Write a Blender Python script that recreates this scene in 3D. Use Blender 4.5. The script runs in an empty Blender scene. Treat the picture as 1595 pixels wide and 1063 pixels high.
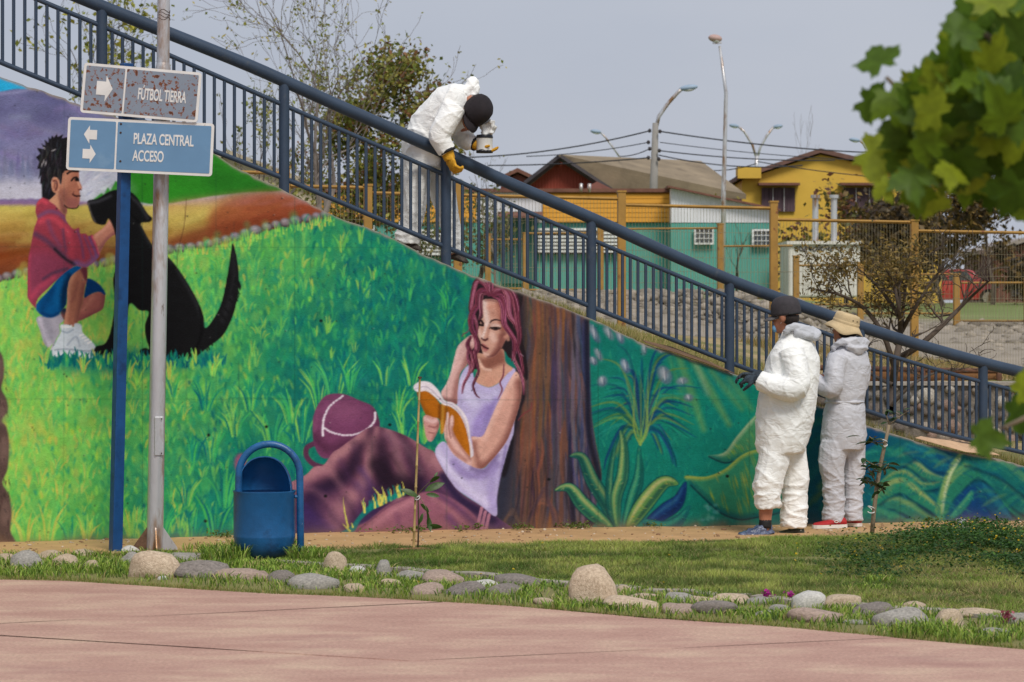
import bpy, bmesh, math, random
import numpy as np
from mathutils import Vector, Matrix, noise as mnoise, Quaternion
R_ = math.radians
scene = bpy.context.scene
# ------------------------------------------------------------------ camera
F = 4523.0                       # focal length in photograph pixels (photo 1595 x 1063)
HOR, CX, EYE = 492.0, 797.5, 1.6
cam_d = bpy.data.cameras.new('camera'); cam = bpy.data.objects.new('camera', cam_d)
scene.collection.objects.link(cam); scene.camera = cam
cam.location = (0, 0, EYE); cam.rotation_euler = (R_(90), 0, 0)
cam_d.sensor_width = 36.0; cam_d.lens = 36.0 * F / 1595.0
cam_d.shift_y = -(531.5 - HOR) / 1595.0
cam_d.clip_start = 0.1; cam_d.clip_end = 2000
cam_d.dof.use_dof = True; cam_d.dof.focus_distance = 21.0; cam_d.dof.aperture_fstop = 7.0
# ------------------------------------------------------------------ world: bright overcast
world = bpy.data.worlds.new('World'); scene.world = world; world.use_nodes = True
wn, wl = world.node_tree.nodes, world.node_tree.links
bg = wn['Background']; bg.inputs['Strength'].default_value = 0.1
SUN_EL, SUN_AZ = R_(50), R_(160)          # azimuth clockwise from +Y (view direction): behind the camera, to the right
sky = wn.new('ShaderNodeTexSky'); sky.sky_type = 'NISHITA'; sky.sun_disc = False
sky.sun_elevation = SUN_EL; sky.sun_rotation = SUN_AZ; sky.dust_density = 3.0; sky.air_density = 1.2
tc = wn.new('ShaderNodeTexCoord'); mp = wn.new('ShaderNodeMapping'); mp.inputs['Scale'].default_value = (1.2, 1.2, 3.5)
nz = wn.new('ShaderNodeTexNoise'); nz.inputs['Scale'].default_value = 2.6; nz.inputs['Detail'].default_value = 5; nz.inputs['Roughness'].default_value = .5
rp = wn.new('ShaderNodeValToRGB')
rp.color_ramp.elements[0].position = .32; rp.color_ramp.elements[0].color = (4.55, 4.95, 5.95, 1)
rp.color_ramp.elements[1].position = .7; rp.color_ramp.elements[1].color = (5.55, 5.8, 6.55, 1)
mx = wn.new('ShaderNodeMix'); mx.data_type = 'RGBA'; mx.inputs[0].default_value = .9
wl.new(tc.outputs['Generated'], mp.inputs['Vector']); wl.new(mp.outputs['Vector'], nz.inputs['Vector']); wl.new(nz.outputs['Fac'], rp.inputs['Fac'])
wl.new(sky.outputs['Color'], mx.inputs[6]); wl.new(rp.outputs['Color'], mx.inputs[7]); wl.new(mx.outputs[2], bg.inputs['Color'])
sun_d = bpy.data.lights.new('sun', 'SUN'); sun = bpy.data.objects.new('sun', sun_d); scene.collection.objects.link(sun)
sun_d.energy = 2.5; sun_d.angle = R_(20); sun_d.color = (1.0, .955, .88)
sv = Vector((math.sin(SUN_AZ) * math.cos(SUN_EL), math.cos(SUN_AZ) * math.cos(SUN_EL), math.sin(SUN_EL)))
sun.rotation_euler = sv.to_track_quat('Z', 'Y').to_euler(); sun.location = (10, -10, 20)
vs = scene.view_settings; vs.view_transform = 'Standard'; vs.look = 'None'; vs.exposure = 0.0; vs.gamma = 1.0; vs.use_curve_mapping = False
# ------------------------------------------------------------------ helpers
rnd = random.Random(7)
LINK = scene.collection.objects.link
def lin(c):
    return tuple(((v / 255.) / 12.92 if v / 255. <= .04045 else ((v / 255. + .055) / 1.055) ** 2.4) for v in c)
def PX(px, py, d): return Vector(((px - CX) * d / F, d, EYE - (py - HOR) * d / F))
def GP(px, py, z=0.0):
    d = F * (EYE - z) / (py - HOR); return Vector(((px - CX) * d / F, d, z))
def ws(px): return 226.0 - 0.0213 * px           # wall: photograph pixels per metre
def WP(px, py, back=0.0):
    s = ws(px); p = Vector(((px - CX) / s, F / s, EYE - (py - HOR) / s))
    return p + WN * -back
_a = Vector(((0 - CX) / ws(0), F / ws(0), 0)); _b = Vector(((1595 - CX) / ws(1595), F / ws(1595), 0))
WU = (_b - _a).normalized(); WN = Vector((WU.y, -WU.x, 0))        # along the wall, and out of it to the viewer
WALL0 = _a
def tagit(o, label=None, cat=None, group=None, kind=None):
    if label: o['label'] = label
    if cat: o['category'] = cat
    if group: o['group'] = group
    if kind: o['kind'] = kind
    return o
def empty(name, loc, label, cat, group=None):
    o = bpy.data.objects.new(name, None); o.location = loc; o.empty_display_size = .1; LINK(o)
    return tagit(o, label, cat, group)
def mkobj(name, me, mat=None, parent=None, loc=None):
    o = bpy.data.objects.new(name, me); LINK(o)
    if mat is not None and len(me.materials) == 0: me.materials.append(mat)
    if parent is not None: o.parent = parent
    if loc is not None: o.location = loc
    return o
def rot_to(v):
    return Vector((0, 0, 1)).rotation_difference(Vector(v).normalized())
class MB:
    def __init__(s): s.v = []; s.f = []
    def add(s, vs, fs):
        o = len(s.v); s.v += [tuple(v) for v in vs]; s.f += [tuple(i + o for i in f) for f in fs]; return s
    def box(s, c, sz, rz=0.0, M=None):
        x, y, z = sz[0] / 2, sz[1] / 2, sz[2] / 2
        vs = [Vector((a * x, b * y, d * z)) for d in (-1, 1) for b in (-1, 1) for a in (-1, 1)]
        q = M if M is not None else Matrix.Rotation(rz, 3, 'Z')
        vs = [Vector(c) + q @ v for v in vs]
        return s.add(vs, [(0, 2, 3, 1), (4, 5, 7, 6), (0, 1, 5, 4), (2, 6, 7, 3), (0, 4, 6, 2), (1, 3, 7, 5)])
    def tube(s, pts, rad, n=8, cap=True):
        pts = [Vector(p) for p in pts]; k = len(pts)
        if not hasattr(rad, '__len__'): rad = [rad] * k
        vs = []; prev = None
        for i, p in enumerate(pts):
            t = (pts[min(i + 1, k - 1)] - pts[max(i - 1, 0)])
            if t.length < 1e-9: t = Vector((0, 0, 1))
            t.normalize()
            if prev is None:
                a = Vector((0, 0, 1)) if abs(t.z) < .9 else Vector((1, 0, 0)); u = t.cross(a).normalized()
            else:
                u = prev - t * prev.dot(t); u = u.normalized() if u.length > 1e-6 else t.orthogonal().normalized()
            prev = u; w = t.cross(u)
            r = rad[i]
            rx, ry = (r if hasattr(r, '__len__') else (r, r))
            for j in range(n):
                a = 2 * math.pi * j / n; vs.append(p + u * (rx * math.cos(a)) + w * (ry * math.sin(a)))
        fs = [(i * n + j, i * n + (j + 1) % n, (i + 1) * n + (j + 1) % n, (i + 1) * n + j) for i in range(k - 1) for j in range(n)]
        if cap: fs += [tuple(range(n - 1, -1, -1)), tuple(range((k - 1) * n, k * n))]
        return s.add(vs, fs)
    def rings(s, rings, cap=True):
        n = len(rings[0]); vs = [v for r in rings for v in r]; k = len(rings)
        fs = [(i * n + j, i * n + (j + 1) % n, (i + 1) * n + (j + 1) % n, (i + 1) * n + j) for i in range(k - 1) for j in range(n)]
        if cap: fs += [tuple(range(n - 1, -1, -1)), tuple(range((k - 1) * n, k * n))]
        return s.add(vs, fs)
    def lathe(s, prof, c=(0, 0, 0), n=24, M=None):
        """prof: (r, z) list"""
        M = M or Matrix.Identity(3); c = Vector(c)
        return s.rings([[c + M @ Vector((r * math.cos(2 * math.pi * j / n), r * math.sin(2 * math.pi * j / n), z)) for j in range(n)] for r, z in prof])
    def ell(s, c, r, n=12, m=8, M=None):
        M = M or Matrix.Identity(3); c = Vector(c); rr = []
        for i in range(m + 1):
            ph = math.pi * (i / m); ph = min(max(ph, .06), math.pi - .06)
            rr.append([c + M @ Vector((r[0] * math.sin(ph) * math.cos(2 * math.pi * j / n), r[1] * math.sin(ph) * math.sin(2 * math.pi * j / n), -r[2] * math.cos(ph))) for j in range(n)])
        return s.rings(rr)
    def prism(s, pts, depth, axis=(0, 1, 0)):
        """closed polygon (3D points) extruded along axis by depth"""
        ax = Vector(axis) * depth; n = len(pts); p = [Vector(q) for q in pts]
        return s.add(p + [q + ax for q in p], [tuple(range(n - 1, -1, -1)), tuple(range(n, 2 * n))] + [(i, (i + 1) % n, n + (i + 1) % n, n + i) for i in range(n)])
    def mesh(s, name='mesh', smooth=False, fix=True):
        me = bpy.data.meshes.new(name); me.from_pydata(s.v, [], s.f)
        if fix:
            b = bmesh.new(); b.from_mesh(me); bmesh.ops.recalc_face_normals(b, faces=b.faces); b.to_mesh(me); b.free()
        if smooth: me.polygons.foreach_set('use_smooth', [True] * len(me.polygons))
        me.update(); return me
    def build(s, name, mat, parent=None, smooth=False, loc=None, bevel=0.0, auto=None):
        me = s.mesh(name, smooth or auto is not None)
        if loc is not None:
            me.transform(Matrix.Translation(-Vector(loc)))
        if parent is not None and loc is None:
            me.transform(Matrix.Translation(-parent_loc(parent)))
        o = mkobj(name, me, mat, parent)
        if loc is not None: o.location = Vector(loc) - (parent_loc(parent) if parent else Vector())
        if bevel > 0:
            b = o.modifiers.new('bevel', 'BEVEL'); b.width = bevel; b.segments = 2; b.limit_method = 'ANGLE'; b.angle_limit = R_(40)
        if auto is not None:
            me.set_sharp_from_angle(angle=R_(auto))
        return o
def parent_loc(p):
    l = Vector()
    while p is not None: l += p.location; p = p.parent
    return l
def rounded(o, w, seg=2):
    b = o.modifiers.new('bevel', 'BEVEL'); b.width = w; b.segments = seg; b.limit_method = 'ANGLE'; b.angle_limit = R_(40); return o
# ------------------------------------------------------------------ materials
def material(name, col, rough=.6, var=.12, scale=8.0, bump=.0, bscale=60.0, metal=0.0, col2=None, spec=.4, detail=4, stretch=None, trans=0.0, cover=None, coat=0.0):
    m = bpy.data.materials.new(name); m.use_nodes = True
    nt = m.node_tree; N, L = nt.nodes, nt.links; b = N['Principled BSDF']
    c1 = np.array(col, float); c2 = np.array(col2, float) if col2 is not None else c1 * (1 - var * 2)
    t = N.new('ShaderNodeTexCoord'); vec = t.outputs['Object']
    if stretch:
        mpn = N.new('ShaderNodeMapping'); mpn.inputs['Scale'].default_value = stretch; L.new(vec, mpn.inputs['Vector']); vec = mpn.outputs['Vector']
    n = N.new('ShaderNodeTexNoise'); n.inputs['Scale'].default_value = scale; n.inputs['Detail'].default_value = detail; n.inputs['Roughness'].default_value = .62; L.new(vec, n.inputs['Vector'])
    r = N.new('ShaderNodeValToRGB'); r.color_ramp.elements[0].position = .3; r.color_ramp.elements[1].position = .72
    r.color_ramp.elements[0].color = (*c2, 1); r.color_ramp.elements[1].color = (*np.clip(c1 * (1 + var * .5), 0, 1), 1)
    L.new(n.outputs['Fac'], r.inputs['Fac']); out = r.outputs['Color']
    if cover:                                   # (colour, scale, threshold, softness): stains, rust, chips
        for (cc, cs, th, sf) in cover:
            n2 = N.new('ShaderNodeTexNoise'); n2.inputs['Scale'].default_value = cs; n2.inputs['Detail'].default_value = 6; n2.inputs['Roughness'].default_value = .65; L.new(vec, n2.inputs['Vector'])
            r2 = N.new('ShaderNodeMapRange'); r2.inputs['From Min'].default_value = th; r2.inputs['From Max'].default_value = th + sf; L.new(n2.outputs['Fac'], r2.inputs['Value'])
            x = N.new('ShaderNodeMix'); x.data_type = 'RGBA'; L.new(r2.outputs['Result'], x.inputs[0]); L.new(out, x.inputs[6]); x.inputs[7].default_value = (*cc, 1); out = x.outputs[2]
    L.new(out, b.inputs['Base Color'])
    b.inputs['Roughness'].default_value = rough; b.inputs['Metallic'].default_value = metal; b.inputs['Specular IOR Level'].default_value = spec
    if coat: b.inputs['Coat Weight'].default_value = coat
    if bump > 0:
        n3 = N.new('ShaderNodeTexNoise'); n3.inputs['Scale'].default_value = bscale; n3.inputs['Detail'].default_value = 5; L.new(vec, n3.inputs['Vector'])
        bp = N.new('ShaderNodeBump'); bp.inputs['Strength'].default_value = bump; bp.inputs['Distance'].default_value = .02; L.new(n3.outputs['Fac'], bp.inputs['Height']); L.new(bp.outputs['Normal'], b.inputs['Normal'])
    if trans > 0:
        tr = N.new('ShaderNodeBsdfTranslucent'); L.new(out, tr.inputs['Color']); ms = N.new('ShaderNodeMixShader'); ms.inputs[0].default_value = trans
        o = N['Material Output']; L.new(b.outputs[0], ms.inputs[1]); L.new(tr.outputs[0], ms.inputs[2]); L.new(ms.outputs[0], o.inputs['Surface'])
    return m
def vcol_material(name, attr='paint', rough=.75, bump=.15, bscale=90.0, trans=0.0, spec=.3):
    m = bpy.data.materials.new(name); m.use_nodes = True
    N, L = m.node_tree.nodes, m.node_tree.links; b = N['Principled BSDF']
    a = N.new('ShaderNodeVertexColor'); a.layer_name = attr
    L.new(a.outputs['Color'], b.inputs['Base Color']); b.inputs['Roughness'].default_value = rough; b.inputs['Specular IOR Level'].default_value = spec
    if bump > 0:
        t = N.new('ShaderNodeTexCoord'); n3 = N.new('ShaderNodeTexNoise'); n3.inputs['Scale'].default_value = bscale; n3.inputs['Detail'].default_value = 5; L.new(t.outputs['Object'], n3.inputs['Vector'])
        n4 = N.new('ShaderNodeTexNoise'); n4.inputs['Scale'].default_value = 6; n4.inputs['Detail'].default_value = 3; L.new(t.outputs['Object'], n4.inputs['Vector'])
        ad = N.new('ShaderNodeMath'); ad.operation = 'MULTIPLY_ADD'; ad.inputs[1].default_value = 2.0; L.new(n4.outputs['Fac'], ad.inputs[0]); L.new(n3.outputs['Fac'], ad.inputs[2])
        bp = N.new('ShaderNodeBump'); bp.inputs['Strength'].default_value = bump; bp.inputs['Distance'].default_value = .012; L.new(ad.outputs[0], bp.inputs['Height']); L.new(bp.outputs['Normal'], b.inputs['Normal'])
    if trans > 0:
        tr = N.new('ShaderNodeBsdfTranslucent'); L.new(a.outputs['Color'], tr.inputs['Color']); ms = N.new('ShaderNodeMixShader'); ms.inputs[0].default_value = trans
        o = N['Material Output']; L.new(b.outputs[0], ms.inputs[1]); L.new(tr.outputs[0], ms.inputs[2]); L.new(ms.outputs[0], o.inputs['Surface'])
    return m
def np_mesh(name, verts, faces, cols=None, attr='paint', smooth=False):
    """verts (n,3), faces (m,k) numpy; cols per vertex linear RGB"""
    me = bpy.data.meshes.new(name); verts = np.asarray(verts, np.float32); faces = np.asarray(faces, np.int32)
    k = faces.shape[1]
    me.vertices.add(len(verts)); me.vertices.foreach_set('co', verts.ravel())
    me.loops.add(faces.size); me.loops.foreach_set('vertex_index', faces.ravel())
    me.polygons.add(len(faces)); me.polygons.foreach_set('loop_start', np.arange(0, faces.size, k, dtype=np.int32)); me.polygons.foreach_set('loop_total', np.full(len(faces), k, np.int32))
    if smooth: me.polygons.foreach_set('use_smooth', np.ones(len(faces), bool))
    me.update(calc_edges=True)
    if cols is not None:
        a = me.color_attributes.new(attr, 'FLOAT_COLOR', 'POINT'); c = np.ones((len(verts), 4), np.float32); c[:, :3] = cols; a.data.foreach_set('color', c.ravel())
    return me
# ------------------------------------------------------------------ mural paint (numpy painter, sRGB 0..255)
MX0, MY0, MW, MH = -260, 60, 2100, 830
rngm = np.random.RandomState(11)

def cr(pts, n=7, closed=False):
    p = np.array(pts, float)
    m = len(p)
    if m < 3:
        t = np.linspace(0, 1, n)[:, None]
        return p[0] * (1 - t) + p[-1] * t
    out = []
    rng_ = range(m) if closed else range(m - 1)
    for i in rng_:
        if closed:
            a, b, c, d = p[(i - 1) % m], p[i], p[(i + 1) % m], p[(i + 2) % m]
        else:
            a, b, c, d = p[max(i - 1, 0)], p[i], p[i + 1], p[min(i + 2, m - 1)]
        t = np.linspace(0, 1, n, endpoint=False)[:, None]
        out.append(0.5 * (2 * b + (c - a) * t + (2 * a - 5 * b + 4 * c - d) * t ** 2 + (3 * b - a - 3 * c + d) * t ** 3))
    if not closed:
        out.append(p[-1:])
    return np.concatenate(out)

def gblur(m, s):
    if s <= 0.3: return m
    r = max(1, int(s * 2.6)); k = np.exp(-0.5 * (np.arange(-r, r + 1) / s) ** 2); k /= k.sum()
    for ax in (0, 1):
        pad = [(0, 0), (0, 0)]; pad[ax] = (r, r)
        q = np.pad(m, pad, mode='edge'); o = np.zeros_like(m)
        for i, w in enumerate(k):
            o += w * (q[i:i + m.shape[0], :] if ax == 0 else q[:, i:i + m.shape[1]])
        m = o
    return m

def vnoise(h, w, cell, rs):
    gy, gx = h // cell + 3, w // cell + 3
    g = rs.rand(gy, gx).astype(np.float32)
    y = np.arange(h) / cell; x = np.arange(w) / cell
    yi = y.astype(int); xi = x.astype(int)
    fy = (y - yi); fx = (x - xi); fy = (fy * fy * (3 - 2 * fy))[:, None]; fx = (fx * fx * (3 - 2 * fx))[None, :]
    a = g[yi][:, xi]; b = g[yi][:, xi + 1]; c = g[yi + 1][:, xi]; d = g[yi + 1][:, xi + 1]
    return (a * (1 - fx) + b * fx) * (1 - fy) + (c * (1 - fx) + d * fx) * fy

class Painter:
    def __init__(self):
        self.C = np.zeros((MH, MW, 3), np.float32)
        self.clip = None
    def poly(self, pts, smooth=True, soft=0.0):
        p = cr(pts, 5, True) if smooth else np.array(pts, float)
        p = p - [MX0, MY0]
        pad = int(soft * 3) + 2
        x0 = max(0, int(p[:, 0].min()) - pad); x1 = min(MW, int(p[:, 0].max()) + pad + 2)
        y0 = max(0, int(p[:, 1].min()) - pad); y1 = min(MH, int(p[:, 1].max()) + pad + 2)
        if x1 <= x0 or y1 <= y0: return None
        SS = 3
        m = np.zeros((y1 - y0, x1 - x0), np.float32)
        X0, Y0 = p[:, 0], p[:, 1]; X1, Y1 = np.roll(X0, -1), np.roll(Y0, -1)
        dy = Y1 - Y0; ok = np.abs(dy) > 1e-9
        X0, Y0, X1, Y1, dy = X0[ok], Y0[ok], X1[ok], Y1[ok], dy[ok]
        w = x1 - x0
        xs_pix = np.arange(w)
        for r in range(y1 - y0):
            for s in range(SS):
                yy = y0 + r + (s + .5) / SS
                hit = (np.minimum(Y0, Y1) <= yy) & (np.maximum(Y0, Y1) > yy)
                if not hit.any(): continue
                xs = np.sort(X0[hit] + (yy - Y0[hit]) / dy[hit] * (X1[hit] - X0[hit])) - x0
                for a, b in zip(xs[0::2], xs[1::2]):
                    a = max(a, 0); b = min(b, w)
                    if b <= a: continue
                    ia, ib = int(a), min(int(b), w - 1)
                    if ia == ib: m[r, ia] += (b - a) / SS
                    else:
                        m[r, ia] += (ia + 1 - a) / SS; m[r, ib] += (b - ib) / SS
                        m[r, ia + 1:ib] += 1.0 / SS
        if soft: m = gblur(m, soft)
        return (y0, y1, x0, x1, m)
    def put(self, R, col, a=1.0):
        if R is None: return
        y0, y1, x0, x1, m = R
        m = np.clip(m * a, 0, 1)
        if self.clip is not None: m = m * self.clip[y0:y1, x0:x1]
        self.C[y0:y1, x0:x1] += (np.array(col, np.float32) - self.C[y0:y1, x0:x1]) * m[..., None]
    def fill(self, pts, col, soft=0.0, a=1.0, smooth=True):
        R = self.poly(pts, smooth, soft); self.put(R, col, a); return R
    def full(self, R):
        f = np.zeros((MH, MW), np.float32); f[R[0]:R[1], R[2]:R[3]] = R[4]; return f
    def stroke(self, pts, w, col, a=1.0, soft=0.7, n=6, taper=None):
        p = cr(pts, n) - [MX0, MY0]
        k = len(p)
        t = np.linspace(0, 1, k)
        if taper == 'end': wr = w * (1 - t) ** .8
        elif taper == 'both': wr = w * np.sin(np.pi * np.clip(t * .96 + .02, 0, 1)) ** .7
        elif taper == 'leaf': wr = w * np.sin(np.pi * np.clip(t, 0, 1) ** .75) ** .8
        elif taper is None: wr = np.full(k, w)
        else: wr = np.interp(t, np.linspace(0, 1, len(taper)), taper)
        wr = wr / 2.0
        pad = wr.max() + soft * 2 + 2
        x0 = max(0, int(p[:, 0].min() - pad)); x1 = min(MW, int(p[:, 0].max() + pad) + 1)
        y0 = max(0, int(p[:, 1].min() - pad)); y1 = min(MH, int(p[:, 1].max() + pad) + 1)
        if x1 <= x0 or y1 <= y0: return
        gx = np.arange(x0, x1)[None, :] + .5; gy = np.arange(y0, y1)[:, None] + .5
        m = np.zeros((y1 - y0, x1 - x0), np.float32)
        for i in range(k - 1):
            ax, ay = p[i]; bx, by = p[i + 1]; dx, dy = bx - ax, by - ay
            L = dx * dx + dy * dy + 1e-9
            tt = np.clip(((gx - ax) * dx + (gy - ay) * dy) / L, 0, 1)
            d = np.sqrt((gx - ax - tt * dx) ** 2 + (gy - ay - tt * dy) ** 2)
            r = wr[i] + (wr[i + 1] - wr[i]) * tt
            m = np.maximum(m, np.clip((r - d) / (soft * 2) + .5, 0, 1) * np.clip(r * 2.2, 0, 1))
        self.put((y0, y1, x0, x1, m), col, a)
    def blob(self, x, y, rx, ry, col, a=1.0, soft=2.0, rot=0.0):
        t = np.linspace(0, 2 * np.pi, 18, endpoint=False)
        c, s = math.cos(rot), math.sin(rot)
        self.fill([(x + rx * math.cos(q) * c - ry * math.sin(q) * s, y + rx * math.cos(q) * s + ry * math.sin(q) * c) for q in t], col, soft, a, False)

def paint_mural():
    P = Painter(); C = P.C; R = rngm
    ids = {}
    def crop(ox, oy, sc): return lambda L: [(ox + x / sc, oy + y / sc) for x, y in L]
    def jit(c, s): return [v + R.uniform(-s, s) for v in c]
    yy, xx = np.mgrid[0:MH, 0:MW].astype(np.float32)
    xx += MX0; yy += MY0
    def mixc(a, b, t): return np.array(a, np.float32) * (1 - t[..., None]) + np.array(b, np.float32) * t[..., None]
    def sm(a, b, v): t = np.clip((v - a) / (b - a), 0, 1); return t * t * (3 - 2 * t)
    n40 = vnoise(MH, MW, 40, R); n14 = vnoise(MH, MW, 14, R); n90 = vnoise(MH, MW, 90, R); n6 = vnoise(MH, MW, 6, R)
    # ---- distance: purple mountain fading to mist
    C[:] = mixc((96, 98, 136), (122, 122, 160), sm(150, 250, yy + 40 * n40))
    C[:] = mixc((0, 0, 0), (1, 1, 1), np.zeros_like(yy)) + C
    mist = sm(245, 300, yy + 22 * n14 - 10)
    C[:] = C * (1 - mist[..., None]) + np.array((178, 180, 200), np.float32) * mist[..., None]
    for i in range(60):
        x = R.uniform(-250, 190); y = R.uniform(150, 240)
        P.stroke([(x, y), (x + R.uniform(8, 26), y + R.uniform(-8, 8)), (x + R.uniform(26, 45), y + R.uniform(-4, 14))], R.uniform(3, 10), jit((138, 132, 168), 14), R.uniform(.15, .4), 3)
    for i in range(26):
        x = R.uniform(-250, 210); y = R.uniform(150, 250)
        P.blob(x, y, R.uniform(8, 30), R.uniform(4, 12), jit((88, 84, 124), 8), .35, 6)
    P.fill([(-260, 60), (0, 100), (60, 128), (48, 138), (22, 139), (0, 143), (-60, 148), (-260, 140)], (38, 160, 205), .8)
    P.stroke([(-200, 150), (0, 146), (48, 139)], 5, (150, 150, 185), .5, 2)
    for i in range(150):                                  # misty firs
        x = R.uniform(-255, 150); h = R.uniform(16, 40); y = 272 + R.uniform(-6, 14)
        P.stroke([(x, y), (x + R.uniform(-1, 1), y - h)], R.uniform(6, 11), jit((100, 104, 142), 9), R.uniform(.35, .7), 1.2, 3, 'end')
    P.fill([(-260, 268), (150, 268), (160, 290), (-260, 290)], (134, 138, 168), 9, .75)
    P.fill([(-260, 285), (190, 285), (190, 318), (-260, 318)], (186, 186, 200), 6, .85)
    P.fill([(120, 262), (205, 258), (212, 300), (150, 318), (112, 318)], (186, 190, 204), 3, .9)
    for i in range(70):
        x = R.uniform(118, 200); y = R.uniform(258, 306)
        P.stroke([(x, y), (x + R.uniform(6, 16), y - R.uniform(2, 14))], R.uniform(1.5, 4), jit((205, 208, 218) if R.rand() < .5 else (158, 160, 186), 8), .5, 1, 3, 'both')
    for i in range(26):                                   # hedge band
        x = -260 + i * 14
        P.blob(x, 316, 10, R.uniform(5, 8), jit((112, 92, 138), 6), .9, 1)
    P.fill([(-260, 316), (120, 314), (120, 328), (-260, 328)], (132, 104, 142), 1.5)
    # ---- field: ochre to red-brown
    f = sm(318, 326, yy + 4 * n14)
    q = np.clip((yy - 325 + (xx - 130) * -0.02) / 105, 0, 1)
    dn = (xx > 250) * np.clip((xx - 255) / 240, 0, 1)
    q = np.clip(q * (1 - dn * .3) + dn * .75, 0, 1) + (n14 - .5) * .12 + (n40 - .5) * .15
    fc = np.where((q < .35)[..., None], mixc((192, 180, 90), (170, 140, 72), np.clip(q / .35, 0, 1)),
         np.where((q < .68)[..., None], mixc((170, 140, 72), (128, 70, 42), np.clip((q - .35) / .33, 0, 1)), mixc((138, 74, 36), (108, 50, 26), np.clip((q - .68) / .32, 0, 1))))
    C[:] = C * (1 - f[..., None]) + fc * f[..., None]
    for i in range(170):
        x = R.uniform(-255, 500); y = R.uniform(328, 430) if x < 250 else R.uniform(308, 375)
        c = C[int(y - MY0), int(x - MX0)]
        P.stroke([(x, y), (x + 22, y - 4 - 5 * (x > 250)), (x + 50, y - 6 - 13 * (x > 250))], R.uniform(3, 9), jit(c + R.uniform(-22, 26), 5), .45, 3)
    # green hill
    g = [(138, 318), (152, 306), (158, 301), (162, 304), (168, 292), (172, 298), (180, 282), (186, 286), (196, 270), (215, 258), (300, 225), (360, 235), (420, 272), (450, 296), (418, 299), (380, 300), (330, 306), (268, 317), (232, 318), (200, 312), (160, 317)]
    P.fill(g, (44, 128, 34), .8, 1, False)
    P.fill([(330, 255), (440, 290), (430, 300), (350, 302), (320, 285)], (34, 104, 30), 8, .7)
    P.fill([(146, 314), (166, 299), (200, 280), (214, 300), (190, 312)], (92, 150, 92), 4, .55)
    P.fill([(262, 316), (330, 306), (425, 299), (470, 312), (440, 316), (380, 316), (320, 326), (262, 336)], (176, 118, 92), 5, .65)
    P.fill([(262, 322), (330, 316), (380, 318), (330, 334), (262, 348)], (202, 182, 96), 5, .7)
    P.fill([(340, 318), (440, 300), (520, 332), (470, 350), (400, 356), (330, 366)], (146, 68, 46), 6, .75)
    P.fill([(268, 372), (330, 352), (420, 336), (500, 334), (480, 345), (380, 366), (300, 386), (262, 392)], (112, 52, 30), 5, .7)
    # ---- meadow
    def stone_y(x): return float(np.interp(x, [-260, 0, 40, 100, 150, 190, 262, 300, 330, 360, 385, 420, 460, 505, 560], [470, 434, 424, 419, 412, 404, 389, 385, 379, 372, 363, 353, 344, 335, 330]))
    sy = np.interp(np.arange(MW) + MX0, [-260, 0, 40, 100, 150, 190, 262, 300, 330, 360, 385, 420, 460, 505, 520, 530], [470, 438, 428, 423, 416, 408, 393, 389, 383, 376, 367, 357, 348, 339, 330, 60])[None, :]
    meadow = sm(-1.5, 1.5, yy - sy + (n6 - .5) * 6)
    t1 = np.clip((xx * .62 + yy * .4 - 232 + 130 * (n90 - .5) + 70 * (n40 - .5)) / 370, 0, 1)
    mc = np.where((t1 < .45)[..., None], mixc((128, 192, 82), (86, 172, 84), t1 / .45), mixc((82, 166, 84), (18, 110, 98), np.clip((t1 - .45) / .42, 0, 1)))
    low = sm(700, 830, yy + 60 * (n40 - .5)) * sm(80, 380, xx)
    mc = mc * (1 - .5 * low[..., None]) + np.array((20, 120, 104), np.float32) * .5 * low[..., None]
    tr = sm(900, 960, xx); mc = mc * (1 - tr[..., None]) + np.array((16, 112, 98), np.float32) * tr[..., None]
    tb = sm(1180, 1420, xx + 90 * (n40 - .5)); mc = mc * (1 - tb[..., None]) + np.array((12, 84, 98), np.float32) * tb[..., None]
    C[:] = C * (1 - meadow[..., None]) + mc * meadow[..., None]
    # stones along the path
    x = -255
    while x < 512:
        r = R.uniform(7.5, 10.5); y = stone_y(x) - 1
        P.blob(x, y + 1, r, r * .72, (62, 56, 62), 1, .8)
        P.blob(x - .5, y - .5, r * .9, r * .62, jit((128, 118, 126), 9), .9, 1.4)
        P.blob(x - 2, y - 2.4, r * .45, r * .28, (172, 164, 172), .7, 1.6)
        x += r * 1.72
    # mottled foliage dabs and grass strokes
    wall_x = lambda x: x < 735 or x > 925
    def topy(x): return max(stone_y(x), float(np.interp(x, [500, 640, 735, 920, 1146, 1350, 1595], [335, 385, 428, 497, 585, 662, 727])))
    for i in range(2600):                                 # mottled underpainting
        x = R.uniform(-258, 760); y = R.uniform(topy(x) + 4, 880); t = np.clip((x * .62 + y * .4 - 232) / 370, 0, 1) + R.uniform(-.3, .3)
        col = (178, 186, 84) if t < .12 else ((132, 194, 88) if t < .4 else ((78, 168, 90) if t < .65 else ((34, 138, 98) if t < .95 else (14, 108, 98))))
        L = R.uniform(6, 18); P.stroke([(x, y), (x + R.uniform(-5, 5), y - L)], R.uniform(6, 15), jit(col, 10), R.uniform(.2, .5), R.uniform(2, 5), 3)
    dabs = []
    for i in range(6500):
        x = R.uniform(-258, 760); y = R.uniform(topy(x) + 6, 878)
        dabs.append((x, y))
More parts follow.
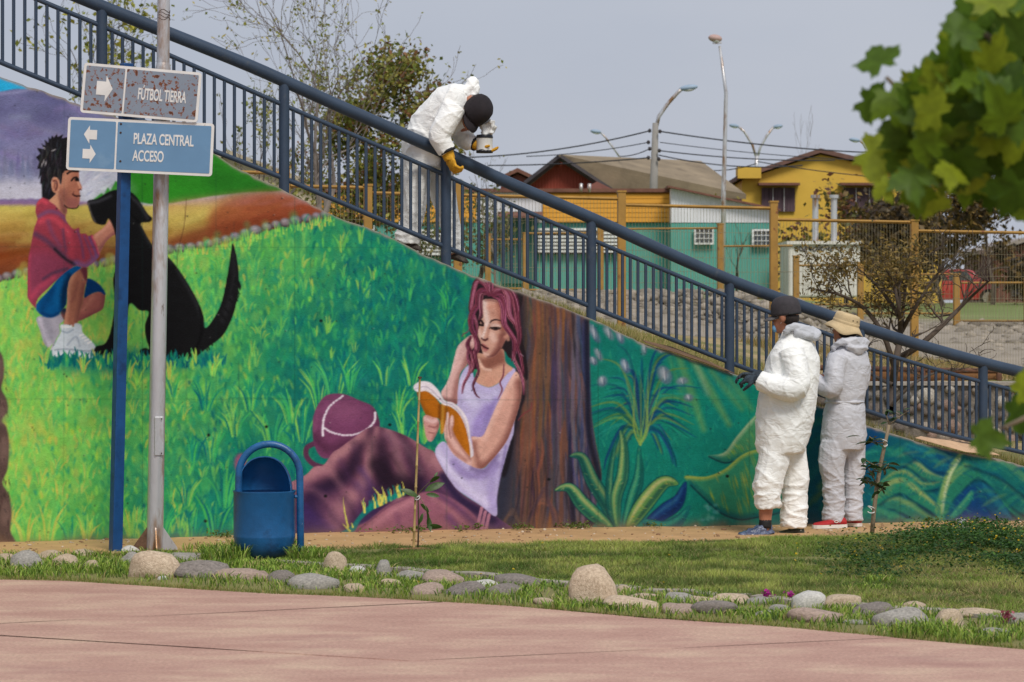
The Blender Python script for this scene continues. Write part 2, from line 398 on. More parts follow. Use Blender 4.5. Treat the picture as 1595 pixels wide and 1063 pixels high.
    for (x, y) in dabs:
        t = np.clip((x * .62 + y * .4 - 232) / 370, 0, 1) + R.uniform(-.22, .22)
        u = R.rand()
        if t < .35: col = (196, 186, 84) if u < .42 else ((150, 206, 84) if u < .75 else (74, 170, 92))
        elif t < .7: col = (172, 188, 74) if u < .16 else ((116, 198, 88) if u < .55 else (34, 140, 98))
        else: col = (92, 178, 88) if u < .22 else ((26, 128, 102) if u < .62 else (8, 88, 94))
        L = R.uniform(5, 17); lean = R.uniform(-.5, .5)
        P.stroke([(x, y), (x + lean * L * .4, y - L * .6), (x + lean * L, y - L)], R.uniform(2, 5.5), jit(col, 12), R.uniform(.25, .65), R.uniform(.7, 1.8), 3, 'both')
    def tuft(x, y, n, h, spread, cols, w=3.2, a=.95, lean=0):
        for k in range(n):
            s = R.uniform(-1, 1) + lean
            hh = h * R.uniform(.55, 1.05)
            bx = x + s * spread * .25 + R.uniform(-2, 2)
            P.stroke([(bx, y + R.uniform(-2, 2)), (bx + s * spread * .35, y - hh * .6), (bx + s * spread, y - hh)], w * R.uniform(.7, 1.15), jit(cols[R.randint(len(cols))], 8), a, .6, 4, (.35 * w, w, .8 * w, .2))
    lime = [(146, 200, 88), (192, 184, 84), (120, 194, 90)]; mid = [(100, 186, 92), (60, 166, 98), (132, 190, 86), (170, 186, 80)]; teal = [(24, 130, 104), (12, 104, 104), (70, 172, 92)]; dark = [(10, 96, 104), (14, 110, 104), (24, 134, 106)]
    for i in range(440):
        x = R.uniform(-255, 750); y = R.uniform(topy(x) + 18, 875)
        t = (x * .62 + y * .4 - 232) / 370 + R.uniform(-.12, .12)
        cols = lime if t < .42 else (mid if t < .8 else teal)
        tuft(x, y, R.randint(5, 10), R.uniform(16, 30), R.uniform(6, 14), cols, R.uniform(2, 3.4), R.uniform(.35, .75))
    for (x, y, h, n, cols) in [(10, 842, 60, 14, lime), (40, 846, 48, 12, lime), (75, 845, 62, 14, lime), (110, 846, 40, 12, mid), (135, 844, 44, 10, lime), (205, 836, 50, 10, lime), (300, 840, 48, 14, teal), (335, 838, 72, 16, teal), (350, 790, 84, 14, teal), (395, 830, 60, 12, mid), (425, 700, 60, 14, mid), (470, 690, 74, 14, mid), (500, 640, 66, 16, mid), (520, 620, 74, 16, mid), (545, 612, 60, 14, teal), (455, 660, 60, 12, mid), (365, 680, 60, 16, mid), (390, 640, 50, 14, mid), (560, 470, 40, 10, teal), (620, 650, 50, 12, mid), (600, 600, 46, 12, mid), (640, 600, 52, 12, mid), (630, 690, 56, 14, mid), (660, 690, 44, 12, mid), (690, 520, 36, 10, teal), (655, 540, 38, 10, mid), (270, 620, 40, 12, mid), (320, 640, 50, 12, teal), (330, 720, 56, 12, mid), (700, 480, 30, 8, teal), (255, 830, 50, 12, mid), (290, 790, 50, 12, mid), (300, 720, 48, 12, teal)]:
        tuft(x, y, n, h, h * .45, teal + mid[:3] if cols is mid else cols, 3.2, .75)
    # clover of grass along the row of stones
    for i in range(420):
        x = R.uniform(-255, 520); y = stone_y(x) + R.uniform(2, 12)
        P.stroke([(x, y + 6), (x + R.uniform(-3, 3), y - R.uniform(3, 11))], R.uniform(1.8, 3), jit(lime[R.randint(3)], 10), .85, .6, 2, 'end')
    # ---- shape at the far left edge (brown, hairy)
    bm_ = P.fill([(-60, 545), (-10, 545), (4, 556), (6, 585), (2, 605), (10, 622), (12, 640), (2, 655), (10, 665), (14, 690), (12, 730), (4, 752), (14, 772), (18, 800), (16, 826), (20, 852), (-60, 856)], (84, 66, 62), 1)
    for (x, y) in [(-4, 575), (2, 640), (6, 700), (8, 800)]:
        P.blob(x, y, 8, 22, (122, 98, 90), .7, 4)
    for i in range(60):
        x = R.uniform(-20, 14); y = R.uniform(560, 850)
        P.stroke([(x, y), (x + R.uniform(0, 6), y + R.uniform(6, 16))], 1.6, jit((58, 44, 44), 10), .7, .5, 2, 'end')
    # ---- boy
    A = crop(40, 200, 6.64); A2 = crop(40, 300, 6.64); A3 = crop(40, 410, 6.64)
    skin, skl, skd = (160, 102, 82), (200, 142, 114), (122, 72, 66)
    bid = np.zeros((MH, MW), np.float32)
    def part(pts, col, soft=.5, smooth=True):
        R_ = P.fill(pts, col, soft, 1, smooth); f = P.full(R_); np.maximum(bid, f, out=bid); return f
    # shadow grass under boy and dog
    P.fill([(70, 540), (120, 535), (200, 545), (330, 545), (345, 560), (300, 572), (180, 580), (90, 572)], (18, 112, 108), 7, .8)
    part(A3([(110, 575), (180, 550), (330, 530), (370, 525), (395, 590), (350, 640), (355, 720), (310, 800), (280, 900), (240, 880), (190, 830), (150, 700)]), (164, 160, 172))
    P.stroke(A3([(150, 570), (200, 700), (260, 880)]), 7, (196, 190, 204), .8, 1); P.stroke(A3([(210, 600), (250, 750)]), 14, (140, 138, 152), .6, 3)
    part(A3([(360, 500), (415, 470), (412, 580), (385, 570)]), skd)
    part(A3([(105, 460), (130, 400), (250, 270), (380, 110), (500, 40), (560, 35), (570, 60), (500, 110), (460, 160), (440, 220), (430, 300), (420, 420), (380, 480), (330, 540), (250, 565), (180, 550), (120, 500)]), (6, 84, 142))
    P.clip = bid
    P.stroke(A3([(440, 150), (400, 300), (400, 480)]), 12, (4, 34, 66), .8, 4); P.stroke(A3([(280, 280), (200, 420), (160, 520)]), 9, (4, 58, 108), .6, 4); P.stroke(A3([(180, 520), (260, 550), (340, 520)]), 5, (4, 50, 98), .7, 2)
    P.stroke(A3([(400, 140), (340, 260), (320, 420)]), 8, (16, 106, 168), .6, 4)
    P.clip = None
    f = part(A3([(600, 360), (680, 318), (760, 298), (820, 320), (812, 420), (790, 480), (700, 530), (540, 600), (560, 500), (590, 400)]), (154, 90, 82))
    P.clip = f; P.stroke(A3([(820, 340), (800, 470), (700, 530), (560, 600)]), 9, (112, 62, 66), .7, 4); P.stroke(A3([(700, 340), (640, 420), (600, 480)]), 8, (186, 122, 104), .6, 4); P.clip = None
    part(A3([(640, 160), (720, 190), (780, 240), (825, 310), (815, 330), (760, 298), (680, 318), (605, 358), (620, 250)]), (5, 54, 104))
    f = part(A3([(570, 55), (600, 38), (636, 60), (636, 160), (612, 260), (592, 400), (562, 500), (540, 610), (495, 660), (450, 640), (395, 640), (410, 540), (430, 420), (435, 260), (460, 160), (500, 110)]), skin)
    P.clip = f
    P.stroke(A3([(500, 110), (450, 220), (430, 420), (405, 620)]), 7, skl, .8, 3); P.fill(A3([(565, 60), (640, 40), (640, 180), (610, 170), (590, 120)]), (98, 46, 56), 1.2); P.stroke(A3([(600, 220), (570, 400), (530, 600)]), 7, skd, .7, 3); P.stroke(A3([(540, 200), (500, 360), (470, 400)]), 4, skd, .5, 2)
    P.clip = None
    part(A3([(360, 640), (450, 640), (495, 665), (510, 625), (575, 640), (590, 720), (660, 790), (720, 860), (715, 940), (690, 980), (590, 985), (320, 970), (275, 940), (280, 880), (330, 780), (365, 710)]), (196, 206, 214))
    P.clip = bid
    P.stroke(A3([(365, 700), (430, 720), (490, 690)]), 2.5, (150, 164, 178), .9, .8); P.stroke(A3([(300, 900), (420, 890), (620, 910), (700, 900)]), 2.5, (140, 150, 162), .8, .8); P.stroke(A3([(430, 850), (520, 760), (560, 860)]), 3, (158, 170, 184), .8, 1)
    P.stroke(A3([(380, 660), (470, 655)]), 4, (232, 238, 242), .9, 1); P.stroke(A3([(300, 950), (460, 940), (660, 960)]), 5, (228, 230, 236), .8, 1)
    for k in range(4): P.stroke(A3([(560 + k * 28, 750 + k * 26), (600 + k * 26, 735 + k * 26)]), 2.6, (240, 244, 248), 1, .6)
    P.clip = None
    f = part([(67, 308), (77, 312), (87, 321), (96, 329), (102, 335), (103, 344), (114, 357), (123, 355), (125, 364), (133, 364), (138, 368), (144, 366), (148, 375), (155, 395), (151, 404), (136, 416), (126, 416), (118, 414), (106, 421), (95, 430), (75, 449), (60, 464), (56, 475), (55, 480), (44, 466), (43, 450), (44, 405), (46, 393), (53, 357), (58, 342), (55, 329), (58, 316)], (150, 58, 74))
    P.clip = f
    P.fill([(40, 400), (75, 392), (115, 412), (95, 440), (50, 470), (38, 440)], (140, 64, 92), 8, .8)
    for (pts, w, c, a, s) in [([(60, 338), (75, 330), (92, 333), (104, 345)], 6, (116, 72, 106), .9, 2.5), ([(58, 316), (64, 312), (72, 316)], 7, (192, 70, 86), .8, 2), ([(62, 345), (80, 340), (96, 350), (108, 365)], 8, (196, 72, 88), .8, 3),
                              ([(55, 365), (72, 375), (95, 395), (115, 411)], 8, (92, 58, 84), .85, 3), ([(85, 388), (100, 402), (116, 412)], 4, (42, 34, 44), .95, 1.6), ([(75, 345), (82, 365), (95, 385)], 6, (122, 70, 102), .7, 3), ([(98, 358), (100, 375), (103, 392)], 4, (104, 62, 92), .75, 2),
                              ([(108, 365), (112, 385), (110, 400)], 9, (188, 68, 84), .6, 4), ([(121, 360), (127, 380), (130, 402)], 3.5, (108, 64, 100), .8, 1.8), ([(131, 368), (138, 385), (144, 404)], 3, (112, 66, 104), .8, 1.6), ([(139, 370), (146, 386), (151, 400)], 4, (98, 74, 128), .7, 1.6), ([(144, 368), (151, 384), (155, 396)], 3, (206, 86, 112), .9, 1),
                              ([(120, 410), (134, 414), (150, 402)], 9, (118, 92, 142), .7, 4), ([(68, 435), (85, 425), (104, 419)], 5, (84, 58, 84), .8, 2), ([(50, 462), (62, 448), (84, 432)], 8, (192, 72, 98), .7, 3), ([(47, 395), (45, 430), (48, 468)], 4, (180, 66, 92), .6, 2)]:
        P.stroke(pts, w, c, a, s)
    P.clip = None
    f = part([(145, 368), (160, 356), (169, 344), (172, 333), (182, 326), (196, 320), (203, 326), (204, 346), (198, 354), (185, 364), (176, 367), (165, 377), (155, 394), (151, 380)], (192, 128, 108))
    P.clip = f; P.stroke([(154, 392), (166, 375), (180, 364), (200, 354)], 7, (142, 84, 84), .8, 2.5); P.stroke([(150, 368), (168, 352), (178, 336)], 5, (214, 156, 132), .7, 2); P.clip = None
    f = part(A([(300, 690), (350, 640), (360, 700), (400, 790), (430, 825), (418, 895), (370, 870), (310, 800), (240, 745)]), (196, 142, 112))
    P.clip = f; P.fill(A([(345, 640), (440, 820), (425, 900), (365, 870), (350, 760)]), skd, 2, .9); P.clip = None
    f = part(A([(372, 470), (400, 435), (500, 425), (548, 440), (553, 540), (580, 600), (578, 632), (558, 650), (562, 690), (556, 770), (520, 828), (440, 822), (400, 790), (360, 700), (345, 640), (345, 570), (370, 580)]), skin)
    P.clip = f
    P.fill(A([(372, 440), (480, 470), (440, 560), (400, 640), (360, 640), (340, 560)]), (192, 134, 108), 4, .8); P.fill(A([(430, 720), (560, 740), (520, 830), (430, 830)]), (140, 84, 80), 3, .8); P.fill(A([(360, 640), (430, 640), (420, 790), (370, 730)]), (132, 82, 74), 3, .7)
    P.stroke(A([(540, 560), (562, 610)]), 3, (206, 150, 124), .8, 1.2); P.clip = None
    P.stroke(A([(402, 795), (440, 826), (520, 830), (548, 800)]), 1.6, (24, 18, 20), .95, .5); P.stroke(A([(430, 470), (470, 447), (545, 446)]), 3, (22, 18, 20), 1, .6); P.stroke(A([(474, 542), (500, 512), (530, 510), (548, 540)]), 2.6, (16, 14, 16), 1, .6); P.blob(*A([(528, 530)])[0], 3.2, 3.2, (20, 16, 18), 1, .6)
    P.stroke(A([(486, 684), (520, 702), (562, 700)]), 2.4, (40, 16, 20), 1, .6); P.stroke(A([(545, 640), (565, 632), (575, 640)]), 1.6, (90, 44, 44), .9, .6); P.stroke(A([(500, 655), (486, 684)]), 1.4, (104, 58, 54), .8, .7)
    hair = A([(105, 300), (150, 265), (116, 206), (188, 214), (162, 158), (206, 184), (194, 118), (236, 150), (235, 88), (256, 116), (275, 72), (290, 100), (320, 62), (332, 90), (388, 62), (374, 104), (430, 92), (520, 120), (570, 190), (592, 280), (580, 380), (548, 448), (470, 430), (405, 442), (382, 470), (370, 582), (346, 568), (322, 512), (282, 508), (262, 560), (276, 632), (318, 672), (270, 722), (245, 742), (168, 714), (164, 580), (148, 572), (158, 482), (134, 528), (146, 424), (116, 420), (140, 350)])
    f = part(hair, (26, 25, 29), .4, False)
    P.clip = f
    for i in range(60):
        x = R.uniform(140, 400); y = R.uniform(100, 600)
        P.stroke(A([(x, y), (x + R.uniform(-30, 10), y + 50), (x + R.uniform(-40, 0), y + 110)]), R.uniform(1, 2.6), jit((58, 58, 66), 14), .5, .8, 3, 'both')
    for (a, b) in [((180, 190), (205, 225)), ((190, 320), (180, 380)), ((215, 330), (200, 400)), ((260, 240), (320, 215)), ((175, 350), (160, 410))]: P.stroke(A([a, b]), 2, (168, 164, 166), .9, .6, 3, 'both')
    P.clip = None
    f = part(A([(268, 540), (300, 504), (340, 530), (352, 590), (335, 660), (300, 668), (272, 630)]), (192, 134, 106))
    P.stroke(A([(290, 545), (318, 550), (325, 600), (310, 640)]), 3, (96, 52, 50), .9, 1); P.stroke(A([(300, 570), (296, 620)]), 2, (110, 62, 56), .8, .8)
    ids['mural_boy'] = bid > .5
    # ---- dog
    D = crop(130, 290, 3.8)
    dogp = D([(25, 90), (80, 75), (150, 35), (200, 22), (270, 32), (310, 60), (345, 110), (380, 165), (407, 192), (388, 214), (340, 220), (355, 260), (400, 340), (450, 390), (510, 430), (560, 490), (620, 580), (680, 690), (710, 770), (722, 842), (780, 770), (820, 680), (850, 540), (868, 430), (882, 340), (902, 400), (915, 480), (920, 560), (912, 650), (890, 750), (862, 820), (820, 890), (745, 948), (680, 1000), (640, 1038), (600, 1010), (510, 1036), (430, 1010), (330, 1000), (335, 972), (365, 958), (390, 965), (370, 900), (365, 820), (385, 745), (330, 735), (275, 695), (255, 800), (235, 900), (225, 980), (150, 1010), (70, 985), (75, 950), (130, 930), (165, 840), (185, 690), (175, 560), (190, 480), (190, 300), (150, 195), (125, 230), (65, 215), (40, 160)])
    Rg = P.fill(dogp, (19, 19, 21), .5); dogm = P.full(Rg)
    P.clip = dogm
    for (pts, w, c, a, s) in [([(30, 100), (90, 90), (160, 60)], 5, (70, 70, 78), .6, 2), ([(270, 60), (330, 110), (380, 190)], 5, (58, 58, 64), .6, 2), ([(340, 230), (400, 350), (520, 450)], 5, (48, 52, 56), .6, 3), ([(560, 500), (660, 680), (715, 820)], 6, (44, 46, 50), .6, 3), ([(690, 720), (700, 860), (660, 980)], 4, (6, 6, 8), .7, 2), ([(885, 400), (890, 600), (820, 800)], 8, (40, 40, 44), .6, 4), ([(280, 80), (260, 140), (330, 215)], 3, (8, 8, 10), .8, 1.5), ([(28, 100), (45, 160), (70, 214)], 2, (120, 112, 112), .6, 1)]:
        P.stroke(D(pts), w, c, a, s)
    P.clip = None
    for k in range(26):                                    # ragged tail hair
        t = R.rand(); x, y = D([(920 - 200 * t ** 1.6, 560 + 400 * t)])[0]
        P.stroke([(x - 5, y - 6), (x + 1, y + 1), (x + 4, y + 8)], 4, (20, 20, 22), 1, .6, 3, 'end')
    ids['mural_dog'] = dogm > .5
    for i in range(120):                                   # teal blades over feet
        x = R.uniform(62, 350); y = 566 + R.uniform(-4, 10)
        tuft(x, y, 3, R.uniform(12, 24), 6, dark if R.rand() < .75 else mid, 3, .9)
    for (x, y) in [(70, 566), (130, 580), (200, 590), (215, 600), (265, 590), (330, 585)]: tuft(x, y, 7, 30, 12, lime, 3, .9)
    # ---- tree trunk
    trunk = [(790, 390), (850, 400), (915, 420), (918, 494), (919, 580), (921, 640), (928, 690), (937, 738), (930, 780), (912, 826), (770, 830), (774, 770), (788, 700), (803, 640), (812, 560), (806, 480)]
    Rg = P.fill(trunk, (98, 68, 60), .8); tm = P.full(Rg); P.clip = tm
    for i in range(210):
        x = R.uniform(800, 925); t = (x - 805) / 115
        x0 = x; L = R.uniform(60, 200); y = R.uniform(430, 760)
        u = R.rand()
        if t < .45: col = (130, 82, 54) if u < .3 else ((112, 74, 60) if u < .62 else ((70, 56, 60) if u < .85 else (60, 60, 76)))
        elif t < .7: col = (134, 86, 52) if u < .2 else ((96, 78, 92) if u < .55 else (62, 60, 78))
        else: col = (58, 68, 104) if u < .45 else ((38, 40, 58) if u < .8 else (104, 88, 104))
        fl = (x - 862) / 60 * 10
        P.stroke([(x, y), (x + R.uniform(-4, 4), y + L * .35), (x + R.uniform(-4, 4) + fl * .3, y + L * .7), (x + fl, y + L)], R.uniform(2.5, 7), jit(col, 9), R.uniform(.45, .85), 1.2, 5, 'both')
    P.stroke([(914, 490), (915, 600), (918, 680), (934, 745)], 9, (26, 28, 44), .9, 3)
    P.stroke([(809, 460), (812, 560), (806, 640), (790, 720), (776, 820)], 14, (34, 32, 44), .8, 5)
    P.fill([(770, 700), (800, 690), (806, 830), (764, 830)], (44, 48, 64), 8, .8)
    for k in range(5): P.stroke([(820 - k * 1, 824), (826 + k * 3, 796 - k * 4), (845 + k, 784 - k * 6), (866 - k * 3, 798 - k * 4), (874 - k * 2, 824)], 4, (128 - k * 12, 84 - k * 6, 68), .7, 1.5)
    for k in range(3): P.stroke([(782, 824), (788 + k * 2, 808 - k * 3), (800, 802 - k * 4), (812, 822)], 4, (92, 72, 66), .6, 1.5)
    for i in range(14):
        x = R.uniform(805, 915); P.stroke([(x, R.uniform(690, 740)), (x + R.uniform(-5, 5), 775), (x + (x - 860) * .25, 826)], 3, (36, 32, 42), .5, 1.4, 5, 'both')
    P.clip = None
    ids['mural_tree_trunk'] = tm > .5
    # ---- girl
    gid = np.zeros((MH, MW), np.float32)
    def gp(pts, col, soft=.5, smooth=True):
        R_ = P.fill(pts, col, soft, 1, smooth); f = P.full(R_); np.maximum(gid, f, out=gid); return f
    H5 = crop(700, 420, 7.593); H6 = crop(640, 540, 5.315); H7 = crop(460, 640, 4.69)
    # backpack
    P.stroke([(492, 690), (478, 698), (478, 712), (490, 724), (508, 729)], 8, (84, 46, 72), 1, .8)
    f = gp([(487, 657), (491, 640), (499, 625), (511, 615), (535, 614), (560, 624), (580, 633), (589, 650), (590, 668), (570, 676), (548, 692), (520, 712), (500, 712), (489, 690)], (112, 60, 94))
    P.clip = f; P.blob(535, 640, 30, 16, (142, 84, 118), .6, 7); P.stroke([(490, 680), (510, 700), (545, 690)], 16, (74, 38, 62), .7, 6); P.stroke([(588, 640), (588, 665), (560, 680)], 8, (80, 42, 66), .7, 4); P.stroke([(495, 640), (490, 670)], 6, (136, 78, 112), .5, 3); P.clip = None
    for pts in ([(534, 617), (515, 632), (505, 650), (503, 668), (503, 679)], [(503, 666), (520, 675), (545, 678), (570, 670), (583, 656), (584, 643)]):
        q = cr(pts, 10)
        for i in range(len(q)): P.blob(q[i][0] + R.uniform(-.4, .4), q[i][1] + R.uniform(-.5, .5), 1.7, 1.5, (222, 214, 226), .9, .5)
    # trousers
    f = gp(H7([(-400, 900), (-330, 780), (-200, 640), (-60, 540), (40, 490), (90, 460), (140, 410), (210, 395), (270, 310), (330, 270), (480, 160), (560, 118), (640, 125), (800, 180), (950, 270), (1020, 310), (1080, 430), (1200, 590), (1350, 690), (1470, 775), (1460, 930), (-400, 930)]), (122, 78, 96))
    gid[:, :366 - MX0] = 0
    P.clip = f
    dx_, dy_ = xx - 592, yy - 640; th = np.arctan2(dy_, dx_); rr_ = np.hypot(dx_, dy_); fo = np.sin(11 * th + 1.1 * np.sin(rr_ / 34) + 2.2 * (n40 - .5)) * .5 + .5; fo = fo * (.35 + .65 * np.clip((rr_ - 25) / 60, 0, 1)) + .35 * (1 - np.clip((rr_ - 25) / 60, 0, 1))
    topl = np.exp(-np.clip(rr_ - 30, 0, 999) / 130); v_ = np.clip(fo * .8 + .25 * topl + .12 * (n14 - .5) - .1, 0, 1)
    pc = np.where((v_ < .5)[..., None], mixc((36, 22, 42), (104, 64, 84), v_ / .5), mixc((104, 64, 84), (182, 130, 136), (v_ - .5) / .5)); bl_ = np.clip((yy - 740) / 80, 0, 1) * (1 - v_) * .6; pc = pc * (1 - bl_[..., None]) + np.array((66, 48, 116), np.float32) * bl_[..., None]
    C[:] = C + (pc - C) * (f * .9)[..., None]
    for (pts, w, c, a, s) in [([(90, 490), (150, 450), (250, 440)], 80, (176, 126, 132), .75, 8), ([(500, 180), (545, 260), (560, 350)], 70, (178, 124, 128), .75, 7), ([(660, 160), (780, 240), (860, 340), (910, 440)], 56, (172, 126, 140), .7, 7), ([(940, 300), (980, 400), (1000, 470)], 50, (136, 88, 104), .6, 6),
                              ([(290, 330), (380, 270), (470, 190)], 60, (176, 126, 130), .7, 7), ([(590, 260), (620, 400), (700, 500), (880, 580)], 120, (42, 27, 44), .95, 8), ([(700, 330), (800, 470), (880, 560)], 60, (30, 20, 32), .9, 7), ([(680, 190), (740, 300), (860, 450), (880, 540)], 50, (70, 46, 72), .7, 6), ([(430, 240), (450, 380), (520, 500), (560, 620)], 55, (58, 38, 62), .85, 6), ([(330, 370), (400, 500), (480, 620), (500, 740)], 45, (70, 42, 76), .8, 6),
                              ([(240, 410), (310, 520), (400, 640)], 46, (170, 118, 126), .7, 6), ([(100, 560), (180, 640), (300, 800), (380, 880)], 60, (60, 38, 66), .8, 7), ([(60, 720), (140, 800), (260, 890)], 80, (60, 42, 104), .9, 7), ([(360, 640), (440, 780), (420, 900)], 60, (44, 28, 52), .85, 7), ([(480, 430), (540, 520), (560, 600)], 45, (72, 52, 116), .7, 6), ([(460, 540), (540, 620), (560, 700), (440, 860)], 60, (62, 42, 92), .8, 7),
                              ([(60, 560), (170, 600), (270, 700), (360, 810)], 46, (156, 106, 120), .65, 6), ([(640, 460), (700, 560), (660, 620)], 80, (34, 24, 40), .7, 8), ([(760, 500), (840, 590)], 80, (30, 22, 34), .75, 8), ([(940, 560), (1100, 560), (1180, 640)], 60, (84, 58, 100), .7, 8), ([(1080, 480), (1200, 640), (1350, 740), (1440, 800)], 60, (46, 34, 70), .85, 7)]:
        P.stroke(H7(pts), w / 4.69, c, a * .45, s * .8)
    P.stroke(H7([(600, 400), (700, 520), (860, 590)]), 26, (34, 22, 36), .8, 7); P.stroke(H7([(1080, 480), (1200, 640), (1350, 740), (1440, 800)]), 13, (40, 30, 62), .85, 4)
    lowleg = H7([(430, 900), (540, 800), (680, 690), (850, 622), (980, 590), (1120, 630), (1260, 720), (1330, 800), (1345, 900)])
    Rl = P.poly(lowleg, True, 1.2); P.put(Rl, (140, 88, 106))
    fl = P.full(Rl) * f; P.clip = fl
    for (pts, w, c, a, s) in [([(560, 850), (700, 740), (850, 660)], 60, (180, 124, 136), .7, 7), ([(740, 760), (760, 840), (740, 890)], 30, (112, 68, 94), .6, 5), ([(1000, 640), (1120, 720), (1230, 830)], 26, (160, 108, 120), .65, 4), ([(1060, 620), (1200, 720), (1330, 850)], 36, (84, 54, 92), .75, 6), ([(900, 720), (960, 800), (1000, 880)], 30, (116, 70, 98), .6, 5), ([(1120, 780), (1200, 880)], 40, (94, 60, 104), .7, 6), ([(440, 890), (560, 790), (700, 690), (850, 625)], 12, (98, 58, 84), .7, 2)]:
        P.stroke(H7(pts), w / 4.69, c, a, s * .85)
    P.clip = None
    P.fill(H7([(330, 890), (425, 885), (480, 800), (560, 730), (700, 655), (810, 610), (760, 600), (640, 640), (540, 690), (470, 760), (400, 850)]), (14, 112, 110), .8)
    for i in range(34):
        t = R.rand(); x, y = H7([(500 + 290 * t, 745 - 130 * t)])[0]
        P.stroke([(x, y), (x + R.uniform(-4, 1), y - R.uniform(6, 16)), (x + R.uniform(-7, 0), y - R.uniform(14, 24))], 3, jit((20, 130, 118) if R.rand() < .5 else (204, 196, 84), 8), .95, .5, 3, 'end')
    for (a, b, c) in [((385, 850), (360, 730), (348, 620)), ((400, 880), (370, 850), (340, 820)), ((420, 850), (415, 830), (408, 818)), ((640, 660), (600, 600), (560, 550)), ((660, 650), (645, 600), (630, 540))]: P.stroke(H7([a, b, c]), 3.4, (196, 194, 90), .95, .5, 4, 'end')
    for (a, b) in [((1322, 885), (1362, 710)), ((1356, 885), (1388, 740)), ((1388, 885), (1416, 760))]: P.stroke(H7([a, b]), 5, (168, 114, 134), .95, .7)
    # back hair mass / dark
    f = gp(H5([(345, 62), (300, 130), (275, 230), (260, 330), (250, 450), (230, 540), (235, 640), (240, 740), (262, 800), (205, 890), (225, 1000), (200, 1100), (330, 1180), (500, 1000), (640, 960), (700, 1040), (800, 1100), (900, 1300), (930, 1250), (905, 1000), (880, 900), (845, 700), (835, 500), (860, 400), (880, 200), (800, 60), (560, -60), (420, -40)]), (36, 28, 32))
    P.fill(H6([(830, 190), (900, 200), (940, 320), (945, 430), (900, 540), (860, 690), (840, 880), (790, 1063), (750, 1063), (800, 880), (850, 650), (920, 420), (900, 280)]), (30, 26, 34), 1.2)
    # tank top
    top = H6([(425, 215), (490, 150), (520, 250), (545, 292), (600, 326), (660, 336), (740, 292), (832, 183), (868, 208), (850, 350), (860, 560), (835, 765), (815, 860), (790, 960), (768, 1060), (740, 1250), (660, 1160), (440, 1110), (300, 1020), (195, 880), (270, 770), (400, 700), (380, 480), (392, 330)])
    shirt = H7([(1020, 300), (1085, 225), (1180, 330), (1290, 400), (1380, 420), (1450, 330), (1570, 205), (1540, 330), (1500, 480), (1472, 640), (1466, 772), (1350, 690), (1200, 590), (1145, 530), (1080, 430)])
    f1 = gp(H6([(425, 215), (490, 150), (520, 250), (545, 292), (600, 326), (660, 336), (740, 292), (832, 183), (868, 208), (850, 350), (860, 560), (835, 765), (700, 900), (480, 900), (400, 700), (380, 480), (392, 330)]), (176, 166, 206))
    f2 = gp(shirt, (176, 166, 206))
    P.clip = np.maximum(f1, f2)
    for (pts, w, c, a, s) in [([(440, 280), (470, 400), (520, 460)], 90, (202, 198, 226), .6, 9), ([(640, 520), (560, 640), (540, 740)], 90, (138, 118, 182), .7, 9), ([(700, 440), (640, 600), (600, 720)], 50, (124, 106, 168), .6, 7), ([(560, 400), (660, 420), (700, 380)], 50, (190, 184, 216), .5, 7)]: P.stroke(H6(pts), w / 5.315, c, a, s / 2)
    for (pts, w, c, a, s) in [([(1040, 300), (1120, 420), (1230, 540), (1400, 680)], 50, (208, 202, 230), .6, 7), ([(1160, 380), (1240, 460), (1380, 470), (1470, 390)], 60, (128, 110, 168), .6, 8), ([(1450, 420), (1430, 560), (1450, 720)], 60, (150, 136, 190), .5, 8), ([(1290, 420), (1380, 440), (1470, 330)], 36, (104, 86, 134), .6, 5), ([(1300, 520), (1380, 620)], 40, (192, 184, 218), .5, 6), ([(1540, 260), (1500, 480), (1475, 700)], 18, (112, 98, 154), .6, 4)]: P.stroke(H7(pts), w / 4.69, c, a, s / 2)
    P.clip = None
    # neck and chest
    f = gp(H6([(548, 60), (560, 150), (535, 280), (600, 326), (660, 336), (740, 292), (800, 225), (845, 182), (785, 130), (760, 20), (660, 70), (600, 60)]), (196, 148, 128))
    P.clip = f; P.fill(H6([(560, 90), (620, 95), (740, 10), (790, 130), (740, 150), (660, 190), (610, 190), (575, 130)]), (118, 70, 60), 3, .85); P.stroke(H6([(560, 110), (600, 180), (660, 195)]), 4, (224, 186, 170), .8, 1.5); P.fill(H6([(600, 260), (660, 250), (720, 280), (660, 330)]), (182, 130, 112), 4, .6); P.clip = None
    # her right arm
    f = gp([(726, 527), (736, 522), (743, 534), (730, 552), (728, 568), (717, 582), (713, 611), (711, 630), (693, 624), (687, 612), (695, 599), (702, 581), (707, 561), (713, 540)], (204, 164, 160))
    P.clip = f; P.stroke([(734, 545), (722, 575), (712, 600), (708, 628)], 10, (136, 88, 84), .75, 3.5); P.stroke([(690, 622), (712, 628)], 8, (112, 68, 68), .7, 3); P.stroke([(716, 540), (705, 570), (693, 604)], 5, (222, 190, 188), .6, 2); P.clip = None
    # book
    book = H6([(50, 375), (130, 368), (200, 418), (245, 478), (270, 468), (330, 498), (400, 558), (450, 658), (482, 758), (494, 905), (470, 922), (430, 860), (350, 740), (285, 700), (268, 712), (248, 718), (235, 602), (150, 592), (110, 540)])
    f = gp(book, (164, 94, 20))
    P.clip = f; P.stroke(H6([(265, 480), (262, 600), (262, 710)]), 6, (190, 138, 54), .9, 1.5); P.stroke(H6([(242, 490), (238, 600)]), 5, (104, 58, 16), .8, 2); P.stroke(H6([(60, 390), (110, 520), (160, 590)]), 8, (128, 72, 16), .6, 3); P.stroke(H6([(290, 520), (300, 640), (340, 740)]), 8, (128, 70, 14), .6, 3); P.stroke(H6([(400, 600), (440, 720), (470, 880)]), 7, (188, 112, 26), .6, 3); P.clip = None
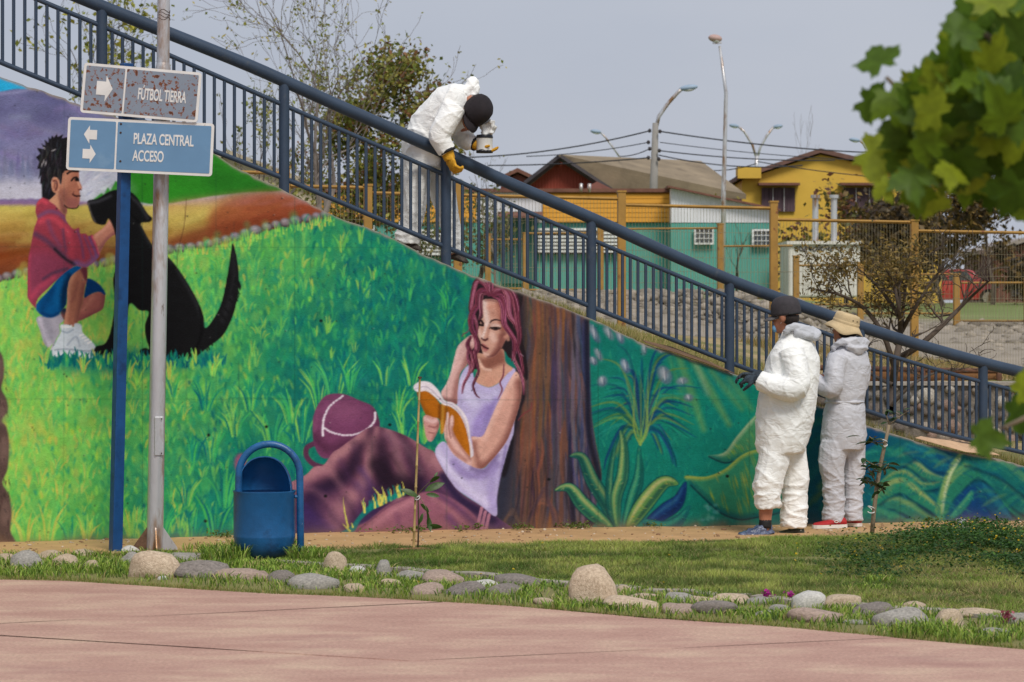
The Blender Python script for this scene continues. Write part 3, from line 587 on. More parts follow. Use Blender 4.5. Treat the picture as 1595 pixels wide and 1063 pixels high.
    f = gp(H6([(20, 332), (75, 290), (160, 298), (230, 366), (280, 448), (350, 466), (430, 536), (475, 628), (492, 760), (517, 884), (496, 932), (482, 800), (450, 660), (400, 560), (330, 500), (265, 480), (200, 420), (130, 370), (50, 376)]), (216, 206, 214))
    P.clip = f; P.stroke(H6([(40, 350), (130, 335), (220, 410), (270, 460), (350, 490), (430, 590), (480, 760)]), 2, (170, 158, 176), .7, .8); P.clip = None
    # her left arm
    f = gp(H6([(868, 208), (908, 270), (918, 360), (900, 480), (850, 640), (800, 770), (730, 870), (650, 960), (590, 1010), (500, 990), (480, 930), (518, 900), (506, 790), (505, 745), (590, 745), (640, 650), (700, 510), (760, 390), (806, 300)]), (200, 152, 138))
    P.clip = f
    for (pts, w, c, a, s) in [([(900, 300), (905, 430), (850, 640), (780, 800), (680, 930), (580, 1005)], 70, (122, 74, 68), .85, 10), ([(860, 230), (800, 340), (730, 480), (660, 640), (610, 760)], 40, (222, 182, 170), .7, 8), ([(520, 800), (540, 880), (560, 970)], 40, (132, 84, 76), .7, 7), ([(600, 780), (570, 860), (610, 920)], 40, (206, 160, 146), .6, 7), ([(520, 760), (570, 755)], 14, (226, 196, 190), .7, 3)]: P.stroke(H6(pts), w / 5.315, c, a, s / 2)
    P.clip = None
    # hands
    f = gp(H6([(296, 552), (312, 545), (320, 600), (336, 566), (352, 580), (356, 640), (348, 700), (400, 800), (450, 870), (500, 930), (500, 985), (440, 958), (350, 890), (292, 790), (272, 700), (288, 620)]), (206, 164, 156))
    P.clip = f; P.stroke(H6([(318, 590), (316, 680), (330, 760)]), 1.6, (134, 84, 80), .9, .6); P.stroke(H6([(355, 640), (350, 720), (420, 830), (490, 930)]), 5, (150, 98, 90), .7, 2); P.stroke(H6([(300, 780), (360, 870), (450, 940)]), 6, (156, 106, 98), .7, 2.5); P.stroke(H6([(304, 560), (298, 640)]), 2.5, (232, 204, 202), .7, 1); P.stroke(H6([(338, 585), (340, 650)]), 2.5, (228, 196, 192), .7, 1); P.clip = None
    f = gp(H6([(103, 590), (125, 566), (180, 585), (222, 598), (236, 650), (222, 700), (192, 760), (165, 788), (130, 762), (108, 660)]), (194, 142, 136))
    P.clip = f; P.stroke(H6([(120, 600), (170, 620), (215, 615)]), 6, (224, 190, 190), .7, 2); P.stroke(H6([(150, 660), (200, 670), (225, 650)]), 3, (140, 88, 86), .8, 1); P.stroke(H6([(150, 710), (190, 720)]), 2.6, (150, 98, 94), .8, 1); P.stroke(H6([(230, 620), (220, 700), (180, 770)]), 4, (136, 84, 82), .6, 2); P.clip = None
    # face
    f = gp(H5([(392, 372), (450, 350), (560, 365), (612, 450), (636, 560), (652, 700), (700, 780), (650, 860), (606, 945), (540, 1022), (460, 1046), (410, 1020), (380, 935), (368, 860), (334, 770), (348, 680), (370, 600), (398, 560), (394, 450)]), (192, 146, 130))
    P.clip = f
    for (pts, w, c, a, s) in [([(410, 380), (425, 480), (435, 560), (450, 640)], 60, (222, 202, 196), .75, 8), ([(590, 420), (615, 560), (635, 700)], 84, (136, 80, 70), .85, 9), ([(520, 520), (560, 560)], 60, (172, 118, 102), .6, 9), ([(560, 860), (590, 800)], 70, (158, 104, 90), .7, 9), ([(640, 780), (610, 900), (530, 1020)], 90, (118, 70, 64), .85, 9), ([(500, 770), (530, 830)], 80, (214, 178, 166), .75, 9), ([(350, 720), (370, 800)], 40, (224, 190, 180), .7, 6), ([(470, 450), (540, 440), (590, 500)], 60, (188, 130, 112), .6, 9), ([(440, 640), (420, 720), (400, 780)], 30, (228, 204, 198), .8, 4), ([(475, 650), (465, 730), (450, 800)], 20, (168, 118, 104), .7, 4),
                              ([(410, 990), (450, 1010)], 34, (214, 176, 166), .7, 6), ([(450, 1040), (540, 1010), (600, 930)], 26, (92, 52, 50), .7, 5), ([(420, 365), (480, 362), (560, 380)], 22, (92, 52, 52), .6, 5), ([(500, 650), (600, 660)], 26, (204, 172, 164), .6, 5)]: P.stroke(H5(pts), w / 7.593, c, a, s / 3.0)
    P.clip = None
    P.stroke(H5([(482, 630), (500, 608), (550, 594), (622, 612)]), 2.6, (44, 28, 30), .95, .7, 6, (1.6, 2.6, 2.4, 1)); P.stroke(H5([(488, 690), (520, 690), (560, 690), (606, 690)]), 3, (20, 15, 18), 1, .6, 6, (2.2, 3, 3, 1.4)); P.stroke(H5([(500, 672), (545, 660), (600, 676)]), 2.6, (206, 176, 168), .8, 1); P.blob(*H5([(548, 706)])[0], 3.4, 1.7, (30, 22, 24), .95, .6); P.stroke(H5([(500, 704), (545, 716), (600, 700)]), 1.5, (52, 32, 34), .9, .6); P.stroke(H5([(484, 688), (474, 700)]), 1.4, (20, 15, 18), .9, .5)
    P.stroke(H5([(352, 600), (380, 610), (398, 640)]), 3.4, (34, 22, 26), 1, .7); P.stroke(H5([(358, 655), (396, 662)]), 3.4, (22, 16, 18), 1, .7)
    P.stroke(H5([(385, 815), (420, 838), (450, 822)]), 3, (74, 38, 40), .95, 1); P.stroke(H5([(385, 790), (400, 812)]), 2.4, (226, 200, 192), .8, 1)
    P.fill(H5([(378, 886), (400, 878), (430, 900), (462, 936), (430, 975), (402, 960), (388, 925)]), (150, 86, 86), .7); P.stroke(H5([(380, 890), (415, 918), (460, 936)]), 2.2, (52, 22, 28), 1, .6); P.stroke(H5([(405, 950), (430, 962)]), 2.4, (190, 128, 124), .8, 1)
    P.stroke(H5([(660, 800), (690, 790), (695, 830)]), 5, (186, 132, 116), .8, 1.2)
    # hair locks
    def lock(pts, w, hi=True, F=H5, n=7):
        P.stroke(F(pts), w, (98, 42, 60), .97, .8, 6, (w * .6, w, w, w * .8, w * .25))
        for k in range(n):
            o = (k / max(1, n - 1) - .5) * w * .75 * 7.593 / (1.43 if F is H6 else 1)
            c = jit((172, 106, 126) if R.rand() < .36 else ((126, 62, 84) if R.rand() < .5 else (66, 26, 40)), 8)
            P.stroke(F([(x + o + R.uniform(-3, 3), y + o * .25) for x, y in pts]), R.uniform(.9, 1.7), c, .8, .5, 6, 'both')
        for x, y in F(pts):
            pass
    lock([(480, 300), (440, 200), (400, 150), (330, 140), (300, 190), (270, 330), (255, 470), (290, 560), (320, 660), (330, 760)], 8)
    lock([(470, 300), (400, 240), (340, 290), (330, 420), (280, 500), (250, 600), (265, 700), (300, 780), (320, 900), (290, 1010)], 9)
    lock([(440, 290), (380, 300), (370, 420), (375, 520), (350, 600)], 6)
    lock([(345, 70), (380, 130), (440, 200), (480, 290)], 9); lock([(420, 85), (460, 150), (490, 250)], 8); lock([(500, 110), (500, 180), (495, 280)], 7)
    lock([(510, 300), (560, 240), (640, 230), (690, 330), (700, 470), (720, 560), (780, 640), (800, 720)], 11)
    lock([(520, 310), (590, 290), (640, 380), (640, 520), (650, 640), (720, 750), (770, 840), (770, 960), (740, 1080)], 9)
    lock([(530, 330), (590, 360), (625, 460), (640, 600), (660, 700)], 6)
    lock([(560, 200), (680, 220), (760, 320), (790, 480), (810, 620), (830, 800), (800, 960)], 10)
    lock([(640, 190), (740, 250), (800, 380), (820, 520)], 7)
    lock([(250, 800), (215, 880), (240, 960), (280, 1020), (250, 1120)], 7); lock([(310, 800), (330, 920), (300, 1010), (310, 1100)], 8)
    lock([(480, 0), (470, 90), (495, 160), (480, 230), (440, 310), (425, 390)], 5, True, H6, 5); lock([(530, 30), (545, 120), (560, 210), (530, 280), (515, 330), (540, 400), (570, 425)], 4, True, H6, 4); lock([(500, 40), (520, 150), (500, 220)], 5, True, H6, 4)
    lock([(850, 40), (860, 120), (900, 200), (930, 300), (935, 400)], 5, True, H6, 4); lock([(770, 150), (765, 240), (740, 300), (755, 360), (720, 440)], 2, True, H6, 2); lock([(870, -20), (900, 60), (920, 140), (930, 240)], 5, True, H6, 4)
    P.stroke(H5([(240, 690), (210, 740), (170, 760), (150, 790)]), 1.6, (120, 56, 76), .9, .6); P.stroke(H6([(1000, 470), (990, 520), (930, 560), (890, 610)]), 1.8, (120, 54, 60), .8, .6); P.stroke(H6([(905, 60), (930, 80)]), 1.4, (160, 120, 140), .8, .6)
    gid[:, :366 - MX0] = 0
    ids['mural_reader'] = gid > .5
    # ---- plants right of the tree
    Q = crop(780, 440, 2.53)
    n0 = np.random.RandomState(5)
    rightclip = np.ones((MH, MW), np.float32) * np.clip(1 - tm, 0, 1); P.clip = rightclip
    for i in range(200):
        x = R.uniform(925, 1840); y = R.uniform(topy(min(x, 1595)) + 5, 840)
        P.blob(x, y, R.uniform(12, 40), R.uniform(8, 22), jit((22, 124, 104) if x < 1200 and R.rand() < .6 else ((10, 92, 92) if R.rand() < .6 else (12, 66, 104)), 10), R.uniform(.15, .4), 9, R.uniform(0, 3))
    for i in range(900):
        x = R.uniform(925, 1240); y = R.uniform(520, 835)
        P.stroke([(x, y), (x + R.uniform(-8, 8), y - R.uniform(6, 18))], R.uniform(1.5, 3.5), jit((14, 100, 94) if R.rand() < .6 else (36, 140, 112), 8), .45, .8, 3, 'end')
    for (a, b, w, al) in [((700, 290), (800, 580), 26, .45), ((760, 310), (900, 560), 24, .5), ((830, 350), (950, 500), 22, .4), ((660, 280), (740, 520), 16, .3), ((900, 380), (990, 500), 24, .35)]:
        P.stroke(Q([a, b]), w / 2.53, (126, 146, 74), al, 4, 8, (w / 2.53, w / 1.8, w / 3))
    P.stroke(Q([(770, 320), (815, 440)]), 8, (150, 160, 140), .35, 4)
    cx, cy = 555, 605
    for i in range(130):
        an = R.uniform(-math.pi * .97, -math.pi * .03) if i < 95 else R.uniform(0, math.pi)
        if i < 95:
            L = R.uniform(150, 340) * (.62 + .55 * abs(math.sin(an)))
            ex, ey = cx + math.cos(an) * L * .95, cy + math.sin(an) * L
            mx, my = cx + math.cos(an) * L * .4, cy + math.sin(an) * L * .7 - 30
            dr = 40 * abs(math.cos(an))
            pts = [(cx, cy), (mx, my), (ex, ey + dr)]
        else:
            s = 1 if math.cos(an) > 0 else -1; L = R.uniform(60, 150)
            pts = [(cx, cy - 10), (cx + s * L * .5, cy - R.uniform(10, 40)), (cx + s * L * .9, cy + L * .5), (cx + s * L, cy + L * .9)]
        u = R.rand(); col = (30, 128, 114) if u < .4 else ((10, 72, 82) if u < .65 else ((104, 132, 62) if u < .8 else (14, 54, 104)))
        P.stroke(Q(pts), R.uniform(3, 6.5), jit(col, 10), .6, 1, 7, (3, 4.6, 3.4, .5) if i < 95 else (3, 5, 4, .6))
    for i in range(9): P.stroke(Q([(550, 640), (550 + R.uniform(-30, 40), 560), (545 + R.uniform(-90, 110), 330)]), 3, jit((120, 150, 72), 12), .8, .7, 6, 'end')
    for (x, y, rx, ry, ro) in [(490, 330, 7, 13, -.4), (645, 365, 11, 16, -.5), (715, 390, 10, 6, -.2), (740, 455, 8, 6, 0), (400, 390, 8, 9, .5), (385, 285, 5, 12, -.5), (368, 200, 6, 18, -.5), (365, 310, 6, 8, -.8), (425, 200, 6, 14, -.6), (470, 215, 6, 12, -.4), (565, 260, 5, 12, .1), (630, 270, 5, 4, 0)]:
        px, py = Q([(x, y)])[0]
        P.blob(px, py, rx, ry, jit((92, 104, 120), 8), .8, 1.5, ro); P.blob(px - 1, py - 2, rx * .5, ry * .6, (168, 168, 176), .7, 2, ro)
        P.stroke([(px - 2, py - ry * .7), (px + 1, py + ry * .5)], 1.2, (196, 196, 200), .6, .7); P.stroke([(px + 3, py - ry * .5), (px + 2, py + ry * .7)], 1.4, (62, 68, 92), .6, .8)
    def leaf(pts, w, col, hi, dk, F=Q, streak=10, st_col=None):
        w = w
        P.stroke(F(pts), w + 3, dk, .85, 1.4, 8, 'leaf'); P.stroke(F(pts), w, col, 1, .8, 8, 'leaf')
        p = cr(F(pts), 10); d = np.gradient(p, axis=0); nrm = np.stack([-d[:, 1], d[:, 0]], 1); nrm /= np.linalg.norm(nrm, axis=1)[:, None] + 1e-6
        k = len(p); prof = np.sin(np.pi * np.linspace(0, 1, k) ** .75) ** .8 * w / 2
        if nrm[:, 1].mean() > 0: nrm = -nrm
        P.stroke([tuple(v) for v in (p + nrm * prof[:, None] * .45)][2:-2:4], w * .28, hi, .7, 2, 4, 'both')
        P.stroke([tuple(v) for v in (p - nrm * prof[:, None] * .55)][2:-2:4], w * .3, dk, .55, 2, 4, 'both')
        for i in range(streak):
            j = R.randint(3, k - 3); o = R.uniform(-.2, .9)
            a = p[j] + nrm[j] * prof[j] * o; b = a + d[j] / (np.linalg.norm(d[j]) + 1e-6) * R.uniform(3, 7) - nrm[j] * prof[j] * .6
            P.stroke([tuple(a), tuple(b)], 1.6, jit(st_col or hi, 10), .5, .8, 3, 'both')
    P.clip = None
    G1, G2, G3 = (36, 98, 80), (126, 142, 88), (8, 50, 58)
    leaf([(570, 955), (650, 900), (700, 860), (730, 785)], 22, (16, 52, 102), (40, 90, 130), (10, 30, 70)); leaf([(560, 940), (640, 965), (700, 940), (745, 880)], 18, (18, 104, 100), (40, 136, 116), (10, 62, 84))
    leaf([(445, 968), (420, 880), (360, 780), (320, 690), (272, 685)], 20, G1, G2, G3); leaf([(440, 972), (380, 925), (320, 870), (270, 810), (212, 820)], 22, (52, 118, 82), (170, 168, 104), G3, Q, 16)
    leaf([(455, 968), (430, 880), (430, 760), (455, 620)], 10, (32, 104, 88), (110, 146, 92), G3); leaf([(460, 968), (455, 850), (480, 760), (485, 650), (470, 580)], 17, (62, 122, 84), (160, 166, 96), G3); leaf([(485, 972), (520, 850), (545, 760), (545, 640)], 16, (24, 108, 92), (84, 148, 106), G3); leaf([(500, 972), (560, 880), (640, 790), (700, 795)], 25, (84, 128, 70), (182, 174, 118), G3, Q, 18, (176, 160, 70))
    # big yellow-green leaves and waves on the right
    P.clip = rightclip
    B8 = crop(1060, 560, 3.796)
    def bigleaf(up, lo, col, dk, ys, hi):
        Rr = P.fill(up + lo[::-1], col, .8); f = P.full(Rr); keep = P.clip; P.clip = f * keep
        for i in range(64): 
            j = R.rand(); a = cr(up, 8); b = cr(lo, 8); ia = int(j * (len(a) - 1)); ib = int(min(1, j + .1) * (len(b) - 1)); t = R.uniform(0, .8); t2 = t + R.uniform(.15, .4)
            p0 = a[ia] * (1 - t) + b[ib] * t; p1 = a[ia] * (1 - t2) + b[ib] * t2
            P.stroke([tuple(p0), tuple(p1 + [3, 2])], R.uniform(1.6, 3.4), jit(ys, 18), .4, 1.2, 3, 'both')
        P.stroke(up, 9, hi, .75, 3.5); P.stroke([(x, y - 3) for x, y in lo], 9, dk, .8, 4)
        P.clip = keep
        P.stroke(lo, 2.2, (6, 40, 54), .85, 1.2)
    bigleaf(B8([(170, 570), (260, 550), (330, 460), (440, 335), (560, 240), (700, 200)]), B8([(170, 576), (260, 612), (350, 592), (440, 560), (600, 480), (740, 420)]), (58, 122, 84), (14, 92, 88), (126, 142, 60), (168, 176, 140))
    bigleaf(B8([(26, 690), (150, 694), (260, 650), (350, 575), (430, 538), (560, 520), (700, 560)]), B8([(60, 745), (150, 832), (240, 910), (350, 948), (450, 935), (600, 900), (720, 800)]), (44, 122, 92), (8, 82, 88), (162, 150, 48), (176, 164, 64))
    for i in range(18): P.blob(1060 + (130 + R.uniform(0, 90)) / 3.796, 560 + (860 + R.uniform(0, 90)) / 3.796, R.uniform(1.5, 4), R.uniform(1.5, 4), jit((96, 158, 148), 10), .5, 1)
    P.fill([(1240, 620), (1360, 640), (1360, 830), (1240, 830)], (10, 66, 82), 14, .75)
    for i in range(14):
        x = R.uniform(1245, 1350); y = R.uniform(660, 810); P.stroke([(x, y), (x + 14, y - 16), (x + 36, y - 26)], R.uniform(4, 12), jit((26, 96, 84) if R.rand() < .5 else (74, 96, 52), 10), .5, 3)
    W8 = crop(1250, 560, 3.543)
    P.fill(W8([(330, 350), (480, 400), (560, 460), (900, 520), (1222, 600), (2000, 760), (2000, 930), (300, 930)]), (12, 84, 98), 6, .75)
    P.fill(W8([(360, 360), (420, 380), (450, 480), (370, 620), (330, 640)]), (12, 52, 104), 7, .8); P.fill(W8([(640, 470), (880, 500), (830, 600), (780, 660), (660, 560)]), (12, 72, 118), 8, .7); P.fill(W8([(860, 720), (950, 690), (1050, 760), (1140, 880), (860, 900)]), (12, 56, 112), 6, .85)
    def band(pts, w, col, hi, dk=(6, 46, 62), rich=1.0, F=W8):
        p = np.array(F(pts)); 
        P.stroke([(x, y + w * .42) for x, y in p], w * .5, dk, .8, 3, 8, 'both'); P.stroke(p, w, col, .95, 2.2, 8, (w * .4, w, w, w * .8, w * .25))
        q = cr(p, 12); d = np.gradient(q, axis=0); nn = np.stack([d[:, 1], -d[:, 0]], 1); nn /= np.linalg.norm(nn, axis=1)[:, None] + 1e-6
        P.stroke([tuple(v) for v in (q + nn * w * .22)][::4], w * .34, hi, .65 * rich, 2.2, 4, 'both')
        for i in range(int(26 * rich)):
            j = R.randint(2, len(q) - 2); a = q[j] + nn[j] * w * R.uniform(.1, .4); b = a - nn[j] * w * R.uniform(.2, .5) + d[j] * .5
            P.stroke([tuple(a), tuple(b)], 1.8, jit(hi, 12), .38, 1, 3, 'both')
    band([(480, 620), (560, 556), (620, 580), (680, 630), (770, 668)], 20, (42, 116, 92), (150, 156, 104)); band([(430, 700), (520, 632), (580, 642), (660, 700), (760, 690)], 18, (26, 108, 96), (140, 150, 90)); band([(400, 830), (500, 785), (600, 825), (690, 880), (780, 890)], 24, (40, 108, 92), (112, 140, 90)); band([(400, 790), (470, 715), (550, 690), (640, 752), (765, 856)], 27, (36, 116, 92), (160, 158, 92))
    band([(765, 856), (800, 740), (880, 640), (970, 590), (1060, 650), (1120, 770), (1230, 880)], 34, (34, 112, 90), (120, 146, 84)); band([(1000, 620), (1120, 700), (1220, 800), (1340, 860)], 32, (22, 96, 92), (66, 128, 96)); band([(890, 505), (820, 610), (782, 720), (765, 850)], 11, (120, 152, 92), (196, 202, 170), (10, 70, 80)); band([(820, 880), (900, 790), (940, 730)], 12, (30, 118, 104), (84, 150, 110)); band([(1250, 760), (1400, 700), (1600, 780), (1800, 900)], 30, (28, 108, 96), (130, 146, 84)); band([(1100, 560), (1300, 640), (1500, 660), (1700, 760)], 30, (18, 92, 98), (60, 128, 104))
    band([(330, 560), (420, 520), (520, 540), (620, 500), (720, 520)], 30, (16, 96, 96), (40, 130, 110), (8, 60, 84)); band([(300, 900), (380, 850), (470, 870), (560, 900)], 26, (22, 100, 92), (60, 132, 100)); band([(980, 700), (1060, 800), (1140, 900)], 26, (14, 72, 104), (30, 104, 120)); band([(900, 540), (1020, 560), (1120, 600), (1222, 690), (1300, 780)], 34, (20, 98, 96), (84, 138, 96)); band([(560, 900), (680, 905), (780, 880)], 16, (34, 112, 96), (96, 146, 104)); band([(560, 480), (660, 520), (740, 580), (800, 600)], 22, (12, 84, 110), (36, 120, 124), (8, 52, 84))
    for i in range(90):
        x = R.uniform(1350, 1640); y = R.uniform(700, 830); an = R.uniform(-.9, .9); L = R.uniform(14, 40)
        P.stroke([(x, y), (x + L * .5, y + math.sin(an) * L * .4 - 4), (x + L, y + math.sin(an) * L)], R.uniform(2, 7), jit((46, 124, 98) if R.rand() < .45 else ((10, 70, 96) if R.rand() < .6 else (112, 140, 84)), 10), .4, 2.2, 4, 'both')
    for i in range(240):
        x = R.uniform(1330, 1700); y = R.uniform(700, 835); P.stroke([(x, y), (x + R.uniform(2, 9), y + R.uniform(2, 9))], R.uniform(1, 2.4), jit((50, 128, 112) if R.rand() < .5 else (10, 66, 92), 10), .35, .8, 2)
    P.clip = None
    P.blob(375, 722, 10, 16, (150, 78, 112), .9, 2); P.blob(378, 742, 9, 10, (52, 40, 52), .8, 2)
    # ---- wear: formwork lines, pits, sooty splash near the ground, scuffs
    C *= (1 + (n40 - .5) * .08 + (n6 - .5) * .06 + (vnoise(MH, MW, 2, R) - .5) * .07)[..., None]
    for i in range(18):
        x = -250 + i * 118 + R.uniform(-4, 4); P.stroke([(x, 100), (x + R.uniform(-2, 2), 860)], 1.3, (20, 50, 44), .14 if i % 2 else .3, .7, 3)
        x = R.uniform(-250, 1600); y = R.uniform(300, 700); P.stroke([(x, y), (x + 1, y + R.uniform(30, 120))], 2.2, (34, 40, 40), .16, 1.2, 3, 'end')
    for y in (384, 621): P.stroke([(-255, y), (800, y + 2), (1830, y)], 1.1, (20, 50, 44), .2, .7, 3)
    for i in range(900):
        x = R.uniform(-255, 1800); y = R.uniform(130, 850); r = R.uniform(.5, 1.4)
        P.blob(x, y, r, r * R.uniform(.6, 1.1), (28, 30, 34), R.uniform(.35, .8), .5)
        if R.rand() < .2: P.blob(x + 1.5, y - 1, r * .8, r * .6, (220, 220, 214), .5, .5)
    for (x, y) in [(325, 678), (320, 812), (372, 740), (415, 665), (507, 773), (607, 662), (855, 747), (870, 330), (500, 500), (1133, 742)]: P.blob(x, y, 2.6, 2.3, (18, 20, 22), .95, .6)
    P.stroke([(290, 310), (287, 350), (278, 388), (275, 420)], 1.2, (70, 44, 34), .6, .6); P.stroke([(358, 620), (440, 621)], 1.2, (30, 96, 74), .6, .6); P.stroke([(372, 560), (371, 700)], 1, (40, 110, 80), .45, .6)
    return np.clip(C, 0, 255), ids
# ------------------------------------------------------------------ setting
def uz(px, py):
    s = ws(px); x, y = (px - CX) / s, F / s
    return ((Vector((x, y, 0)) - WALL0).dot(WU), EYE - (py - HOR) / s)
TOP_PX = [(-260, 14), (-100, 78), (0, 118), (45, 136), (130, 166), (220, 196), (340, 244), (400, 276), (450, 303), (520, 338), (590, 363), (640, 386), (735, 429), (800, 452), (860, 471), (920, 498), (980, 523), (1010, 539), (1080, 562), (1146, 585), (1190, 600), (1270, 632), (1352, 662), (1400, 678), (1450, 695), (1500, 707), (1560, 716), (1595, 727), (1700, 748), (1840, 775)]
BASE_PX = [(-260, 855), (0, 848), (300, 840), (480, 834), (700, 829), (900, 825), (1100, 823), (1500, 815), (1595, 814), (1840, 811)]
_t = np.array([uz(*p) for p in TOP_PX]); _bz = np.array([uz(*p) for p in BASE_PX])
def wall_top_u(u): return np.interp(u, _t[:, 0], _t[:, 1])
def wall_base_u(u): return np.interp(u, _bz[:, 0], _bz[:, 1])
def u_px(u):                         # photograph column of a wall position
    x = WALL0.x + WU.x * u; y = WALL0.y + WU.y * u; return CX + F * x / y
def wpos(u, z, out=0.0): return WALL0 + WU * u + WN * out + Vector((0, 0, z))
U0, U1 = uz(-250, 500)[0], uz(1830, 500)[0]
WT = .22
# ---- plaza edge, kerb, lawn and dirt borders (ground plane)
def gpts(L, z=0.0): return np.array([GP(x, y, z)[:2] for x, y in L])
EDGE = gpts([(0, 903), (100, 905), (200, 911), (300, 918), (420, 925), (520, 928), (600, 932), (700, 939), (800, 945), (900, 954), (1000, 963), (1200, 976), (1395, 994), (1595, 1012)])
LAWN = gpts([(0, 874), (200, 870), (330, 869), (470, 860), (600, 857), (800, 851), (1000, 849), (1150, 846), (1250, 842), (1400, 837), (1500, 831), (1595, 827)])
def ext(P, x):
    P = P[np.argsort(P[:, 0])]
    l = P[0, 1] + (x - P[0, 0]) * (P[1, 1] - P[0, 1]) / (P[1, 0] - P[0, 0]); r = P[-1, 1] + (x - P[-1, 0]) * (P[-1, 1] - P[-2, 1]) / (P[-1, 0] - P[-2, 0])
    return np.where(x < P[0, 0], l, np.where(x > P[-1, 0], r, np.interp(x, P[:, 0], P[:, 1])))
def edge_y(x): return ext(EDGE, np.asarray(x, float))
def lawn_y(x): return ext(LAWN, np.asarray(x, float))
def wall_y(x): return WALL0.y + (np.asarray(x, float) - WALL0.x) * WU.y / WU.x
def sstep(a, b, v): t = np.clip((v - a) / (b - a), 0, 1); return t * t * (3 - 2 * t)
_ng = np.random.RandomState(3)
def noise2(x, y, cell, seed=0):
    rs = np.random.RandomState(100 + seed); g = rs.rand(256, 256)
    X = np.asarray(x) / cell + 1000; Y = np.asarray(y) / cell + 1000
    xi = np.floor(X).astype(int); yi = np.floor(Y).astype(int); fx = X - xi; fy = Y - yi; fx = fx * fx * (3 - 2 * fx); fy = fy * fy * (3 - 2 * fy)
    a = g[xi % 256, yi % 256]; b = g[(xi + 1) % 256, yi % 256]; c = g[xi % 256, (yi + 1) % 256]; d = g[(xi + 1) % 256, (yi + 1) % 256]
    return (a * (1 - fx) + b * fx) * (1 - fy) + (c * (1 - fx) + d * fx) * fy
def fbm2(x, y, cell, seed=0): return .5 * noise2(x, y, cell, seed) + .3 * noise2(x, y, cell / 2.1, seed + 1) + .2 * noise2(x, y, cell / 4.3, seed + 2)
def front_z(x, y):
    x = np.asarray(x, float); y = np.asarray(y, float)
    e = y - edge_y(x); u = (x - WALL0.x) / WU.x
    wz = wall_base_u(u); k = sstep(0, 1, (y - lawn_y(x) + .6) / (wall_y(x) - lawn_y(x) + .6 + 1e-6))
    z = np.where(e < 0, -.06, 0) + sstep(0, .3, e) * .02 + .02 * (fbm2(x, y, .5) - .5) * sstep(0, .2, e)
    z = z * (1 - k) + (wz + .015) * k + .012 * (fbm2(x, y, .12, 9) - .5) * sstep(0, .2, e)
    return z
# ground sheet from the plaza to the wall
DIRT = lin((188, 150, 106)); SOIL = lin((128, 124, 76)); EARTH = lin((150, 116, 84))
def front_ground():
    xs = np.concatenate([np.linspace(-60, -7.1, 16), np.arange(-7, 7.01, .05), np.linspace(7.1, 60, 16)]); n = len(xs)
    ts = np.linspace(0, 1, 230)
    X = np.repeat(xs[:, None], len(ts), 1); y0 = edge_y(xs)[:, None] - .35; y1 = (wall_y(xs) + .12)[:, None]
    y0 = np.clip(y0, 4, None); y1 = np.maximum(y1, y0 + 1)
    Y = y0 + (y1 - y0) * ts[None, :]
    Z = front_z(X, Y)
    lw = sstep(-.12, .12, lawn_y(X) - Y + .25 * (fbm2(X, Y, .3, 4) - .5))
    g = fbm2(X, Y, .25, 5); g2 = fbm2(X, Y, .06, 6)
    c = np.array(DIRT)[None, None] * (0.8 + .4 * g[..., None]) * (.86 + .28 * g2[..., None])
    s = np.array(SOIL)[None, None] * (0.7 + .5 * g2[..., None])
    c = c * (1 - lw[..., None]) + s * lw[..., None]
    m = len(ts); idx = np.arange(n * m).reshape(n, m)
    f = np.stack([idx[:-1, :-1], idx[1:, :-1], idx[1:, 1:], idx[:-1, 1:]], -1).reshape(-1, 4)
    me = np_mesh('ground', np.stack([X, Y, Z], -1).reshape(-1, 3), f, np.clip(c.reshape(-1, 3), 0, 1), smooth=True)
    o = mkobj('ground', me, vcol_material('dirt_and_soil', bump=.6, bscale=70)); tagit(o, kind='structure')
front_ground()
# sub-base under the paving (shows in the joints)
mb = MB(); mb.add([(-60, -30, -.075), (60, -30, -.075), (60, 30, -.075), (-60, 30, -.075)], [(0, 1, 2, 3)])
tagit(mb.build('paving_bed', material('joint_dirt', lin((84, 66, 58)), .95, .2, 30)), kind='structure')
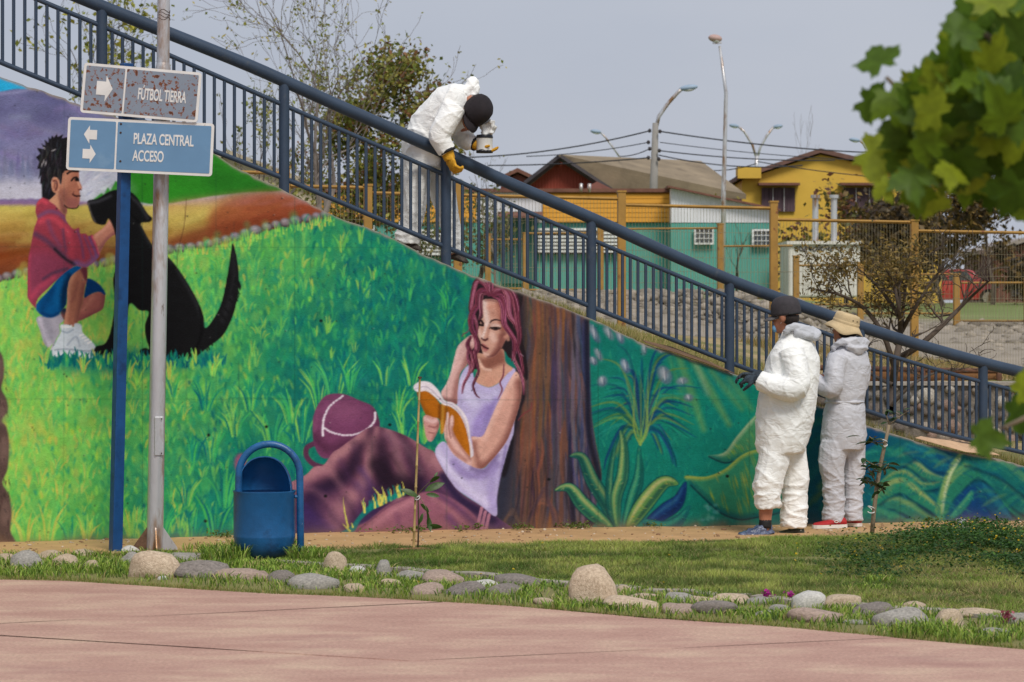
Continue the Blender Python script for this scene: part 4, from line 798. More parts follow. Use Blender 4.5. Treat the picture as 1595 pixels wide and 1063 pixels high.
# ---- paving slabs
def plaza():
    m = bpy.data.materials.new('red_stamped_concrete'); m.use_nodes = True; N, L = m.node_tree.nodes, m.node_tree.links; b = N['Principled BSDF']
    t = N.new('ShaderNodeTexCoord'); mp_ = N.new('ShaderNodeMapping'); mp_.inputs['Scale'].default_value = (.7, 1.25, 1); mp_.inputs['Rotation'].default_value = (0, 0, .15); L.new(t.outputs['Object'], mp_.inputs['Vector'])
    n1 = N.new('ShaderNodeTexNoise'); n1.inputs['Scale'].default_value = 2.3; n1.inputs['Detail'].default_value = 6; n1.inputs['Roughness'].default_value = .6; L.new(mp_.outputs[0], n1.inputs['Vector'])
    r1 = N.new('ShaderNodeValToRGB'); e = r1.color_ramp.elements; e[0].position = .3; e[0].color = (*lin((180, 140, 126)), 1); e[1].position = .66; e[1].color = (*lin((206, 174, 152)), 1)
    k = e.new(.5); k.color = (*lin((193, 155, 139)), 1); L.new(n1.outputs['Fac'], r1.inputs['Fac'])
    n2 = N.new('ShaderNodeTexNoise'); n2.inputs['Scale'].default_value = 55; n2.inputs['Detail'].default_value = 5; L.new(t.outputs['Object'], n2.inputs['Vector'])
    r2 = N.new('ShaderNodeMapRange'); r2.inputs['From Min'].default_value = .3; r2.inputs['From Max'].default_value = .75; r2.inputs['To Min'].default_value = .74; r2.inputs['To Max'].default_value = 1.1; L.new(n2.outputs['Fac'], r2.inputs['Value'])
    x = N.new('ShaderNodeMix'); x.data_type = 'RGBA'; x.blend_type = 'MULTIPLY'; x.inputs[0].default_value = 1; L.new(r1.outputs['Color'], x.inputs[6]); L.new(r2.outputs['Result'], x.inputs[7])
    n4 = N.new('ShaderNodeTexNoise'); n4.inputs['Scale'].default_value = 1.1; n4.inputs['Detail'].default_value = 8; L.new(mp_.outputs[0], n4.inputs['Vector'])
    r4 = N.new('ShaderNodeMapRange'); r4.inputs['From Min'].default_value = .62; r4.inputs['From Max'].default_value = .7; L.new(n4.outputs['Fac'], r4.inputs['Value'])
    ml = N.new('ShaderNodeMath'); ml.operation = 'MULTIPLY'; ml.inputs[1].default_value = .3; L.new(r4.outputs['Result'], ml.inputs[0])
    x2 = N.new('ShaderNodeMix'); x2.data_type = 'RGBA'; L.new(ml.outputs[0], x2.inputs[0]); L.new(x.outputs[2], x2.inputs[6]); x2.inputs[7].default_value = (*lin((140, 98, 98)), 1)
    L.new(x2.outputs[2], b.inputs['Base Color']); b.inputs['Roughness'].default_value = .8; b.inputs['Specular IOR Level'].default_value = .25
    bp = N.new('ShaderNodeBump'); bp.inputs['Strength'].default_value = .7; bp.inputs['Distance'].default_value = .014
    n3 = N.new('ShaderNodeTexNoise'); n3.inputs['Scale'].default_value = 28; n3.inputs['Detail'].default_value = 6; L.new(t.outputs['Object'], n3.inputs['Vector']); L.new(n3.outputs['Fac'], bp.inputs['Height']); L.new(bp.outputs['Normal'], b.inputs['Normal'])
    g = lambda px, py: np.array(GP(px, py)[:2])
    def along(a, b_, n=24, w=.008, seed=1):
        p = np.linspace(0, 1, n)[:, None]; q = a * (1 - p) + b_ * p; d = (b_ - a) / np.linalg.norm(b_ - a); nn = np.array([-d[1], d[0]])
        o = (noise2(q[:, 0], q[:, 1], .35, seed) - .5) * 2 * w; o[0] = o[-1] = 0; return q + nn * o[:, None]
    J = g(640, 1030); E1 = g(690, 939); E2 = g(1392, 994)
    def left(a, b_, x=-14): t_ = (x - a[0]) / (b_[0] - a[0]); return a + (b_ - a) * t_
    Bl = left(g(0, 972), E1); Al = left(g(0, 990), J); c0 = g(400, 1058); Cb = J + (c0 - J) * 6.0
    ex = lambda x0, x1, n=60: np.stack([np.linspace(x0, x1, n), edge_y(np.linspace(x0, x1, n)) + .02 * (noise2(np.linspace(x0, x1, n), 0 * np.linspace(x0, x1, n), .12, 31) - .5)], 1)
    Bline = along(Bl, E1, 40, .012, 2); Aleft = along(Al, J, 40, .012, 3); Aright = along(J, E2, 34, .01, 4); Cl = along(J, Cb, 30, .012, 5)
    S = [np.concatenate([Bline, ex(E1[0], -14)]),
         np.concatenate([Aleft, Aright, ex(E2[0], E1[0]), Bline[::-1]]),
         np.concatenate([[(-14, -6)], [(Cb[0] - 3, -6)], Cl[::-1], Aleft[::-1]]),
         np.concatenate([Cl, [(Cb[0] - 3, -6)], [(14, -6)], ex(14, E2[0]), Aright[::-1]])]
    root = empty('plaza_paving', (0, 0, 0), None, None); root['kind'] = 'structure'
    for i, p in enumerate(S):
        keep = [0]
        for j in range(1, len(p)):
            if np.linalg.norm(p[j] - p[keep[-1]]) > .004: keep.append(j)
        p = p[keep]
        if np.linalg.norm(p[0] - p[-1]) < .004: p = p[:-1]
        a = np.roll(p, 1, 0); c = np.roll(p, -1, 0); d1 = p - a; d1 /= np.linalg.norm(d1, axis=1)[:, None]; d2 = c - p; d2 /= np.linalg.norm(d2, axis=1)[:, None]
        area = .5 * np.sum(p[:, 0] * c[:, 1] - c[:, 0] * p[:, 1]); sg = 1 if area > 0 else -1
        nn = np.stack([-(d1 + d2)[:, 1], (d1 + d2)[:, 0]], 1) * sg; nn /= np.linalg.norm(nn, axis=1)[:, None] + 1e-9
        q = p + nn * .003
        mb = MB(); mb.prism([Vector((x_, y_, -.07)) for x_, y_ in q], .07 + [0, .002, -.001, .001][i], (0, 0, 1))
        mb.build('paving_slab', m, root)
plaza()
# ------------------------------------------------------------------ mural wall
WALL_GAIN = 0.95          # how brightly the wall face is lit: turns photographed colours into paint colours
def build_wall():
    C, ids = paint_mural()
    lut = np.array([lin((i, i, i))[0] for i in range(256)], np.float32)
    Cl = lut[C.astype(np.uint8)] / WALL_GAIN
    Cl = np.minimum(Cl, .86)
    pxs = np.concatenate([np.arange(-250, -20, 6), np.arange(-20, 1620, 1.55), np.arange(1620, 1831, 6)])
    us = np.array([uz(p, 500)[0] for p in pxs]); NZ = 440
    tp = wall_top_u(us) + .012 * (noise2(us, us * 0, .05, 1) - .5) + .02 * (noise2(us, us * 0, .35, 2) - .5); bs = wall_base_u(us) - .18
    # rows: dense where visible
    t = np.linspace(0, 1, NZ)
    Z = bs[:, None] + (tp - bs)[:, None] * t[None, :]
    U = np.repeat(us[:, None], NZ, 1)
    out = .004 * (noise2(U, Z, .5, 7) - .5) + .002 * (noise2(U, Z, .05, 8) - .5)
    X = WALL0.x + WU.x * U + WN.x * out; Y = WALL0.y + WU.y * U + WN.y * out
    px = CX + F * (WALL0.x + WU.x * U) / (WALL0.y + WU.y * U); s = F / (WALL0.y + WU.y * U); py = HOR + (EYE - Z) * s
    ix = np.clip(px - MX0 - .5, 0, MW - 1.01); iy = np.clip(py - MY0 - .5, 0, MH - 1.01)
    x0 = ix.astype(int); y0 = iy.astype(int); fx = (ix - x0)[..., None]; fy = (iy - y0)[..., None]
    col = (Cl[y0, x0] * (1 - fx) + Cl[y0, x0 + 1] * fx) * (1 - fy) + (Cl[y0 + 1, x0] * (1 - fx) + Cl[y0 + 1, x0 + 1] * fx) * fy
    dirt = np.exp(-np.clip(Z - wall_base_u(U) - .01 + .05 * (noise2(U, Z, .08, 12) - .5), 0, 9) / .035)[..., None] * .55
    col = col * (1 - dirt) + np.array(lin((128, 100, 76))) * dirt
    edge = np.exp(-np.clip(tp[:, None] - Z - .012 * noise2(U, Z, .06, 14), 0, 9) / .006)[..., None] * .8
    col = col * (1 - edge) + np.array(lin((150, 140, 130))) * edge
    nU = len(us); idx = np.arange(nU * NZ).reshape(nU, NZ)
    f = np.stack([idx[:-1, :-1], idx[1:, :-1], idx[1:, 1:], idx[:-1, 1:]], -1).reshape(-1, 4)
    cu = (x0[:-1, :-1]).ravel(); cv = (y0[:-1, :-1]).ravel()
    V = np.stack([X, Y, Z], -1).reshape(-1, 3); V = V - np.array(WALL0); COL = col.reshape(-1, 3)
    mat = vcol_material('mural_paint', rough=.6, bump=.3, bscale=90, spec=.07)
    root = empty('mural_wall', WALL0, 'sloping concrete retaining wall painted with a mural of a boy, dog and reading girl', 'wall'); root['kind'] = 'thing'
    owner = np.zeros(len(f), np.int8)
    names = [('mural_tree_trunk', 'painted tree trunk behind the painted girl'), ('mural_reader', 'painted red-haired girl in lilac top reading a book'), ('mural_dog', 'painted black sitting dog'), ('mural_boy', 'painted crouching boy in red hoodie')]
    for i, (nm, lb) in enumerate(names): owner[ids[nm][cv, cu]] = i + 1
    for i in range(5):
        ff = f[owner == i]
        used = np.unique(ff); remap = np.full(len(V), -1, np.int32); remap[used] = np.arange(len(used))
        nm, lb = ('mural_meadow', 'painted landscape of meadow, path and garden plants') if i == 0 else names[i - 1]
        me = np_mesh(nm, V[used], remap[ff], COL[used], smooth=True); o = mkobj(nm, me, mat, root); o['label'] = lb
    # concrete body
    us2 = np.arange(uz(-1500, 500)[0], uz(2500, 500)[0], .06); tp2 = wall_top_u(us2) + .004 + .012 * (noise2(us2, us2 * 0, .05, 1) - .5) + .02 * (noise2(us2, us2 * 0, .35, 2) - .5); bs2 = wall_base_u(us2) - .5
    mb = MB(); rings = []
    for u, a, b_ in zip(us2, bs2, tp2):
        k = .012 * mnoise.noise(Vector((u * 4, 3, 1)))
        rings.append([wpos(u, a, -.006) - WALL0, wpos(u, b_ - .012, -.006) - WALL0, wpos(u, b_, -.018 + k) - WALL0, wpos(u, b_ + .004 + k, -WT * .5) - WALL0, wpos(u, b_, -WT) - WALL0, wpos(u, a, -WT) - WALL0])
    mb.rings(rings); me = mb.mesh('wall_core'); mkobj('wall_core', me, material('rough_concrete', lin((158, 148, 136)), .9, .22, 12, .5, 60, cover=[(lin((110, 98, 84)), 5, .55, .1)]), root)
build_wall()
# ------------------------------------------------------------------ bank and canal behind the wall
def fs(px): return 135 - .0155 * px              # near fence: photograph pixels per metre
FB = [(-400, 380), (445, 440), (713, 480), (968, 515), (1205, 540), (1424, 562), (1640, 588), (2200, 620)]
def fence_z(px): return EYE - (np.interp(px, [p[0] for p in FB], [p[1] for p in FB]) - HOR) / fs(px)
def back_z(x, y):
    px = CX + F * x / np.maximum(y, 1); px = np.clip(px, -900, 2600)
    dw = F / ws(px); df = F / fs(px); zw = np.interp(px, [p[0] for p in TOP_PX], [EYE - (p[1] - HOR) / ws(p[0]) for p in TOP_PX]) - .06
    zf = fence_z(px)
    t = y - dw
    tb = np.clip((y - dw - 1.3) / (df - dw - 1.3), 0, 1)
    za = zw + (zf - zw) * sstep(0, 1, tb)
    # terrace with the stone wall on the right
    pw = sstep(1180, 1330, px)
    zlow = .30 + (zw - .30) * (1 - sstep(.2, 3.0, t)); zhigh = .90 + (zf - .90) * sstep(30, df, y)
    zb = np.where(y < 30.22, zlow, zhigh)
    z = za * (1 - pw) + zb * pw
    bump = .10 * (fbm2(x, y, 1.2, 21) - .5) + .05 * (fbm2(x, y, .3, 22) - .5)
    z = z + bump * sstep(1.2, 2.5, t)
    # canal and far bank
    dn = sstep(df + .8, 47, y); z = z * (1 - dn) + .1 * dn
    up = sstep(48.5, 63.5, y); crest = 2.12 - .68 * sstep(1150, 1400, px); crest = crest + (2.08 - crest) * sstep(64, 110, y); z = z * (1 - up) + (crest + .03 * (fbm2(x, y, 3, 23) - .5)) * up
    return z
def back_ground():
    us = np.concatenate([np.linspace(-150, -10, 20), np.arange(-9.8, 16, .14), np.linspace(16.5, 150, 24)])
    qs = np.concatenate([np.arange(.1, 28, .14), np.arange(28, 50, .4), np.geomspace(51, 900, 26)])
    U, Q = np.meshgrid(us, qs, indexing='ij')
    X = WALL0.x + WU.x * U - WN.x * Q; Y = WALL0.y + WU.y * U - WN.y * Q
    Ys = np.clip(Y, 12, None)
    Z = back_z(X, Ys); Z = np.where(Y < 14, -.3, Z)
    g = fbm2(X, Y, .9, 41); g2 = fbm2(X, Y, .16, 42); g3 = noise2(X, Y, .07, 43)
    grass = np.array(lin((112, 108, 58))); dry = np.array(lin((158, 138, 98))); gravel = np.array(lin((144, 134, 120))); verge = np.array(lin((112, 126, 66)))
    k = np.clip((g - .42) * 5, 0, 1)[..., None]; c = grass * k + dry * (1 - k)
    px = CX + F * X / Ys
    gv = sstep(44, 48, Y + 2 * (g - .5)) * (1 - sstep(62.6, 64.2, Y + (g - .5)))
    left = (1 - sstep(930, 1010, px)) * sstep(.3, 1.0, Q)
    gv = np.maximum(gv, left * .9)[..., None]; c = c * (1 - gv) + gravel * gv
    vg = sstep(64, 66, Y + 2 * (g - .5))[..., None]; k2 = np.clip((g - .62) * 6, 0, 1)[..., None]; c = c * (1 - vg) + (verge * (1 - k2) + np.array(lin((150, 132, 108))) * k2) * vg
    c = c * (.65 + .4 * g2[..., None] + .3 * g3[..., None])
    n, m = U.shape; idx = np.arange(n * m).reshape(n, m); f = np.stack([idx[:-1, :-1], idx[:-1, 1:], idx[1:, 1:], idx[1:, :-1]], -1).reshape(-1, 4)
    me = np_mesh('embankment', np.stack([X, Y, Z], -1).reshape(-1, 3), f, np.clip(c.reshape(-1, 3), 0, 1), smooth=True)
    tagit(mkobj('embankment', me, vcol_material('bank_earth', bump=.8, bscale=25)), kind='structure')
back_ground()
# ------------------------------------------------------------------ stair railing on top of the wall
HAND = [(-260, -165), (-120, -108), (0, -60), (174, 12), (400, 102), (540, 166), (682, 228), (795, 282), (939, 343), (1040, 390), (1149, 438), (1195, 455), (1341, 506), (1428, 534), (1542, 566), (1595, 579), (1700, 602), (1840, 632)]
UPPER = [(-260, -140), (-120, -83), (0, -31), (75, 2), (166, 39), (400, 141), (452, 164), (696, 269), (735, 288), (930, 373), (1150, 465), (1358, 543), (1450, 571), (1540, 596), (1595, 610), (1700, 635), (1840, 668)]
LOWER = [(-260, -14), (-120, 42), (0, 93), (127, 144), (335, 233), (400, 257), (452, 278), (696, 382), (930, 478), (1150, 567), (1355, 639), (1427, 663), (1520, 686), (1595, 704), (1700, 728), (1840, 760)]
RB = .10                                               # railing line: behind the wall face, on the wall top
def rail_pt(px, py):
    u, z = uz(px, py); return u, z
def rail_curve(L):
    A = np.array([rail_pt(*p) for p in L]); us = np.arange(A[0, 0], A[-1, 0], .12)
    # smooth interpolation
    zz = np.interp(us, A[:, 0], A[:, 1]); k = np.array([1, 2, 3, 2, 1]) / 9.0; zp = np.pad(zz, 2, mode='reflect', reflect_type='odd'); zz = np.convolve(zp, k, 'valid'); return us, zz
mat_rail = material('blue_grey_rail_paint', lin((48, 65, 86)), .5, .12, 6, .08, 160, spec=.5, cover=[(lin((66, 74, 84)), 9, .6, .12), (lin((98, 84, 72)), 40, .74, .05)])
rail_root = empty('stair_railing', wpos(uz(797, 500)[0], wall_top_u(uz(797, 500)[0]), -RB), 'long blue-grey steel stair railing along the top of the mural wall', 'railing')
cu_h, cu_u, cu_l = rail_curve(HAND), rail_curve(UPPER), rail_curve(LOWER)
def rail_tube(name, cu, r, n):
    MB().tube([wpos(u, z, -RB) for u, z in zip(*cu)], r, n).build(name, mat_rail, rail_root, smooth=True)
rail_tube('handrail', cu_h, .047, 16); rail_tube('upper_rail', cu_u, .0175, 10); rail_tube('lower_rail', cu_l, .0185, 10)
zh = lambda u: float(np.interp(u, *cu_h)); zu = lambda u: float(np.interp(u, *cu_u)); zl = lambda u: float(np.interp(u, *cu_l))
post_u = [uz(p, 400)[0] for p in (-150, 165, 450, 703, 930, 1146, 1350, 1542, 1728)]
for u in post_u:
    t = float(wall_top_u(u)) - .02; h = zh(u) - t - .02
    MB().tube([wpos(u, t, -RB), wpos(u, zh(u) - .015, -RB)], .039, 14).build('post', mat_rail, rail_root, auto=40)
bal = MB().tube([(0, 0, 0), (0, 0, 1)], .0125, 7).mesh('baluster', True); bal.set_sharp_from_angle(angle=R_(50)); bal.materials.append(mat_rail)
for a, b in zip(post_u[:-1], post_u[1:]):
    n = 18
    for i in range(1, n):
        u = a + (b - a) * i / n; p = wpos(u, zl(u), -RB)
        o = mkobj('baluster', bal, None, rail_root); o.location = p - rail_root.location; o.scale = (1, 1, zu(u) - zl(u))
# ------------------------------------------------------------------ sign post, lamp pole, bin
def text_mesh(body, size, sx=1.0):
    cu = bpy.data.curves.new('text', 'FONT'); cu.body = body; cu.size = size; cu.extrude = .0012; cu.offset = size * .02; cu.space_character = .98
    o = bpy.data.objects.new('text', cu); LINK(o); bpy.context.view_layer.update()
    me = bpy.data.meshes.new_from_object(o.evaluated_get(bpy.context.evaluated_depsgraph_get())); bpy.data.objects.remove(o)
    me.transform(Matrix.Diagonal((sx, 1, 1, 1))); return me
def frame_from(tl, tr, br, bl):
    """local frame of a sign from its four photographed corners at one depth"""
    x = ((tr - tl) + (br - bl)).normalized(); z = ((tl - bl) + (tr - br)); z = (z - x * z.dot(x)).normalized(); y = x.cross(z) * -1
    c = (tl + tr + br + bl) / 4; w = ((tr - tl).length + (br - bl).length) / 2; h = ((tl - bl).length + (tr - br).length) / 2
    M = Matrix((x, z, z.cross(x) * -1)).transposed()   # columns: along, up, out
    out = x.cross(z)
    if out.y > 0: out = -out
    M = Matrix((x, z, out)).transposed()
    return c, w, h, M
def rrect(w, h, r, n=4):
    p = []
    for cx, cy, a0 in ((w / 2 - r, h / 2 - r, 0), (-w / 2 + r, h / 2 - r, 90), (-w / 2 + r, -h / 2 + r, 180), (w / 2 - r, -h / 2 + r, 270)):
        for i in range(n + 1): a = R_(a0 + 90 * i / n); p.append((cx + r * math.cos(a), cy + r * math.sin(a)))
    return p
mat_white = material('white_enamel', lin((222, 220, 216)), .5, .06, 10, cover=[(lin((176, 160, 140)), 14, .63, .12)])
mat_sblue = material('sign_blue', lin((102, 140, 174)), .45, .05, 5, cover=[(lin((120, 152, 180)), 6, .6, .2)])
mat_sgrey = material('faded_grey_sign', lin((128, 138, 152)), .6, .06, 6, cover=[(lin((128, 72, 38)), 36, .55, .03), (lin((86, 46, 26)), 36, .59, .03), (lin((132, 84, 52)), 90, .63, .04)])
mat_post = material('dark_blue_paint', lin((20, 72, 126)), .4, .14, 10, .08, 120, cover=[(lin((14, 50, 92)), 7, .55, .12)])
mat_bolt = material('rusty_bolt', lin((70, 48, 36)), .7, .3, 60)
SD = 19.4
sign_base = PX(179, 866, SD); sign_base.z = float(front_z(sign_base.x, sign_base.y)) - .01
sg = empty('sign_post', sign_base, 'blue steel sign post with two direction boards reading FÚTBOL TIERRA and PLAZA CENTRAL', 'sign')
ptop = PX(196, 110, SD)
mb = MB(); ax = (ptop - sign_base).normalized(); q = rot_to(ax).to_matrix()
mb.box((sign_base + ptop) / 2 + Vector((0, .03, 0)), (.072, .072, (ptop - sign_base).length + .1), M=q @ Matrix.Rotation(R_(32), 3, 'Z'))
rounded(mb.build('post', mat_post, sg), .006)
def board(name, corners, d, face, label, rust=False):
    c, w, h, M = frame_from(*[PX(x, y, d) for x, y in corners])
    def P3(a, b, o): return c + M @ Vector((a, b, o))
    mb = MB(); mb.prism([P3(a, b, -.012) for a, b in rrect(w, h, .022)], .012, M.col[2]); 
    bd = mb.build(name, mat_white, sg); bd['label'] = label
    f = w * .0 ; m_ = .018
    xs = -w / 2 + w * (.335 if not rust else .36)
    for (x0, x1) in ((-w / 2 + m_, xs - .006), (xs + .006, w / 2 - m_)):
        mb = MB(); mb.prism([P3((x0 + x1) / 2 + a, b, .0003) for a, b in rrect(x1 - x0, h - 2 * m_, .008)], .0014, M.col[2]); mb.build('panel', face, bd)
    return bd, c, w, h, M, P3
def arrow(bd, P3, cx, cy, L, H, sgn, ax):
    pts = [(-L / 2, -H * .26), (L * .06, -H * .26), (L * .06, -H / 2), (L / 2, 0), (L * .06, H / 2), (L * .06, H * .26), (-L / 2, H * .26)]
    mb = MB(); mb.prism([P3(cx + sgn * a, cy + b, .0026) for a, b in pts], .0012, ax); mb.build('arrow', mat_white, bd)
def words(bd, body, P3, M, x, y, hgt, width):
    me = text_mesh(body, 1.0); xs = [v.co.x for v in me.vertices]; ys = [v.co.y for v in me.vertices]
    capk = .73; sc = hgt / capk; sx = width / (max(xs) - min(xs))
    T = Matrix.Diagonal((sx, sc, 1, 1)) @ Matrix.Translation((-min(xs), 0, 0)); me.transform(T)
    me.transform(Matrix.Translation(P3(x, y, .0032)) @ M.to_4x4())
    me.transform(Matrix.Translation(-sign_base)); mkobj('lettering', me, mat_white, bd)
CB = [(105, 183), (333, 192), (331, 276), (104, 264)]; CA = [(129, 96), (312, 115), (310, 190), (127, 177)]
bd, c, w, h, M, P3 = board('direction_board', CB, SD - .06, mat_sblue, 'blue board reading PLAZA CENTRAL ACCESO with two arrows')
def loc2(px, py, d, c, M): v = M.transposed() @ (PX(px, py, d) - c); return v.x, v.y
for (px, py, sgn) in ((141, 210, -1), (139, 240, 1)):
    a, b = loc2(px, py, SD - .06, c, M); arrow(bd, P3, a, b, .088, .122, sgn, M.col[2])
a, b = loc2(208, 224, SD - .06, c, M); words(bd, 'PLAZA CENTRAL', P3, M, a, b, .074, .40); a, b = loc2(206, 250.5, SD - .06, c, M); words(bd, 'ACCESO', P3, M, a, b, .074, .208)
for (px, py) in ((188.5, 193.5), (188, 207), (187.5, 251.5)):
    a, b = loc2(px, py, SD - .06, c, M); MB().lathe([(.0075, 0), (.0075, .003), (.005, .005)], P3(a, b, .001), 10, M).build('bolt', mat_bolt, bd)
bd, c, w, h, M, P3 = board('direction_board', CA, SD - .075, mat_sgrey, 'faded grey board reading FÚTBOL TIERRA, flecked with rust', True)
a, b = loc2(163, 138, SD - .075, c, M); arrow(bd, P3, a, b, .108, .175, 1, M.col[2]); a, b = loc2(214.5, 154.5, SD - .075, c, M); words(bd, 'FÚTBOL TIERRA', P3, M, a, b, .078, .322)
# ---- galvanised pole
mat_galv = material('painted_galvanised_steel', lin((206, 206, 208)), .38, .1, 5, .12, 90, metal=.5, cover=[(lin((146, 112, 82)), 4, .49, .12), (lin((104, 76, 54)), 14, .66, .05)], stretch=(1, 1, .25))
mat_rust = material('rust_stain', lin((110, 82, 62)), .85, .3, 20, .3, 80)
pb = PX(241, 864, SD + .12); pb.z = float(front_z(pb.x, pb.y)) - .015
pole = empty('lamp_pole', pb, 'tall galvanised steel lamp pole with flared rusty base beside the blue sign post', 'pole')
p1, p2, p3 = PX(254, 106, SD + .12), PX(254, 98, SD + .12), PX(258, -330, SD + .12)
MB().tube([pb, pb + (p1 - pb) * .25, pb + (p1 - pb) * .6, p1, p2], [.0555, .0545, .053, .0515, .043], 20).build('lower_shaft', mat_galv, pole, auto=40)
MB().tube([p1 + (p2 - p1) * .6, p3], [.0435, .036], 18).build('upper_shaft', mat_galv, pole, auto=40)
for k in range(4):
    a = R_(12 + 90 * k); d_ = Vector((math.cos(a), math.sin(a), 0)); n_ = Vector((-d_.y, d_.x, 0))
    mb = MB(); mb.prism([pb + d_ * .05 - n_ * .004, pb + d_ * .155 - n_ * .004, pb + d_ * .15 + Vector((0, 0, .03)) - n_ * .004, pb + d_ * .052 + Vector((.002, 0, .17)) - n_ * .004], .008, n_); mb.build('base_fin', mat_rust if k == 2 else mat_galv, pole)
MB().box(pb + Vector((0, 0, .006)), (.3, .3, .014), .2).build('base_plate', mat_rust, pole)
cpos = pb + (p1 - pb) * .24 + Vector((.022, -.0515, 0)); mb = MB(); mb.box(cpos, (.062, .014, .26), .38); rounded(mb.build('hatch_cover', mat_galv, pole), .004)
for dz in (-.115, .115): MB().ell(cpos + Vector((.018, -.012, dz)), (.005, .005, .005), 8, 6).build('screw', mat_bolt, pole)
mb = MB()
for k in range(4):
    zc = PX(256, 18 + k * 4, SD + .12).z; mb.tube([p3 + (p2 - p3) * .745 + Vector((.042 * math.cos(t), .042 * math.sin(t), zc - (p3 + (p2 - p3) * .745).z + .01 * math.sin(3 * t + k))) for t in np.linspace(0, 6.2, 20)], .0022, 5)
mb.build('wire_loop', mat_bolt, pole)
# ---- litter bin
mat_bin = material('blue_bin_paint', lin((30, 96, 152)), .38, .16, 5, .1, 90, spec=.5, cover=[(lin((20, 62, 104)), 4, .52, .14), (lin((150, 156, 160)), 60, .70, .02)])
mat_bin_in = mat_bin
bd_ = 18.75
bc = PX(412, 868, bd_ + .02); bc.z = 0
binr = empty('litter_bin', PX(467, 878, bd_) * Vector((1, 1, 0)) if False else Vector((bc.x, bc.y, float(front_z(bc.x, bc.y)))), 'blue steel litter bin with half-open hood hung in a tall tube hoop', 'bin')
SB = F / bd_; zb = lambda py: EYE - (py - HOR) / SB; RR = .2
prof = [(.004, zb(873)), (.06, zb(872)), (.12, zb(868)), (.155, zb(862)), (.18, zb(853)), (.194, zb(844)), (.199, zb(837)), (.2005, zb(835.5)), (RR, zb(834)), (RR, zb(768)), (RR + .004, zb(766.5)), (RR + .004, zb(764.5)), (RR - .008, zb(764.5)), (RR - .008, zb(790)), (.004, zb(795))]
MB().lathe(prof, (bc.x, bc.y, 0), 40).build('drum', mat_bin, binr, auto=35)
# hood: rear half shell, open to the front, dome shaped side profile
def hood():
    mb = MB(); zt = zb(711); z0 = zb(766); n = 26; m = 10; rings = []
    ang0, ang1 = R_(-14), R_(194)
    grid = []
    for i in range(n + 1):
        row = []
        for j in range(m + 1):
            a = ang0 + (ang1 - ang0) * i / n        # around the back
            t = j / m
            # height limited by an arch over x so that the opening is a rounded arch
            row.append((a, t))
        grid.append(row)
    R1 = .182
    vs = []; vin = []
    for row in grid:
        for (a, t) in row:
            ph = t * math.pi / 2
            rr = R1 * math.cos(ph) ** .85 if t < 1 else 0.0
            z = z0 + (zt - z0) * math.sin(ph)
            x, y = math.cos(a) * rr, math.sin(a) * rr * .98
            vs.append(Vector((bc.x + x, bc.y + y, z))); vin.append(Vector((bc.x + x * .965, bc.y + y * .965 , z0 + (z - z0) * .97)))
    k = len(vs); W_ = m + 1; fs_ = []
    for i in range(n):
        for j in range(m):
            q = (i * W_ + j, (i + 1) * W_ + j, (i + 1) * W_ + j + 1, i * W_ + j + 1); fs_.append(q); fs_.append(tuple(v + k for v in q[::-1]))
    for j in range(m): fs_.append((j, j + 1, k + j + 1, k + j)); q = (n * W_ + j, n * W_ + j + 1, k + n * W_ + j + 1, k + n * W_ + j); fs_.append(q[::-1])
    mb.add(vs + vin, fs_); return mb
hood().build('hood', mat_bin, binr, auto=50)
pl = PX(371, 764, bd_); pr_ = PX(467, 879, bd_)
hx0, hx1 = PX(372, 764, bd_).x, PX(467, 764, bd_).x; hy = bc.y - .02; zt = zb(692); r_ = (hx1 - hx0) / 2
path = [Vector((hx1 + .006, hy, -.05)), Vector((hx1 + .004, hy, zb(820))), Vector((hx1, hy, zt - r_ * 1.02))]
for i in range(1, 17):
    a = math.pi * i / 16; path.append(Vector(((hx0 + hx1) / 2 + r_ * math.cos(a), hy, zt - r_ + r_ * math.sin(a) * 1.0)))
path += [Vector((hx0 - .004, hy, zb(800))), Vector((hx0 - .008, hy, -.05))]
MB().tube(path, .0235, 14).build('hoop', mat_bin, binr, smooth=True)
MB().tube([(hx1 - .03, hy - .005, zb(774)), (hx1 + .005, hy - .005, zb(774))], .012, 10).build('pivot_bolt', mat_bin, binr, auto=40)
MB().tube([(hx0 - .01, hy, zb(774)), (hx0 + .03, hy, zb(774))], .012, 10).build('pivot_bolt', mat_bin, binr, auto=40)
